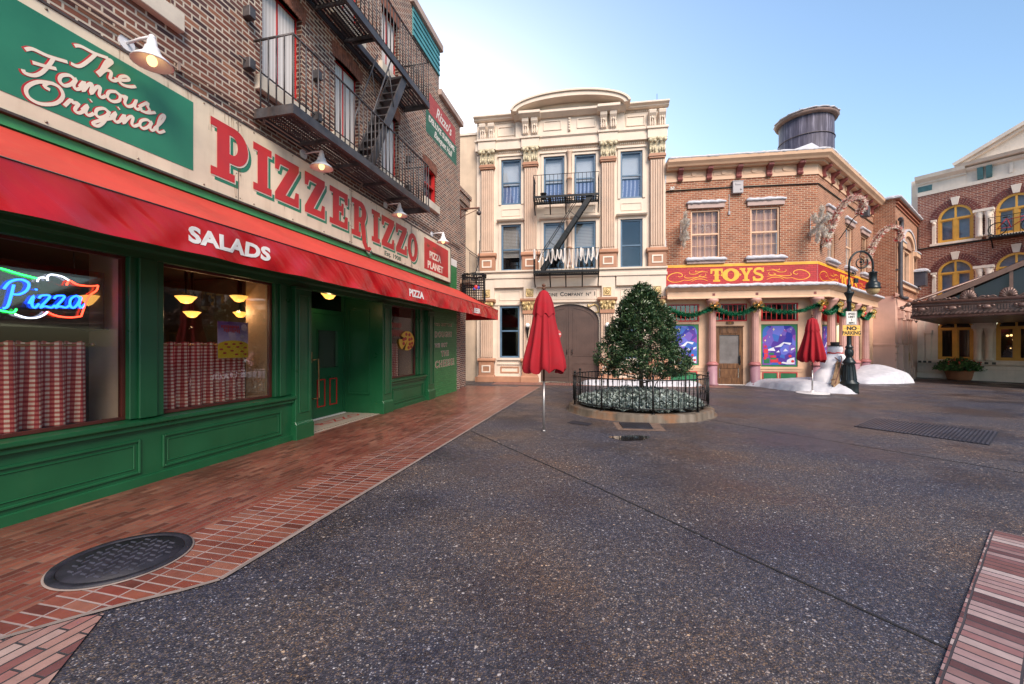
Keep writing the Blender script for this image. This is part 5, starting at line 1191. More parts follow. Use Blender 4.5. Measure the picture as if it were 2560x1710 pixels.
# ------------------------------------------------------------ brick building with arched window (local frame FB)
bb=root('corner_brick_building',FB,'brick building with snowy coping, arched window and pink ground floor, right of the toy shop','building')
m=MB()
def yz(m,o0,o1,z0,z1,k=0): m.quad((k,o0,z0),(k,o1,z0),(k,o1,z1),(k,o0,z1))
yz(m,-1.5,0,3.8,8.4); m.wall(0,5.9,3.8,8.4,[(.55,1.35,4.5,6.2),(1.35,4.3,4.5,6.45),(4.3,5.2,4.5,6.2)],0,.3)
m.quad((0,0,8.4),(5.9,0,8.4),(5.9,-2,8.4),(0,-2,8.4)); m.build('brick_wall',M['brick_t'],bb)
m=MB(); 
for i,(z,o) in enumerate(((8.02,.05),(8.16,.1),(8.30,.15))): m.box(.0-.003*i-.0,5.88,0,o,z,z+.06)
m.build('brick_corbels',paint('corbel_brick',(.34,.13,.08),.8,.2),bb)
m=MB(); snowbar(m,-.12,5.9,-.5,.22,8.38,.14,50); m.build('snow_cap',M['snow'],bb)
m=MB(); snowbar(m,-.85,.0,-.12,.12,8.38,.13,51); o=m.build('snow_cap',M['snow'],bb); o.location=(0,0,0); o.rotation_euler=(0,0,R(-90)); 
m=MB(); yz(m,-1.5,0,-.4,3.8); m.wall(0,5.9,-.4,3.8,[(.95,1.75,-.35,2.65)],0,.3); m.build('pink_wall',M['pinkwall'],bb)
m=MB(); m.extk([(0,3.74),(.1,3.76),(.14,3.84),(.0,3.95)],-.1,5.85); m.box(-.03,0,-.8,.0,1.46,1.56); m.box(-.03,.9,.0,.04,1.46,1.56)
for z in [-.1+.3*i for i in range(5)]: m.box(.0,.35,0,.05,z,z+.26)
for k in (.55,1.85,2.4,3.1): 
    m.box(k,k+.22,0,.18,-.35,1.5); m.box(k-.03,k+.25,0,.24,-.35,.35); m.box(k,k+.2,0,.14,1.56,2.9); m.box(k-.04,k+.24,0,.22,2.75,3.1)
m.box(.5,2.7,0,.12,2.95,3.2); m.box(.5,3.4,0,.2,3.15,3.3)
for i in range(6): m.box(1.0+i*.13,1.06+i*.13,0,.12,2.7,2.85)
m.build('pink_mouldings',M['pinkwall'],bb,.008)
m=MB(); m.box(.95,1.75,-.28,-.24,-.33,2.6); frame(1.0,1.7,-.25,2.55,.12,-.24,-.2,m); d_=m.build('door',paint('grey_green_door',(.12,.16,.13),.5,.1),bb); m=MB(); m.box(1.18,1.52,-.235,-.23,.2,2.2); m.build('pane',M['gl_dark'],d_)
m=MB(); frame(.55,1.35,4.5,6.2,.08,-.25,-.1,m); frame(4.3,5.2,4.5,6.2,.08,-.25,-.1,m); frame(1.55,4.1,4.5,6.4,.12,-.25,-.08,m); m.box(2.75,2.85,-.25,-.1,4.6,6.3)
for a,b in ((.45,1.5),(4.15,5.35)): m.box(a,b,-.05,.18,6.2,6.42)
m.box(1.3,1.55,-.3,.06,4.5,6.5); m.box(4.1,4.35,-.3,.06,4.5,6.5); m.box(.4,5.4,0,.12,4.3,4.5)
m.ext(arc(2.825,6.5,1.5,.72,0,180,16)+list(reversed(arc(2.825,6.5,1.2,.5,0,180,16))),-.0,.1); w=m.build('arched_window',M['tpeach'],bb)
m=MB(); m.flat(arc(2.825,6.42,1.3,.6,0,180,14),.01); m.build('arch_infill',paint('arch_infill_tan',(.42,.26,.19),.7,.1),w,rec=False)  # infill in an even tone, darker than the arch frame
m=MB(); m.box(.6,5.1,-.21,-.2,4.5,6.4); m.build('pane',M['gl_sky'],w); m=MB(); m.box(.6,5.1,-.29,-.28,4.5,6.4); m.build('curtain',M['drape'],w)
m=MB(); 
P_=arc(2.825,6.5,1.58,.80,0,180,20); 
for (a,b),(c,d_) in zip(P_,P_[1:]): m.bar((a,.06,b),(c,.06,d_),.16,.09)
m.build('snow_arch',M['snow'],bb)
for a,b,z in ((.4,1.4,6.42),(4.3,5.4,6.42),(.4,5.4,4.5)): m=MB(); snowbar(m,a,b,-.02,.2,z,.1,int(a*9+z)); m.build('snow',M['snow'],bb)
r=root('air_conditioner',FB,'dark window air conditioner capped with snow, at the arched window of the corner brick building','air conditioner',4.25,.0,4.62); m=MB(); m.box(0,.75,0,.5,0,.75)
for i in range(8): m.box(.04,.71,.5,.51,.06+i*.085,.1+i*.085)
m.build('case',paint('ac_dark',(.05,.05,.07),.4,.15),r,.01); m=MB(); snowbar(m,-.08,.85,-.0,.58,.75,.16,60); m.build('snow',M['snow'],r)
r=root('downpipe',FB,'dark downpipe with a hooked top on the corner of the brick building','pipe',.16,.16,0); m=MB(); m.tube(cat([(-.15,.0,7.35),(.1,.0,7.42),(.22,.0,7.2),(.14,0,6.7),(.0,.0,6.3),(-.02,0,5),(-.02,0,4.0),(.02,.05,3.72),(.2,.2,3.68)],4),.085,10); m.box(-.12,.1,-.16,-.02,5.0,5.06); m.build('pipe',paint('pipe_grey',(.075,.07,.08),.4,.15,metal=.3),r)
r=root('wall_lantern',FB,'small black lantern on a bracket by the green door of the pink ground floor','lantern',2.5,0,3.0); m=MB(); m.tube([(0,0,.05),(0,.15,.25),(0,.35,.22),(0,.38,.1)],.018,6); m.box(-.03,.03,0,.02,-.05,.35); m.lathe([(.02,.1),(.12,.02),(.13,-.02)],(0,.38),6); 
for q in range(6): a=q*math.pi/3; m.tube([(.12*math.cos(a),.38+.12*math.sin(a),0),(.06*math.cos(a),.38+.06*math.sin(a),-.32)],.008,4)
m.lathe([(.07,-.32),(.03,-.38),(.01,-.42)],(0,.38),6); m.build('lantern_frame',M['black'],r)
r=root('brass_plaque',FB,'brass plaque on the wall right of the green door','plaque',2.12,.18,.9); m=MB(); m.box(-.12,.12,0,.02,-.2,.2); m.build('plate',M['brass'],r)
# ------------------------------------------------------------ building with yellow windows (frame FRt, ground at -0.3)
rb=root('yellow_window_building',FRt,'brick and pale stone building with yellow arched windows and pediment at the right edge','building')
def zz(z): return 1.5+(z-1.5)*1.2
AW=[(.80,2.11),(2.86,4.17),(4.95,6.26)]
rows=[(6.95,8.15,8.86),(4.06,5.3,5.98)]; gr_=(.72,2.35,2.95)
holes=[(a,b,z0,z1) for a,b in AW for z0,zs,z1 in rows]
m=MB(); m.wall(0,8,3.1,9.69,holes,0,.2); m.quad((0,0,3.1),(0,0,9.69),(0,-3,9.69),(0,-3,3.1)); m.build('brick_wall',M['brick_r'],rb)
m=MB(); m.wall(0,8,-.35,3.12,[(a,b,gr_[0],gr_[2]) for a,b in AW],.004,.2); m.quad((0,.004,-.35),(0,.004,3.12),(0,-3,3.12),(0,-3,-.35)); m.build('stone_wall',M['rcream'],rb)
# brick corners above each arch, in radiating bricks
def archcorner(m,a,b,zs,zt,o0,o1):
    A=arc((a+b)/2,zs,(b-a)/2,zt-zs,0,180,20); m.ext([(b,zt+.002)]+A[:11],o0,o1); m.ext([(a,zt+.002)]+list(reversed(A[10:])),o0,o1)
m=MB(); [archcorner(m,a,b,zs,zt,-.18,.002) for a,b in AW for z0,zs,zt in rows]; m.parts('arch_corner',M['brick_r'],rb)
m=MB()
for a,b in AW:
    for z0,zs,zt in rows:
        c=(a+b)/2
        for i in range(26):
            th=math.pi*(i+.5)/26; 
            if abs(th-math.pi/2)<.13: continue
            r0,r1=(b-a)/2+.02,(b-a)/2+.33; q0,q1=zt-zs+.02,zt-zs+.33; w=.045
            p=[(c+r0*math.cos(th-w),zs+q0*math.sin(th-w)),(c+r1*math.cos(th-w*.8),zs+q1*math.sin(th-w*.8)),(c+r1*math.cos(th+w*.8),zs+q1*math.sin(th+w*.8)),(c+r0*math.cos(th+w),zs+q0*math.sin(th+w))]
            m.ext(p,0,.012+.004*(i%2))
m.parts('brick_arch',paint('arch_brick_dark',(.17,.05,.045),.8,.3,9,.2),rb)
m=MB()
for a,b in AW:
    c=(a+b)/2
    for z0,zs,zt in rows: m.ext([(c-.10,zt-.0),(c+.10,zt-.0),(c+.17,zt+.42),(c-.17,zt+.42)],0,.07)
    for z0,zs,zt in rows: m.box(a-.27,a-.03,0,.10,zs-.02,zs+.10); m.box(b+.03,b+.27,0,.10,zs-.02,zs+.10); m.box(a-.22,a-.06,0,.06,z0,zs-.02); m.box(b+.06,b+.22,0,.06,z0,zs-.02); m.ball((a-.14,.1,zs-.1),.08,8); m.ball((b+.14,.1,zs-.1),.08,8); m.box(a-.3,b+.3,0,.12,z0-.12,z0)
m.parts('keystone_trim',M['rcream'],rb,.01)
for k in (2.33,2.63,4.4,4.7):
    for z0,z1 in ((6.95,8.2),(4.06,5.35)):
        m=MB(); m.lathe([(.15,z0),(.15,z0+.08),(.115,z0+.14),(.105,z1-.3),(.13,z1-.26),(.115,z1-.22),(.17,z1-.04),(.17,z1)],(k,.12),16); m.build('column',M['rcream'],rb)
m=MB()
for k in (2.48,4.55):
    for z1 in (8.2,5.35): m.box(k-.36,k+.36,-.0,.30,z1+.0,z1+.14)
m.build('column_cap',M['rcream'],rb,.01)
def yw(a,b,z0,zs,zt,par,kind):
    c=(a+b)/2; o=-.03; m=MB(); w=.10
    m.box(a,a+w,-.15,o,z0,zs); m.box(b-w,b,-.15,o,z0,zs); m.box(a+w,b-w,-.15,o,z0,z0+w); m.box(a,b,-.15,o+.01,zs-.03,zs+.06); m.box(c-.075,c+.075,-.15,o+.005,z0+w,zs-.03); m.box(c-.035,c+.035,-.15,o,zs+.06,zt-w*.8)
    m.ext(arc(c,zs,(b-a)/2,zt-zs,0,180,20)+list(reversed(arc(c,zs,(b-a)/2-w,zt-zs-w,0,180,20))),-.15,o)
    for s0,s1 in ((a+w,c-.075),(c+.075,b-w)): frame(s0,s1,z0+w,zs-.03,.05,-.13,-.06,m)
    win=m.build('arched_window',M['yellow'],par)
    m=MB(); m.flat([(a+w,z0+w),(b-w,z0+w)]+arc(c,zs,(b-a)/2-w*.8,zt-zs-w*.8,0,180,16),-.1); m.build('pane',kind,win,rec=False)
    m=MB(); m.flat([(a,z0),(b,z0)]+arc(c,zs,(b-a)/2,zt-zs,0,180,16),-.35); m.build('window_backing',M['pblind2'] if kind is M['gl_sky'] else M['dark_in'],win,rec=False)
M['pblind2']=paint('bluish_blind',(.30,.36,.48),.6,.15)
for a,b in AW:
    for z0,zs,zt in rows: yw(a,b,z0,zs,zt,rb,M['gl_sky'])
    yw(a,b,gr_[0],gr_[1],gr_[2],rb,M['gl_dark'])
m=MB()
for k in (2.30,2.66,4.38,4.74): m.lathe([(.17,.72),(.17,.82),(.125,.9),(.115,1.95),(.14,2.0),(.12,2.05),(.19,2.25),(.19,2.32)],(k,.16),16)
for k in (2.48,4.56): m.box(k-.40,k+.40,.005,.36,2.32,2.5); m.box(k-.3,k+.3,.005,.28,2.5,3.1)
m.box(.35,.55,.005,.1,.72,2.1); m.box(.3,.6,.005,.16,2.1,2.3); m.box(0.0,.3,.005,.06,.6,3.0); m.box(0,8,.005,.12,.50,.66); m.box(0,8,.005,.20,-.35,-.02); m.box(1.75,8,.12,.5,-.35,.28); m.box(1.75,8,.12,.46,.28,.45); m.box(0,1.75,.005,.1,.05,.35)
m.build('stone_mouldings',M['rcream'],rb,.01)
m=MB()
for k in (.05,.25,.45,2.25,2.5,2.75): m.box(k,k+.13,.12,.126,.52,.63)
m.parts('vent_slot',paint('slot_dark',(.08,.085,.08),.7,.2),rb)
m=MB(); m.box(-.35,.0,-3,-.4,8.9,10.75); m.box(0,8,-3,.04,9.69,9.86); m.extk([(-3,9.86),(.0,9.86),(.0,10.3),(.08,10.34),(.08,10.42),(.30,10.56),(.36,10.74),(-3,10.80)],-.05,1.85)
m.extk([(-3,9.86),(-.02,9.86),(-.02,10.42),(.12,10.5),(.2,10.62),(-3,10.66)],1.85,8)
for k in (3.3,4.4): m.box(k,k+.12,0,.03,9.9,10.4)
# pediment
m.ext([(1.55,10.7),(1.55,10.82),(6.2,13.1),(10.9,10.82),(10.9,10.7),(8.6,10.7)],-2,.1); 
for a,b in (((1.45,10.86),(6.2,13.2)),): m.bar((a[0],.22,a[1]),(b[0],.22,b[1]),.5,.16); m.bar((a[0]+.1,.14,a[1]-.12),(b[0],.14,b[1]-.16),.32,.12)
m.extk([(.0,10.66),(.34,10.70),(.44,10.84),(.0,10.9)],1.5,8); m.build('cornice',M['rcream'],rb)
m=MB(); m.box(.02,.58,.0,.02,9.93,10.22); m.build('teal_panel',M['teal'],rb)
m=MB()
for k in (2.25,2.55): m.extk([(.0,9.9),(.06,9.9),(.12,10.1),(.16,10.48),(0,10.5)],k,k+.2)
m.parts('teal_bracket',M['teal'],rb)
m=MB(); m.tube([(.02,.05,8.6),(.02,.05,6.78),(2.7,.05,6.78)],.04,6); m.build('conduit',M['black'],rb)
# balcony with bicycle
bl=root('balcony',FRt,'small black iron balcony under the second yellow window, with a bicycle on it','balcony',2.72,0,6.82)
m=MB(); m.box(0,2.2,0,.75,-.1,-.04); 
for i in range(24): m.box(.05+i*.09,.09+i*.09,.0,.8,-.04,.0)
for k in (.05,1.1,2.1): m.tube([(k,.7,-.1),(k,.3,-.2),(k,.03,-.5)],.03,5)
m.build('deck',M['black'],bl); m=MB(); m.tube([(0,0,.9),(0,.75,.9),(2.2,.75,.9),(2.2,0,.9)],.015,5)
for i in range(12): m.tube([(i*.2,.75,0),(i*.2,.75,.9)],.009,4)
for o in (.2,.4,.6): m.tube([(0,o,0),(0,o,.9)],.009,4)
m.build('railing',M['black'],bl)
bi=root('bicycle',FRt,'red and dark bicycle parked on the black balcony of the yellow-windowed building','bicycle',3.5,.5,6.84)
def ring(m,c,r,t): m.tube([(c[0]+r*math.cos(q*math.pi/12),c[1],c[2]+r*math.sin(q*math.pi/12)) for q in range(24)],t,6,closed=True)
for k in (-.52,.52):
    m=MB(); ring(m,(k,0,.32),.31,.018); w=m.build('wheel',M['black'],bi); m=MB(); ring(m,(k,0,.32),.285,.008)
    for q in range(8): m.tube([(k,0,.32),(k+.28*math.cos(q*.785),0,.32+.28*math.sin(q*.785))],.004,3)
    m.build('spokes',M['iron'],w)
m=MB()
for a,b in (((-.52,.32),(-.1,.32)),((-.1,.32),(-.22,.78)),((-.22,.78),(-.52,.32)),((-.2,.70),(.36,.76)),((-.1,.32),(.38,.68)),((.34,.86),(.52,.32))): m.tube([(a[0],0,a[1]),(b[0],0,b[1])],.018,6)
m.build('frame',M['red'],bi); m=MB(); m.ball((-.24,0,.83),.05,8,(2.6,1.4,.6)); m.build('saddle',M['black'],bi)
m=MB(); m.tube([(.34,0,.84),(.32,0,.95),(.32,.2,.98),(.25,.24,.98)],.012,5); m.tube([(.32,0,.95),(.32,-.2,.98),(.25,-.24,.98)],.012,5); m.build('handlebar',M['black'],bi)
# chandelier glow inside the ground window
r=root('chandelier',FRt,'glowing cluster of small lamps behind the ground floor yellow window at the right edge','lamp',3.2,-.3,1.95); m=MB()
for k,z in ((0,0),(.12,.02),(.3,-.14),(.36,-.12),(.2,-.2),(.1,-.62),(.2,-.62),(.3,-.62)): m.ball((k,0,z),.05 if z>-.5 else .025,8)
m.build('glass_shades',emis('warm_cluster',(1,.6,.22),2.2),r)
# ------------------------------------------------------------ things standing in the street
class WM(MB):
    """builder in plain x, y, z"""
    def P(s,x,y,z): s.v.append((x,y,z)); return len(s.v)-1
# closed umbrellas
M['canvas']=paint('red_canvas',(.31,.004,.013),.85,.10,5,.15,120)
M['steel']=paint('pole_steel',(.40,.38,.38),.35,.1,metal=.7); M['polewood']=paint('pole_wood',(.13,.05,.025),.4,.2)
def umbrella(x,y,lb,sc,zb,zt,base,nf=8,seed=0):
    r=root('closed_umbrella',None,lb,'umbrella',x,y,0,group='closed red patio umbrellas')
    m=WM(); H=zt-zb; rr=random.Random(seed); ph=rr.random()*6
    def fold(a,z):
        t=(zt-z)/H; return 1+(.05+.19*t)*math.cos(nf*a+ph+.5*math.sin(3*a))+.06*t*math.cos(3*a+1+ph)+.05*math.sin(2*nf*a+2+3*t)*t
    pr=[(.298,zb+.0),(.315,zb+.05),(.31,zb+.18),(.285,zb+.34),(.25,zb+.52),(.215,zb+.72),(.185,zb+.88),(.165,zb+1.02),(.15,zb+1.15),(.12,zb+1.28),(.07,zt-.03),(.03,zt)]
    k=H/1.4; pr=[(a*sc,zb+(b-zb)*k if b<zt-.04 else b) for a,b in pr]; n=96; rings=[]
    for j,(ra,z) in enumerate(pr):
        rings.append([m.P(ra*fold(2*math.pi*i/n,z)*math.cos(2*math.pi*i/n),ra*fold(2*math.pi*i/n,z)*math.sin(2*math.pi*i/n),z+(.045*math.cos(nf*2*math.pi*i/n+ph+1.2)*max(0,1-j/3))) for i in range(n)])
    for p,q in zip(rings,rings[1:]):
        for i in range(n): m.F(p[i],p[(i+1)%n],q[(i+1)%n],q[i],sm=True)
    m.build('canopy',M['canvas'],r,rec=False)
    m=WM(); rings=[]; zf=zb+.97*k
    for j,(ra,z) in enumerate(((.185,zf),(.18,zf+.06),(.16,zf+.2),(.13,zf+.30),(.075,zt-.02),(.03,zt+.012))):
        rings.append([m.P(ra*sc*(1+.09*math.cos(nf*2*math.pi*i/n+ph)*(1-j/6))*math.cos(2*math.pi*i/n),ra*sc*(1+.09*math.cos(nf*2*math.pi*i/n+ph)*(1-j/6))*math.sin(2*math.pi*i/n),z+(.03*math.cos(nf*2*math.pi*i/n+ph) if j==0 else 0)) for i in range(n)])
    for p,q in zip(rings,rings[1:]):
        for i in range(n): m.F(p[i],p[(i+1)%n],q[(i+1)%n],q[i],sm=True)
    m.build('top_flounce',M['canvas'],r,rec=False)
    zs=.87 if not base else .72
    m=WM(); m.lathe([(.021,.0),(.021,zs)],n=12); m.lathe([(.03,.0),(.03,.03)],n=12); m.build('pole_sleeve',M['steel'],r)
    m=WM(); m.lathe([(.017,zs),(.017,zt+.03),(.035,zt+.035),(.035,zt+.05),(.015,zt+.06),(.02,zt+.075),(.032,zt+.09),(.03,zt+.11),(.012,zt+.125)],n=12); m.build('pole',M['polewood'],r)
    if base: m=WM(); m.lathe([(.44,0.004),(.44,.02),(.40,.03),(.05,.035),(.045,.09),(.03,.1)],n=36); m.build('base_plate',paint('plate_white',(.66,.64,.64),.4,.08),r)
    return r
umbrella(.55,7.19,'closed red umbrella on a thin steel pole standing in front of the brown firehouse door',1.0,1.05,2.43,False,8,2)
umbrella(9.27,12.84,'closed red umbrella with round white base plate, beside the snowman',1.0,1.0,2.32,True,10,5)
# round planter
PX,PY=2.90,9.57
pl=root('planter_kerb',None,'round stained concrete planter kerb round the tree','kerb',PX,PY,0)
t=NT('stained_concrete'); n=t.noise(2.5,6); x,y,z=t.sep(t.obj()); st=t.noise(1,4,vec=t.comb(t.math('MULTIPLY',x,7),t.math('MULTIPLY',y,7),t.math('MULTIPLY',z,1)))
t.set(t.mix(t.ramp(n,(.5,0.0),(.68,.75)),t.ramp(st,(.35,(.07,.055,.04)),(.55,(.13,.105,.08)),(.75,(.20,.17,.14))),(.20,.085,.03)),.8); t.bump(t.noise(40,3),.3,.01)
m=WM(); m.lathe([(1.36,-.02),(1.36,.13),(1.40,.145),(1.55,.145),(1.58,.12),(1.585,0),(1.64,.004),(1.65,-.02)],n=72,cap=False); m.build('kerb_ring',t.m,pl)
m=WM(); m.lathe([(1.36,.10),(.02,.16)],n=40,cap=False); o=m.build('planting_soil',paint('soil',(.045,.03,.02),.95,.3,8,.6),pl)
fc=root('round_fence',None,'low circular black iron fence on the planter kerb','fence',PX,PY,0)
RF=1.475
m=WM()
for z,th in ((.24,.011),(.805,.014)): m.tube([(RF*math.cos(q*math.pi/36),RF*math.sin(q*math.pi/36),z) for q in range(72)],th,6,closed=True)
m.build('rails',M['black'],fc)
for i in range(9):
    a=2*math.pi*i/9+.42; c=(RF*math.cos(a),RF*math.sin(a)); m=WM(); m.lathe([(.021,.14),(.021,.85)],c,8); m.ball((c[0],c[1],.885),.032,8); m.lathe([(.04,.14),(.04,.16)],c,8); m.build('post',M['black'],fc)
NB=63; cnt=0
for i in range(72):
    if i%8==0: continue
    a=2*math.pi*i/72+.42; x,y=RF*math.cos(a),RF*math.sin(a); m=WM(); m.lathe([(.0085,.24),(.0085,.80)],(x,y),6)
    if i%2: m.ball((x,y,.53),.021,6,(1,1,1.2)); m.lathe([(.014,.56),(.014,.575)],(x,y),6); m.lathe([(.014,.485),(.014,.50)],(x,y),6)
    m.build('baluster',M['black'],fc)
# silver foliage
t=NT('silver_leaf'); g=t.new('ShaderNodeNewGeometry'); n=t.noise(9,3); t.set(t.mix(t.ramp(n,(.35,0.0),(.65,1.0)),t.ramp(g.outputs['Random Per Island'],(.0,(.05,.08,.05)),(.3,(.17,.22,.18)),(1.0,(.42,.47,.44))),(.34,.40,.40)),.8)
m=WM(); rr=random.Random(9)
def silverh(r): return .20+.20*(1-(r/1.36)**2)
for i in range(1900):
    a=rr.random()*6.283; r=1.33*math.sqrt(rr.random()); cx_,cy_=r*math.cos(a),r*math.sin(a); h=silverh(r)*(.75+.5*rr.random())
    for j in range(9):
        b=rr.random()*6.283; l=.06+.085*rr.random(); el=.1+1.1*rr.random(); dx,dy,dz=math.cos(b)*math.cos(el),math.sin(b)*math.cos(el),math.sin(el); w=.015+.01*rr.random()
        p=(cx_,cy_,h-.03+.03*rr.random()); q=(p[0]+dx*l,p[1]+dy*l,p[2]+dz*l*.8); sx,sy=-math.sin(b)*w,math.cos(b)*w; mid=((p[0]+q[0])/2,(p[1]+q[1])/2,(p[2]+q[2])/2+.012)
        i0=[m.P(*p),m.P(mid[0]+sx,mid[1]+sy,mid[2]),m.P(*q),m.P(mid[0]-sx,mid[1]-sy,mid[2])]; m.F(*i0)
o=m.build('silver_foliage',t.m,None,rec=False,kind='stuff',label='silvery feathery ground cover filling the round planter under the tree',category='ground cover'); o.location=(PX,PY,0)
# tree
tr=root('evergreen_tree',None,'small dense dark evergreen tree with glossy leaves in the round fenced planter','tree',2.99,9.60,.12)
M['bark']=paint('bark',(.075,.055,.045),.9,.35,12,.8,30)
m=WM(); m.tube([(0,0,0),(.01,.0,.3),(-.01,.01,.6),(.0,0,1.2),(.02,0,2.0),(0,0,2.5)],.068,10,r1=.015)
m.tube([(.02,-.02,.10),(.14,-.05,.20),(.26,-.06,.32),(.30,-.1,.5),(.42,-.12,.7)],.018,6,r1=.008); m.tube([(.14,-.05,.20),(.2,.0,.32),(.2,.02,.6)],.012,6)
for i in range(26):
    a=i*2.4; z=.5+i*.07; l=(2.6-z)*.36; m.tube([(0,0,z),(l*.5*math.cos(a),l*.5*math.sin(a),z+.08),(l*math.cos(a),l*math.sin(a),z+.12)],.018,5,r1=.005)
m.build('trunk',M['bark'],tr)
t=NT('glossy_leaf'); g=t.new('ShaderNodeNewGeometry'); t.set(t.ramp(g.outputs['Random Per Island'],(.0,(.012,.035,.014)),(.45,(.024,.060,.024)),(.8,(.058,.105,.038)),(1.0,(.15,.20,.10))),.30,spec=.5)
m=WM(); rr=random.Random(21)
prof=[(.62,.45),(.70,.86),(.82,1.02),(1.0,1.08),(1.2,1.02),(1.4,.93),(1.6,.84),(1.85,.72),(2.1,.60),(2.35,.47),(2.55,.32),(2.70,.17),(2.80,.04)]
def crad(z):
    for (a,b),(c,d) in zip(prof,prof[1:]):
        if a<=z<=c: return b+(d-b)*(z-a)/(c-a)
    return .02
cl=[]
while len(cl)<760:
    z=.66+2.09*rr.random()**.85; R0=crad(z)
    if rr.random()>R0/1.03+.12: continue
    a=rr.random()*6.283; r=R0*(1-.45*rr.random()**1.8)*(.95+.07*math.sin(3*a+z*4)+.04*math.sin(7*a+9*z)); cl.append((r*math.cos(a),r*math.sin(a),z,a))
for (x0,y0,z0,a0) in cl:
    s=.085+.05*rr.random()
    for j in range(34):
        u=Vector((rr.gauss(0,1),rr.gauss(0,1),rr.gauss(0,.75))); u=u.normalized()*s*(rr.random()**.4)
        c=Vector((x0,y0,z0))+u; b=a0+rr.gauss(0,1.0); el=rr.gauss(.15,.6); d=Vector((math.cos(b)*math.cos(el),math.sin(b)*math.cos(el),math.sin(el))); l=.032+.018*rr.random(); w=.013+.006*rr.random()
        sd_=d.cross(Vector((rr.gauss(0,.5),rr.gauss(0,.5),1))).normalized()*w; up=sd_.cross(d).normalized()*.006
        i0=[m.P(*(c-d*l)),m.P(*(c+sd_+up)),m.P(*(c+d*l)),m.P(*(c-sd_+up))]; m.F(i0[0],i0[1],i0[2]); m.F(i0[0],i0[2],i0[3])
m.build('crown',t.m,tr,rec=False)
# grates and covers
gi=paint('cast_iron',(.016,.015,.024),.6,.3,8,.3,40)
gi2=paint('tread_highlight',(.11,.11,.15),.35,.2,8,.2,40,metal=.4)  # lighter than the lid: highlights of the raised treads put into the colour
mh=root('manhole_cover',None,'round black cast-iron manhole cover set in the brick pavement','manhole cover',-2.70,2.90,.012,rz=FP.rot)
m=WM(); m.lathe([(.375,0),(.375,.014),(.335,.016),(.33,.008)],n=64,cap=False); m.build('rim',gi,mh)
m=WM(); m.lathe([(.328,.004),(.328,.010),(.0,.010)],n=64,cap=False); m.build('lid',gi,mh); m=WM()
for i in range(-5,6):
    for j in range(-5,6):
        x,y=i*.058,j*.058
        if math.hypot(x,y)<.285:
            if (i+j)%2: m.box(x-.022,x+.022,y-.005,y+.005,.0105,.017)
            else: m.box(x-.005,x+.005,y-.022,y+.022,.0105,.017)
m.build('tread_dashes',gi2,mh)  # raised iron dashes of the tread pattern, one mesh
m=WM(); m.lathe([(.388,0),(.388,.004),(.376,.004)],n=64,cap=False); m.build('mortar_ring',MATS['pale_mortar'],mh)
def quadthing(name,pts,lb,cat_,bars=0,th=.012,matb=None):
    cx_=sum(p[0] for p in pts)/4; cy_=sum(p[1] for p in pts)/4; r=root(name,None,lb,cat_,cx_,cy_,.003)
    Q=[(p[0]-cx_,p[1]-cy_) for p in pts]; m=WM()
    L=lambda a,b,t:(a[0]+(b[0]-a[0])*t,a[1]+(b[1]-a[1])*t)
    b_=[m.P(p[0],p[1],0) for p in Q]; t_=[m.P(p[0],p[1],th*.4) for p in Q]; m.F(*t_)
    for i in range(4): m.F(b_[i],b_[(i+1)%4],t_[(i+1)%4],t_[i])
    m.build('backing',matb or gi,r); m=WM()
    for i in range(bars):
        t0=(i+.15)/bars; t1=(i+.6)/bars; a=L(Q[0],Q[1],t0);b=L(Q[0],Q[1],t1);c=L(Q[3],Q[2],t1);d=L(Q[3],Q[2],t0)
        lo=[m.P(*p,th*.42) for p in (a,b,c,d)]; hi=[m.P(*p,th) for p in (a,b,c,d)]; m.F(*hi)
        for q in range(4): m.F(lo[q],lo[(q+1)%4],hi[(q+1)%4],hi[q])
    if bars: m.build('bars',paint('grate_steel',(.10,.10,.13),.35,.3,metal=.5),r)
    return r
quadthing('drain_cover',[(1.06,7.99),(1.21,8.21),(1.53,7.89),(1.40,7.70)],'small plain dark drain cover in the road left of the planter grate','drain cover',0,.012)
m=WM(); 
for p in ((1.86,7.30),(2.68,7.20),(2.80,7.95),(1.95,8.06)): m.P(*p,.0035)
m.F(0,1,2,3); m.build('concrete_pad',paint('pad_concrete',(.17,.11,.08),.8,.3,10,.4),kind='structure')
quadthing('drain_grate',[(1.99,7.45),(2.51,7.37),(2.62,7.93),(2.06,7.99)],'rectangular slotted drain grate on a concrete pad before the planter','drain grate',22,.02)
quadthing('floor_grate',[(6.26,7.62),(7.11,6.19),(8.34,7.13),(7.38,8.47)],'large dark ribbed metal floor grate flush with the road at the right','floor grate',34,.016)
t=NT('standing_water'); t.set((.02,.018,.018),.03,spec=.6)
m=WM(); i=[m.P(1.90+(.30+.07*math.sin(3*a))*math.cos(a),6.68+(.22+.05*math.sin(2*a+1))*math.sin(a),.0045) for a in [q*math.pi/18 for q in range(36)]]; m.F(*i); m.build('puddle',t.m,kind='structure')
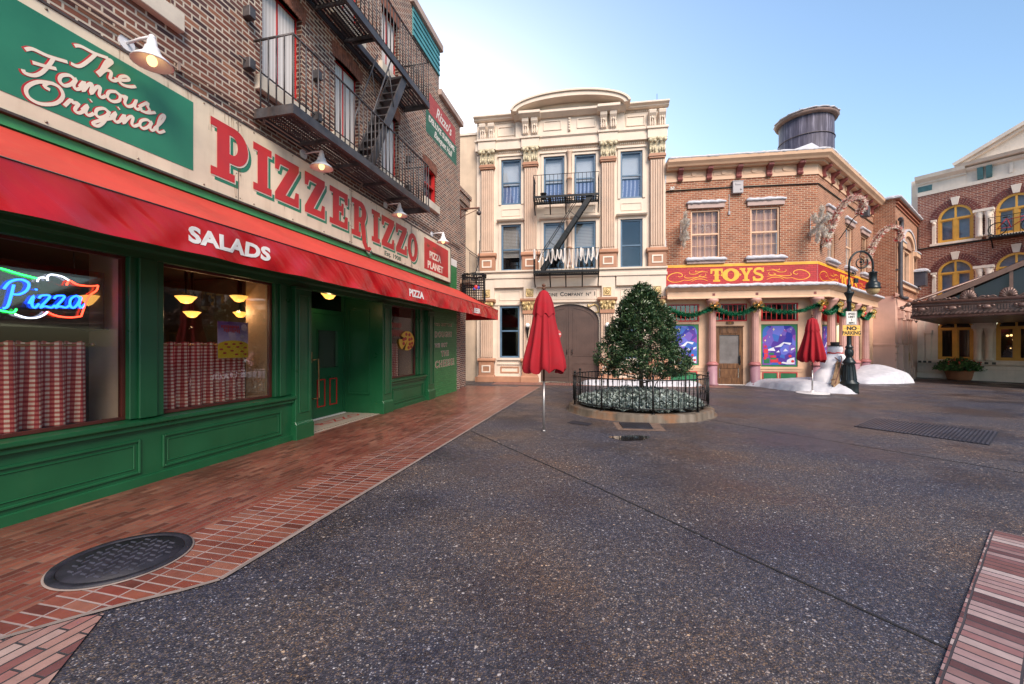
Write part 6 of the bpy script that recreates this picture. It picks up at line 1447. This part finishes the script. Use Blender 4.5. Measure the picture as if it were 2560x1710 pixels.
# snow drifts
def drift(name,poly,H,lb,ed=.45,peak=None,seed=0,step=.09,zg=0):
    cx_=sum(p[0] for p in poly)/len(poly); cy_=sum(p[1] for p in poly)/len(poly)
    def dist(x,y):
        inside=False; dm=9
        for (a,b),(c,d) in zip(poly,poly[1:]+poly[:1]):
            if (b>y)!=(d>y) and x<(c-a)*(y-b)/(d-b)+a: inside=not inside
            t=max(0,min(1,((x-a)*(c-a)+(y-b)*(d-b))/((c-a)**2+(d-b)**2))); dm=min(dm,math.hypot(x-a-t*(c-a),y-b-t*(d-b)))
        return dm if inside else -dm
    from mathutils import noise as N
    xs=[p[0] for p in poly]; ys=[p[1] for p in poly]; nx=int((max(xs)-min(xs)+.2)/step); ny=int((max(ys)-min(ys)+.2)/step); m=WM(); G=[]
    for j in range(ny+1):
        row=[]
        for i in range(nx+1):
            x=min(xs)-.1+i*step; y=min(ys)-.1+j*step; d=dist(x,y)+.07*N.noise(Vector((x*1.7,y*1.7,seed))); t=max(0,min(1,d/ed)); h=math.sqrt(t*(2-t))*H*(1 if not peak else 0)
            if peak: g=math.exp(-((x-peak[0])**2+(y-peak[1])**2)/peak[2]**2); h=min(1,t*2.2)**.6*(.10+H*g)
            h*=(1+.18*N.noise(Vector((x*.9,y*.9,seed+5)))); row.append(m.P(x-cx_,y-cy_,(h if d>0 else -.05)+.002))
        G.append(row)
    for a,b in zip(G,G[1:]):
        for i in range(nx):
            q=(a[i],a[i+1],b[i+1],b[i])
            if any(m.v[v][2]>0 for v in q): m.F(*q,sm=True)
    o=m.build(name,M['snow'],None,rec=False,label=lb,category='snow'); o.location=(cx_,cy_,zg); return o
drift('snow_drift',[(8.55,15.35),(8.85,14.75),(8.95,14.0),(9.25,13.3),(9.75,12.9),(10.25,12.62),(10.6,12.75),(10.95,13.3),(11.6,14.0),(12.0,15.0),(11.4,15.3),(10.9,15.0)],.36,'low white fake snow drift under the snowman and the red umbrella',.7)
drift('snow_drift',[(13.1,16.6),(13.55,15.85),(14.8,15.95),(15.95,16.45),(16.9,17.8),(17.5,19.3),(17.4,20.0),(14.6,17.75)],.58,'tall white fake snow drift against the pink wall right of the lamp post',.5,(15.0,17.2,1.35),3,zg=-.04)
drift('snow_drift',[(2.5,15.9),(2.6,15.45),(4.2,15.0),(6.4,14.75),(6.9,15.2),(6.7,15.75),(5,16.0)],.20,'long flat strip of fake snow behind the round planter',.4,None,7)
# snowman
sn=root('snowman',None,'white fake snowman with red scarf and squashed black hat, leaning by the lamp post','snowman',10.28,13.5,0)
t=NT('snowman_body'); n=t.noise(5,6); t.set(t.ramp(n,(.3,(.66,.66,.72)),(.7,(.82,.80,.83))),.7); t.bump(n,.6,.04)
m=WM(); m.lathe([(.50,.05),(.53,.2),(.51,.36),(.44,.55),(.36,.68),(.30,.75),(.325,.82),(.345,.94),(.32,1.06),(.26,1.16),(.20,1.21),(.185,1.25),(.215,1.33),(.20,1.42),(.14,1.47),(.03,1.49)],n=40)
m.v=[(x+.20*max(0,min(1,(z-.3)/.9)),y,z) for x,y,z in m.v]; m.build('body',t.m,sn)
m=WM(); m.tube([(.195+.195*math.cos(q*math.pi/14),.195*math.sin(q*math.pi/14),1.235+.01*math.sin(q)) for q in range(28)],.022,8,closed=True); m.build('scarf',M['red'],sn)
m=WM(); m.lathe([(.20,1.46),(.205,1.475),(.12,1.485),(.115,1.50),(.125,1.585),(.11,1.59)],(.2,0),24); m.build('hat',paint('hat_black',(.02,.018,.02),.8,.2),sn)
# sled
sl=root('sled',None,'old wooden sled with iron runners leaning upright between snowman and lamp post','sled',10.02,13.03,.20)
sl.rotation_euler=(R(-14),R(31),R(8)); sl.scale=(1.2,1.2,1.2); sl.location.y-=.12
m=WM()
for x in (-.10,-.033,.033,.10): m.box(x-.028,x+.028,-.01,.01,0 if abs(x)>.05 else -.02,.80 if abs(x)<.05 else .72)
for z in (.12,.62): m.box(-.13,.13,.012,.035,z,z+.04)
m.build('slats',M['wood2'] if 'wood2' in M else paint('sled_wood',(.30,.19,.11),.6,.25,12,.2),sl)
m=WM()
for s in (-1,1): m.tube(cat([(s*.13,-.10,-.02),(s*.13,-.12,.3),(s*.13,-.12,.65),(s*.12,-.08,.82),(s*.08,-.02,.90),(s*.03,.02,.86)],4),.010,6)
m.tube([(-.22,.0,.76),(.22,.0,.76)],.013,6)
for z in (.14,.64):
    for s in (-1,1): m.tube([(s*.12,.0,z),(s*.13,-.11,z)],.008,5)
m.build('runners',paint('rusty_runner',(.13,.035,.03),.6,.3),sl)
# lamp post with signs
LX,LY=10.46,12.91
lp=root('street_lamp',None,'ornate black street lamp with curled arm and hanging bell lantern beside the snowman','street lamp',LX,LY,0)
M['lampiron']=paint('lamp_iron',(.018,.026,.030),.33,.2,6,.1,60,metal=.35)
m=WM(); m.lathe([(.24,0),(.245,.05),(.235,.10),(.235,.27),(.25,.30),(.25,.33),(.20,.37),(.185,.42),(.145,.80),(.135,.90),(.165,.93),(.17,.97),(.13,1.03),(.10,1.07),(.085,1.10),(.085,1.14),(.105,1.17),(.115,1.24),(.11,1.32),(.08,1.38),(.10,1.41),(.10,1.44),(.07,1.47),(.062,1.52),(.055,2.8),(.07,2.82),(.07,2.86),(.062,2.9),(.075,2.98),(.12,3.08),(.13,3.1),(.13,3.13),(.07,3.15),(.05,3.2),(.045,3.3),(.06,3.32),(.06,3.36),(.03,3.4),(.028,3.7)],n=24)
for i in range(12):
    a=i*math.pi/6; m.tube([(.19*math.cos(a),.19*math.sin(a),.40),(.14*math.cos(a),.14*math.sin(a),.88)],.012,4)
m.build('post',M['lampiron'],lp)
m=WM(); A=arc(.37,3.95,.37,.45,180,0,20); m.tube([(0,0,3.6)]+[(a,0,z) for a,z in A]+[(.74,0,3.8)],.030,10)
def spiral(c,r0,r1,a0,a1,n=30): return [(c[0]+(r0+(r1-r0)*i/n)*math.cos(R(a0+(a1-a0)*i/n)),0,c[1]+(r0+(r1-r0)*i/n)*math.sin(R(a0+(a1-a0)*i/n))) for i in range(n+1)]
m.tube(spiral((.37,4.05),.22,.05,30,-470),.017,6); m.ball((.37,0,4.07),.045,8); m.tube(spiral((.14,3.72),.09,.03,-160,250),.012,6); m.ball((.14,0,3.72),.03,8)
m.tube([(.37,0,4.12),(.33,0,4.25),(.37,0,4.39)],.012,6); m.box(.16,.26,-.04,.04,3.42,3.56); m.build('arm',M['lampiron'],lp)
m=WM(); m.lathe([(.03,3.84),(.035,3.78),(.11,3.76),(.125,3.74),(.10,3.72),(.10,3.50),(.115,3.46),(.17,3.42),(.185,3.36),(.18,3.30),(.20,3.27),(.20,3.24),(.17,3.24)],(.74,0),24,cap=False); m.build('lantern_hood',M['lampiron'],lp)
m=WM(); m.lathe([(.175,3.245),(.165,3.18),(.13,3.11),(.07,3.06),(.01,3.045)],(.74,0),24,cap=False); m.build('glass_bowl',paint('frosted_amber',(.55,.40,.20),.3,.1),lp)
def sign(name,z0,z1,w,c,lb,lines,x0=0,tc=None):
    r=root(name,None,lb,'sign',LX+x0,LY-.085,0); m=WM(); P_=[(-w/2,z0),(w/2,z0),(w/2,z1),(-w/2,z1)]
    m2=MB(); m2.ext(P_,0,.012); m2.build('plate',c,r,.004)
    for b,k,z,s,bo,sx in lines: text(b,tc,r,k,.0125,z,s,bold=bo,sx=sx,depth=.001)
    return r
blk=paint('letter_black',(.02,.02,.02),.5,.1)
sg1=sign('speed_limit_sign',2.12,2.53,.34,M['white'],'small white sign on the lamp post reading SPEED LIMIT 5 MPH',[('SPEED',0,2.42,.088,.003,.95),('LIMIT',0,2.33,.088,.003,1.0),('5',0,2.24,.088,.002,1),('MPH',0,2.145,.088,.003,1)],0,blk)
m=MB(); frame(-.155,.155,2.135,2.515,.006,.012,.0135,m); m.build('border_line',blk,sg1)
sg2=sign('no_parking_sign',1.78,2.10,.54,paint('sign_amber',(.78,.45,.10),.5,.1),'yellow NO PARKING sign on the lamp post under the white one',[('NO',0,1.955,.155,.009,1.25),('PARKING',0,1.815,.15,.006,.92)],0,blk)
m=MB(); m.box(-.24,-.14,.012,.0135,2.0,2.008); m.box(.14,.24,.012,.0135,2.0,2.008); m.build('dash_lines',blk,sg2)
# tinsel garlands and bows on the toy shop columns
tg=NT('green_tinsel'); g=tg.new('ShaderNodeNewGeometry'); tg.set(tg.ramp(g.outputs['Random Per Island'],(.0,(.004,.07,.03)),(.5,(.01,.20,.09)),(.85,(.03,.36,.18)),(1.0,(.3,.7,.5))),.25,.55)
tw=NT('white_tinsel'); g=tw.new('ShaderNodeNewGeometry'); tw.set(tw.ramp(g.outputs['Random Per Island'],(.0,(.62,.50,.38)),(.5,(.85,.78,.68)),(1.0,(.92,.90,.86))),.4,.1)
trd=NT('red_tinsel'); trd.set((.55,.02,.02),.3,.3)
gold=paint('bow_gold',(.80,.56,.20),.22,.15,12,.1,metal=.85)
def tinsel(m,pts,r,n,rr,lw=.012):
    P_=[Vector(p) for p in pts]
    for i in range(n):
        t=rr.random()*(len(P_)-1.001); j=int(t); c=P_[j].lerp(P_[j+1],t-j); d=Vector((rr.gauss(0,1),rr.gauss(0,1),rr.gauss(0,1))).normalized(); s=d.orthogonal().normalized()*lw; e=c+d*r*(.6+.5*rr.random())
        i0=[m.P(*(c-s)),m.P(*(c+s)),m.P(*(e+s*.5)),m.P(*(e-s*.5))]; m.F(*i0)
def Tw(k,o,z): p=FT.w(k,o,z); return Vector(p)
def Sw(k,o,z): return Vector(FT.w(*S2(k,o),z))
anch=[Tw(-1.62,.3,2.9),Tw(-.03,.40,2.92),Tw(1.44,.40,2.92),Tw(CK-.16,.44,2.95),Sw(.57,.42,2.93),Sw(2.05,.42,2.93),Sw(3.75,.42,2.92),Sw(5.5,.42,2.9)]
gn=['left of the leftmost pink column, half behind the tree','over the wooden toy shop door','over the picture window right of the door','between the corner column and the next, above the red umbrella','above the snowman, second swag on the canted side','behind the lamp post signs','over the last bay of the canted side']
rr=random.Random(31)
for i,(a,b) in enumerate(zip(anch,anch[1:])):
    n=24; sag=.30 if (b-a).length<1.8 else .27; pts=[a.lerp(b,q/n)-Vector((0,0,sag*4*(q/n)*(1-q/n))) for q in range(n+1)]; c=(a+b)/2
    r=root('garland',None,'green tinsel garland swag '+gn[i],'garland',*c,group='green tinsel swags on the toy shop'); m=WM(); P_=[p-c for p in pts]; m.tube([tuple(p) for p in P_],.025,6); tinsel(m,P_,.12,3600,rr,.008); m.build('tinsel',tg.m,r,rec=False)
bn=['on the first pink column left of the door','on the pink column right of the door','on the corner column above the closed umbrella','on the second column of the canted side','on the third column of the canted side','on the fourth column, behind the signs','on the last column near the pink wall']
for i,a in enumerate(anch[1:]):
    q=a.copy(); ndir=FT.n if i<2 else ((FT.n+FS.n).normalized() if i==2 else FS.n); r=root('bow',None,'gold ribbon bow '+bn[i],'bow',q.x+ndir.x*.08,q.y+ndir.y*.08,q.z,group='gold bows on the toy shop columns',rz=math.atan2(ndir.x,-ndir.y)); m=MB()
    def strip(pts,w):
        L=[];Q=[]
        for p in pts: L.append(m.P(p[0],p[1]-w/2,p[2]+.0)); Q.append(m.P(p[0]+.01,p[1]+w/2,p[2]-w*.5))
        for z in range(len(pts)-1): m.F(L[z],L[z+1],Q[z+1],Q[z],sm=True)
    for s in (-1,1):
        strip(cat([(0,0,0),(s*.08,.05,.10),(s*.17,.06,.08),(s*.16,.03,-.02),(0,0,0)],4),.09); strip(cat([(0,0,0),(s*.06,.05,-.08),(s*.09,.03,-.18),(s*.18,.06,-.24)],4),.08); strip(cat([(0,.02,.02),(s*.04,.05,.13),(s*.1,.08,.16),(s*.07,.05,.05)],4),.07)
    m.ball((0,.03,0),.04,8); m.build('ribbon',gold,r,rec=False)
    if i in (2,5):
        m=MB(); m.ball((0.02,.06,-.14),.075,10); m.ball((-.04,.05,-.24),.05,8); m.build('red_baubles',M['red'],r)
# big snowflakes standing out from the wall
def flake(k,z,R_,lb,n=2600):
    r=root('snowflake_decoration',FT,lb,'snowflake',k,.62,z,group='tinsel snowflakes on the toy shop wall'); m=MB(); q_=random.Random(int(k*10)+50)
    for a in range(6):
        A=a*math.pi/3+.26; e=Vector((0,math.cos(A)*R_,math.sin(A)*R_)); tinsel(m,[Vector((0,0,0)),e],.10,n//9,q_,.011)
        for f in (.45,.72): 
            for s in (-1,1): b=e*f; B=A+s*.9; tinsel(m,[b,b+Vector((0,math.cos(B),math.sin(B)))*R_*.26],.06,n//26,q_,.008)
    m.build('tinsel',tw.m,r,rec=False)
    m=MB(); m.tube([(0,-.6,.15),(0,.0,.15)],.012,5); m.tube([(0,-.6,-.3),(0,0,-.3)],.012,5); m.tube([(0,-.58,.45),(0,-.58,-.45)],.014,5)
    for a in range(6): A=a*math.pi/3+.26; m.tube([(0,0,0),(0,math.cos(A)*R_,math.sin(A)*R_)],.012,5)
    m.build('bracket',M['steel'],r)
flake(-1.1,5.72,.62,'white tinsel snowflake seen edge-on at the left end of the toy shop'); flake(3.38,5.70,.62,'large white tinsel snowflake at the corner of the toy shop')
# arched light garlands
def archg(x,y,zs,pts,lb,seed,bx=True):
    q_=random.Random(seed); r=root('arched_garland',None,lb,'garland',x,y,zs,group='arched white and red tinsel garlands'); C_=cat(pts,8); V=[Vector((a,b,c)) for a,b,c in C_]
    m=WM(); m.tube([tuple(p) for p in V],.035,6); tinsel(m,V,.155,3600,q_,.014); m.build('white_tinsel',tw.m,r,rec=False)
    m=WM()
    for i in range(4,len(V)-2,6): tinsel(m,[V[i]-Vector((.02,0,.05)),V[i]+Vector((.02,0,.05))],.165,130,q_,.014)
    m.build('red_tinsel',trd.m,r,rec=False)
    m=WM(); m.tube([(pts[0][0]-.1,.35,.0),(pts[0][0],0,0)],.02,5); m.tube([(.0,.35,.75),(.15,0,.75)],.02,5); m.build('bracket',M['black'],r); return r
archg(11.42,15.15,5.10,[(0,0,0),(.12,-.02,.45),(.27,-.04,.9),(.42,-.05,1.25),(.62,-.07,1.52),(.86,-.1,1.70),(1.10,-.1,1.72),(1.25,-.12,1.55),(1.24,-.12,1.33),(1.12,-.1,1.18)],'arched white tinsel garland with red tufts at the corner of the toy shop',3)
archg(15.85,18.6,5.0,[(0,0,0),(.1,0,.4),(.25,0,.85),(.42,-.02,1.2),(.65,-.05,1.52),(.95,-.08,1.72),(1.22,-.1,1.72),(1.40,-.12,1.55),(1.42,-.12,1.3),(1.25,-.12,1.15)],'arched white tinsel garland with red tufts on the corner brick building by the downpipe',8)
# speaker box inside the first arch
r=root('wall_speaker',FS,'dark box speaker on a curved arm inside the first arched garland','speaker',1.7,1.0,6.42); m=MB(); m.box(-.14,.14,-.12,.12,-.2,.2); m.build('box',paint('speaker_grey',(.06,.055,.065),.5,.1),r,.015); m=MB(); m.tube(cat([(0,-.1,0),(.3,-.4,-.1),(.7,-.7,-.35),(.9,-1.0,-.7)],5),.018,6); m.build('arm',M['black'],r)
# flower pot
pt=root('flower_pot',None,'low terracotta pot of leafy green geraniums in front of the yellow-framed window','plant pot',23.0,21.4,-.3)
m=WM(); m.lathe([(.42,0),(.46,.08),(.52,.42),(.56,.44),(.56,.52),(.50,.52),(.48,.46)],n=28); m.build('pot',paint('terracotta',(.42,.15,.07),.75,.12),pt)
t=NT('geranium_leaf'); g=t.new('ShaderNodeNewGeometry'); t.set(t.ramp(g.outputs['Random Per Island'],(.0,(.015,.06,.015)),(.6,(.04,.12,.03)),(1.0,(.10,.22,.06))),.6)
m=WM(); q_=random.Random(6)
for i in range(2600):
    a=q_.random()*6.283; el=q_.random()**1.2*1.5; rd=(.55+.45*q_.random()); c=Vector((math.cos(a)*math.cos(el)*1.05*rd,math.sin(a)*math.cos(el)*.9*rd,.50+math.sin(el)*.62*rd*(.8+.3*math.sin(a*3)))); d=Vector((q_.gauss(0,1),q_.gauss(0,1),q_.gauss(0,.5))).normalized()*.06; s=d.orthogonal().normalized()*.045
    i0=[m.P(*(c-d)),m.P(*(c+s)),m.P(*(c+d)),m.P(*(c-s))]; m.F(*i0)
m.build('leaves',t.m,pt,rec=False); m=WM()
for i in range(26): a=q_.random()*6.283; rd=.3+.6*q_.random(); m.ball((math.cos(a)*rd,math.sin(a)*rd*.8,1.0+.15*q_.random()-.35*rd+.1),.035,6)
m.build('flowers',paint('geranium_red',(.6,.08,.06),.6,.2),pt)
# ------------------------------------------------------------ dark hotel-style canopy at the right
FC=Fr(*FRt.w(1.0,0)[:2],141.6)
ca=root('entrance_canopy',FC,'large dark bronze entrance canopy with ornamented fascia and glazed gable, upper right','canopy')
M['bronze']=paint('canopy_bronze',(.17,.105,.088),.38,.25,6,.15,40,metal=.3); M['bronze_d']=paint('canopy_roof_bronze',(.21,.13,.10),.5,.12)
m=MB(); O1=8.93; m.box(0,10,.05,O1-.15,2.60,2.66); m.box(0,10,O1-.15,O1,2.575,3.2); m.box(0,.15,.05,O1-.15,2.575,3.2); 
for i in range(1,10): m.box(i,i+.1,.1,O1-.16,2.58,2.60)
m.build('fascia',M['bronze'],ca)
m=MB()
for z,p in ((2.60,.045),(2.66,.03),(3.16,.06),(3.02,.02)): m.tube([(0,O1+.01,z),(10,O1+.01,z)],p,8); m.tube([(-.01,.05,z),(-.01,O1,z)],p,8)
for i in range(200): m.box(i*.05,i*.05+.028,O1,O1+.022,3.05,3.12)
for i in range(80): k=i*.12; m.bar((k,O1+.035,2.685),(k+.09,O1+.035,2.77),.05)
for j in range(12):
    k=.28+j*.85; m.ext([(k-.22,2.88),(k,2.76),(k+.22,2.88),(k,3.0)],O1,O1+.06); m.ball((k,O1+.07,2.89),.10,8,(1.3,.6,.8)); m.ball((k-.17,O1+.05,2.93),.05,6); m.ball((k+.17,O1+.05,2.93),.05,6); m.ext([(k-.2,2.965),(k+.2,2.965),(k+.1,2.99),(k-.1,2.99)],O1,O1+.03)
    for q in range(5): x=k+.28+q*.07; m.box(x,x+.035,O1,O1+.025,2.80,2.98)
m.build('fascia_ornament',M['bronze'],ca)
m=MB()
for j in range(8):
    k=.55+j*.97; big=j!=0
    s=1.25 if big else .6
    for q in range(9): a=math.pi*(q+.5)/9; m.tube([(k,O1-.05,3.22),(k+.17*s*math.cos(a),O1-.03,3.25+.24*s*math.sin(a))],.028*s,5,r1=.045*s)
    m.tube([(a_,O1-.04,z_) for a_,z_ in cat([(k-.48,3.22),(k-.36,3.30),(k-.24,3.22),(k-.16,3.24)],4)],.028,5); m.tube([(a_,O1-.04,z_) for a_,z_ in cat([(k+.48,3.22),(k+.36,3.30),(k+.24,3.22),(k+.16,3.24)],4)],.028,5); m.ball((k-.48,O1-.04,3.27),.05,6)
m.build('shell_cresting',M['bronze'],ca)
# gabled glazed roof behind the cresting
sl_=.50; ap=5.0; m=MB(); zk=lambda k:3.10+sl_*k if k<ap else 3.10+sl_*(2*ap-k)
for o in (O1-.55,): m.ext([(.35,zk(.35)),(ap,zk(ap)),(10,zk(10)),(10,zk(10)-.2),(ap,zk(ap)-.2),(.85,zk(.85)-.2)],o-.12,o+.10)
m.extk([(0,0),(0,0)],0,0) if 0 else None
m.quad((0.35,.05,zk(.35)+.02),(0.35,O1-.5,zk(.35)+.02),(ap,O1-.5,zk(ap)+.02),(ap,.05,zk(ap)+.02)); m.quad((10,.05,zk(10)+.02),(10,O1-.5,zk(10)+.02),(ap,O1-.5,zk(ap)+.02),(ap,.05,zk(ap)+.02))
for k in [1.55+i*.95 for i in range(8)]: m.box(k,k+.09,O1-.62,O1-.52,3.2,zk(k)-.16)
m.box(.3,10,O1-.66,O1-.5,3.2,3.28); m.build('gable_roof',M['bronze_d'],ca)
m=MB(); m.flat([(.9,3.25),(9.4,3.25),(ap,zk(ap)-.16)],O1-.6); m.build('gable_glazing',paint('smoked_gable_glass',(.022,.028,.042),.12,.2,1,0),ca,rec=False)
m=MB(); m.tube([(-.25,O1+.1,3.02),(.12,O1-.1,3.28),(3.6,.3*O1+2.2,5.2),(6.6,.3,8.6)],.05,8); m.ball((-.27,O1+.12,3.0),.08,8); m.ball((-.1,O1+.02,3.12),.1,8); m.build('tie_rod',M['bronze'],ca)
# ------------------------------------------------------------ alley things beyond the pizzeria
ab=root('alley_balcony',FP,'small iron balcony with slanting rail on the dark brick wing beyond the pizzeria','balcony',10.75,-.15,3.55)
m=MB(); m.box(0,1.15,0,.45,0,.12); m.build('deck',M['beige'],ab); m=MB()
for i in range(9): k=.05+i*.13; m.tube([(k,.45,.12),(k,.45,1.05)],.009,4)
m.tube([(0,.45,1.08),(1.15,.45,1.08)],.013,5); m.tube([(0,.0,1.5),(0,.45,1.08)],.013,5); m.tube([(0,.45,1.0),(1.15,.45,1.0)],.01,4)
m.build('railing',M['iron'],ab)
cg=root('wire_cage_lamp',None,'boxy dark wire cage with a small coloured emblem hanging above the end of the awning','cage',-1.28,14.0,2.95)
m=WM(); w=.36
for i in range(13):
    t_=-w+2*w*i/12
    for s in (-1,1): m.tube([(t_,s*w,0),(t_*.96,s*w*.96,.85)],.012,4); m.tube([(s*w,t_,0),(s*w*.96,t_*.96,.85)],.012,4)
for z in [i*.085 for i in range(11)]: m.tube([(-w,-w,z),(w,-w,z),(w,w,z),(-w,w,z)],.011,4,closed=True)
m.build('cage',M['black'],cg); m=WM(); q_=random.Random(8)
for i in range(140): a=q_.random()*6.28; m.bar((w*math.cos(a)*1.1,w*math.sin(a)*1.1,.85+.05*q_.random()),(w*math.cos(a+.4)*1.15,w*math.sin(a+.4)*1.15,.80+.12*q_.random()),.02)
m.build('tangled_top',M['black'],cg); m=WM(); m.ball((.1,-w-.0,.45),.07,8,(1,.3,1)); m.build('emblem',M['red'],cg); m=WM(); m.ball((.18,-w,.42),.05,8,(1,.3,1.3)); m.ball((.04,-w-.01,.38),.045,8,(1,.3,1)); m.build('emblem_blue',paint('emblem_blue_paint',(.03,.04,.3),.5,.1),cg)
m=WM(); m.tube([(0,0,.85),(.12,.3,1.3),(.16,.5,1.9),(.15,.6,2.2)],.018,5); m.build('hanging_cable',M['black'],cg)
hb=root('hoist_arm',FP,'rusty wall arm with a small bare lamp above the alley','wall arm',11.0,-.1,6.1)
m=MB(); m.tube([(0,-.1,0),(0,.68,.0)],.03,6); m.tube([(0,0,-.28),(0,.66,-.03)],.012,5); m.box(-.05,.05,-.05,.02,-.3,.1); m.build('arm',paint('rust_arm',(.16,.07,.05),.8,.2),hb); m=MB(); m.ball((0,.66,-.17),.085,10); m.tube([(0,.66,0),(0,.66,-.1)],.03,6); m.tube([(0,.70,-.2),(0,.72,-.9),(0,.66,-1.6)],.01,4); m.build('lamp',M['iron'],hb)
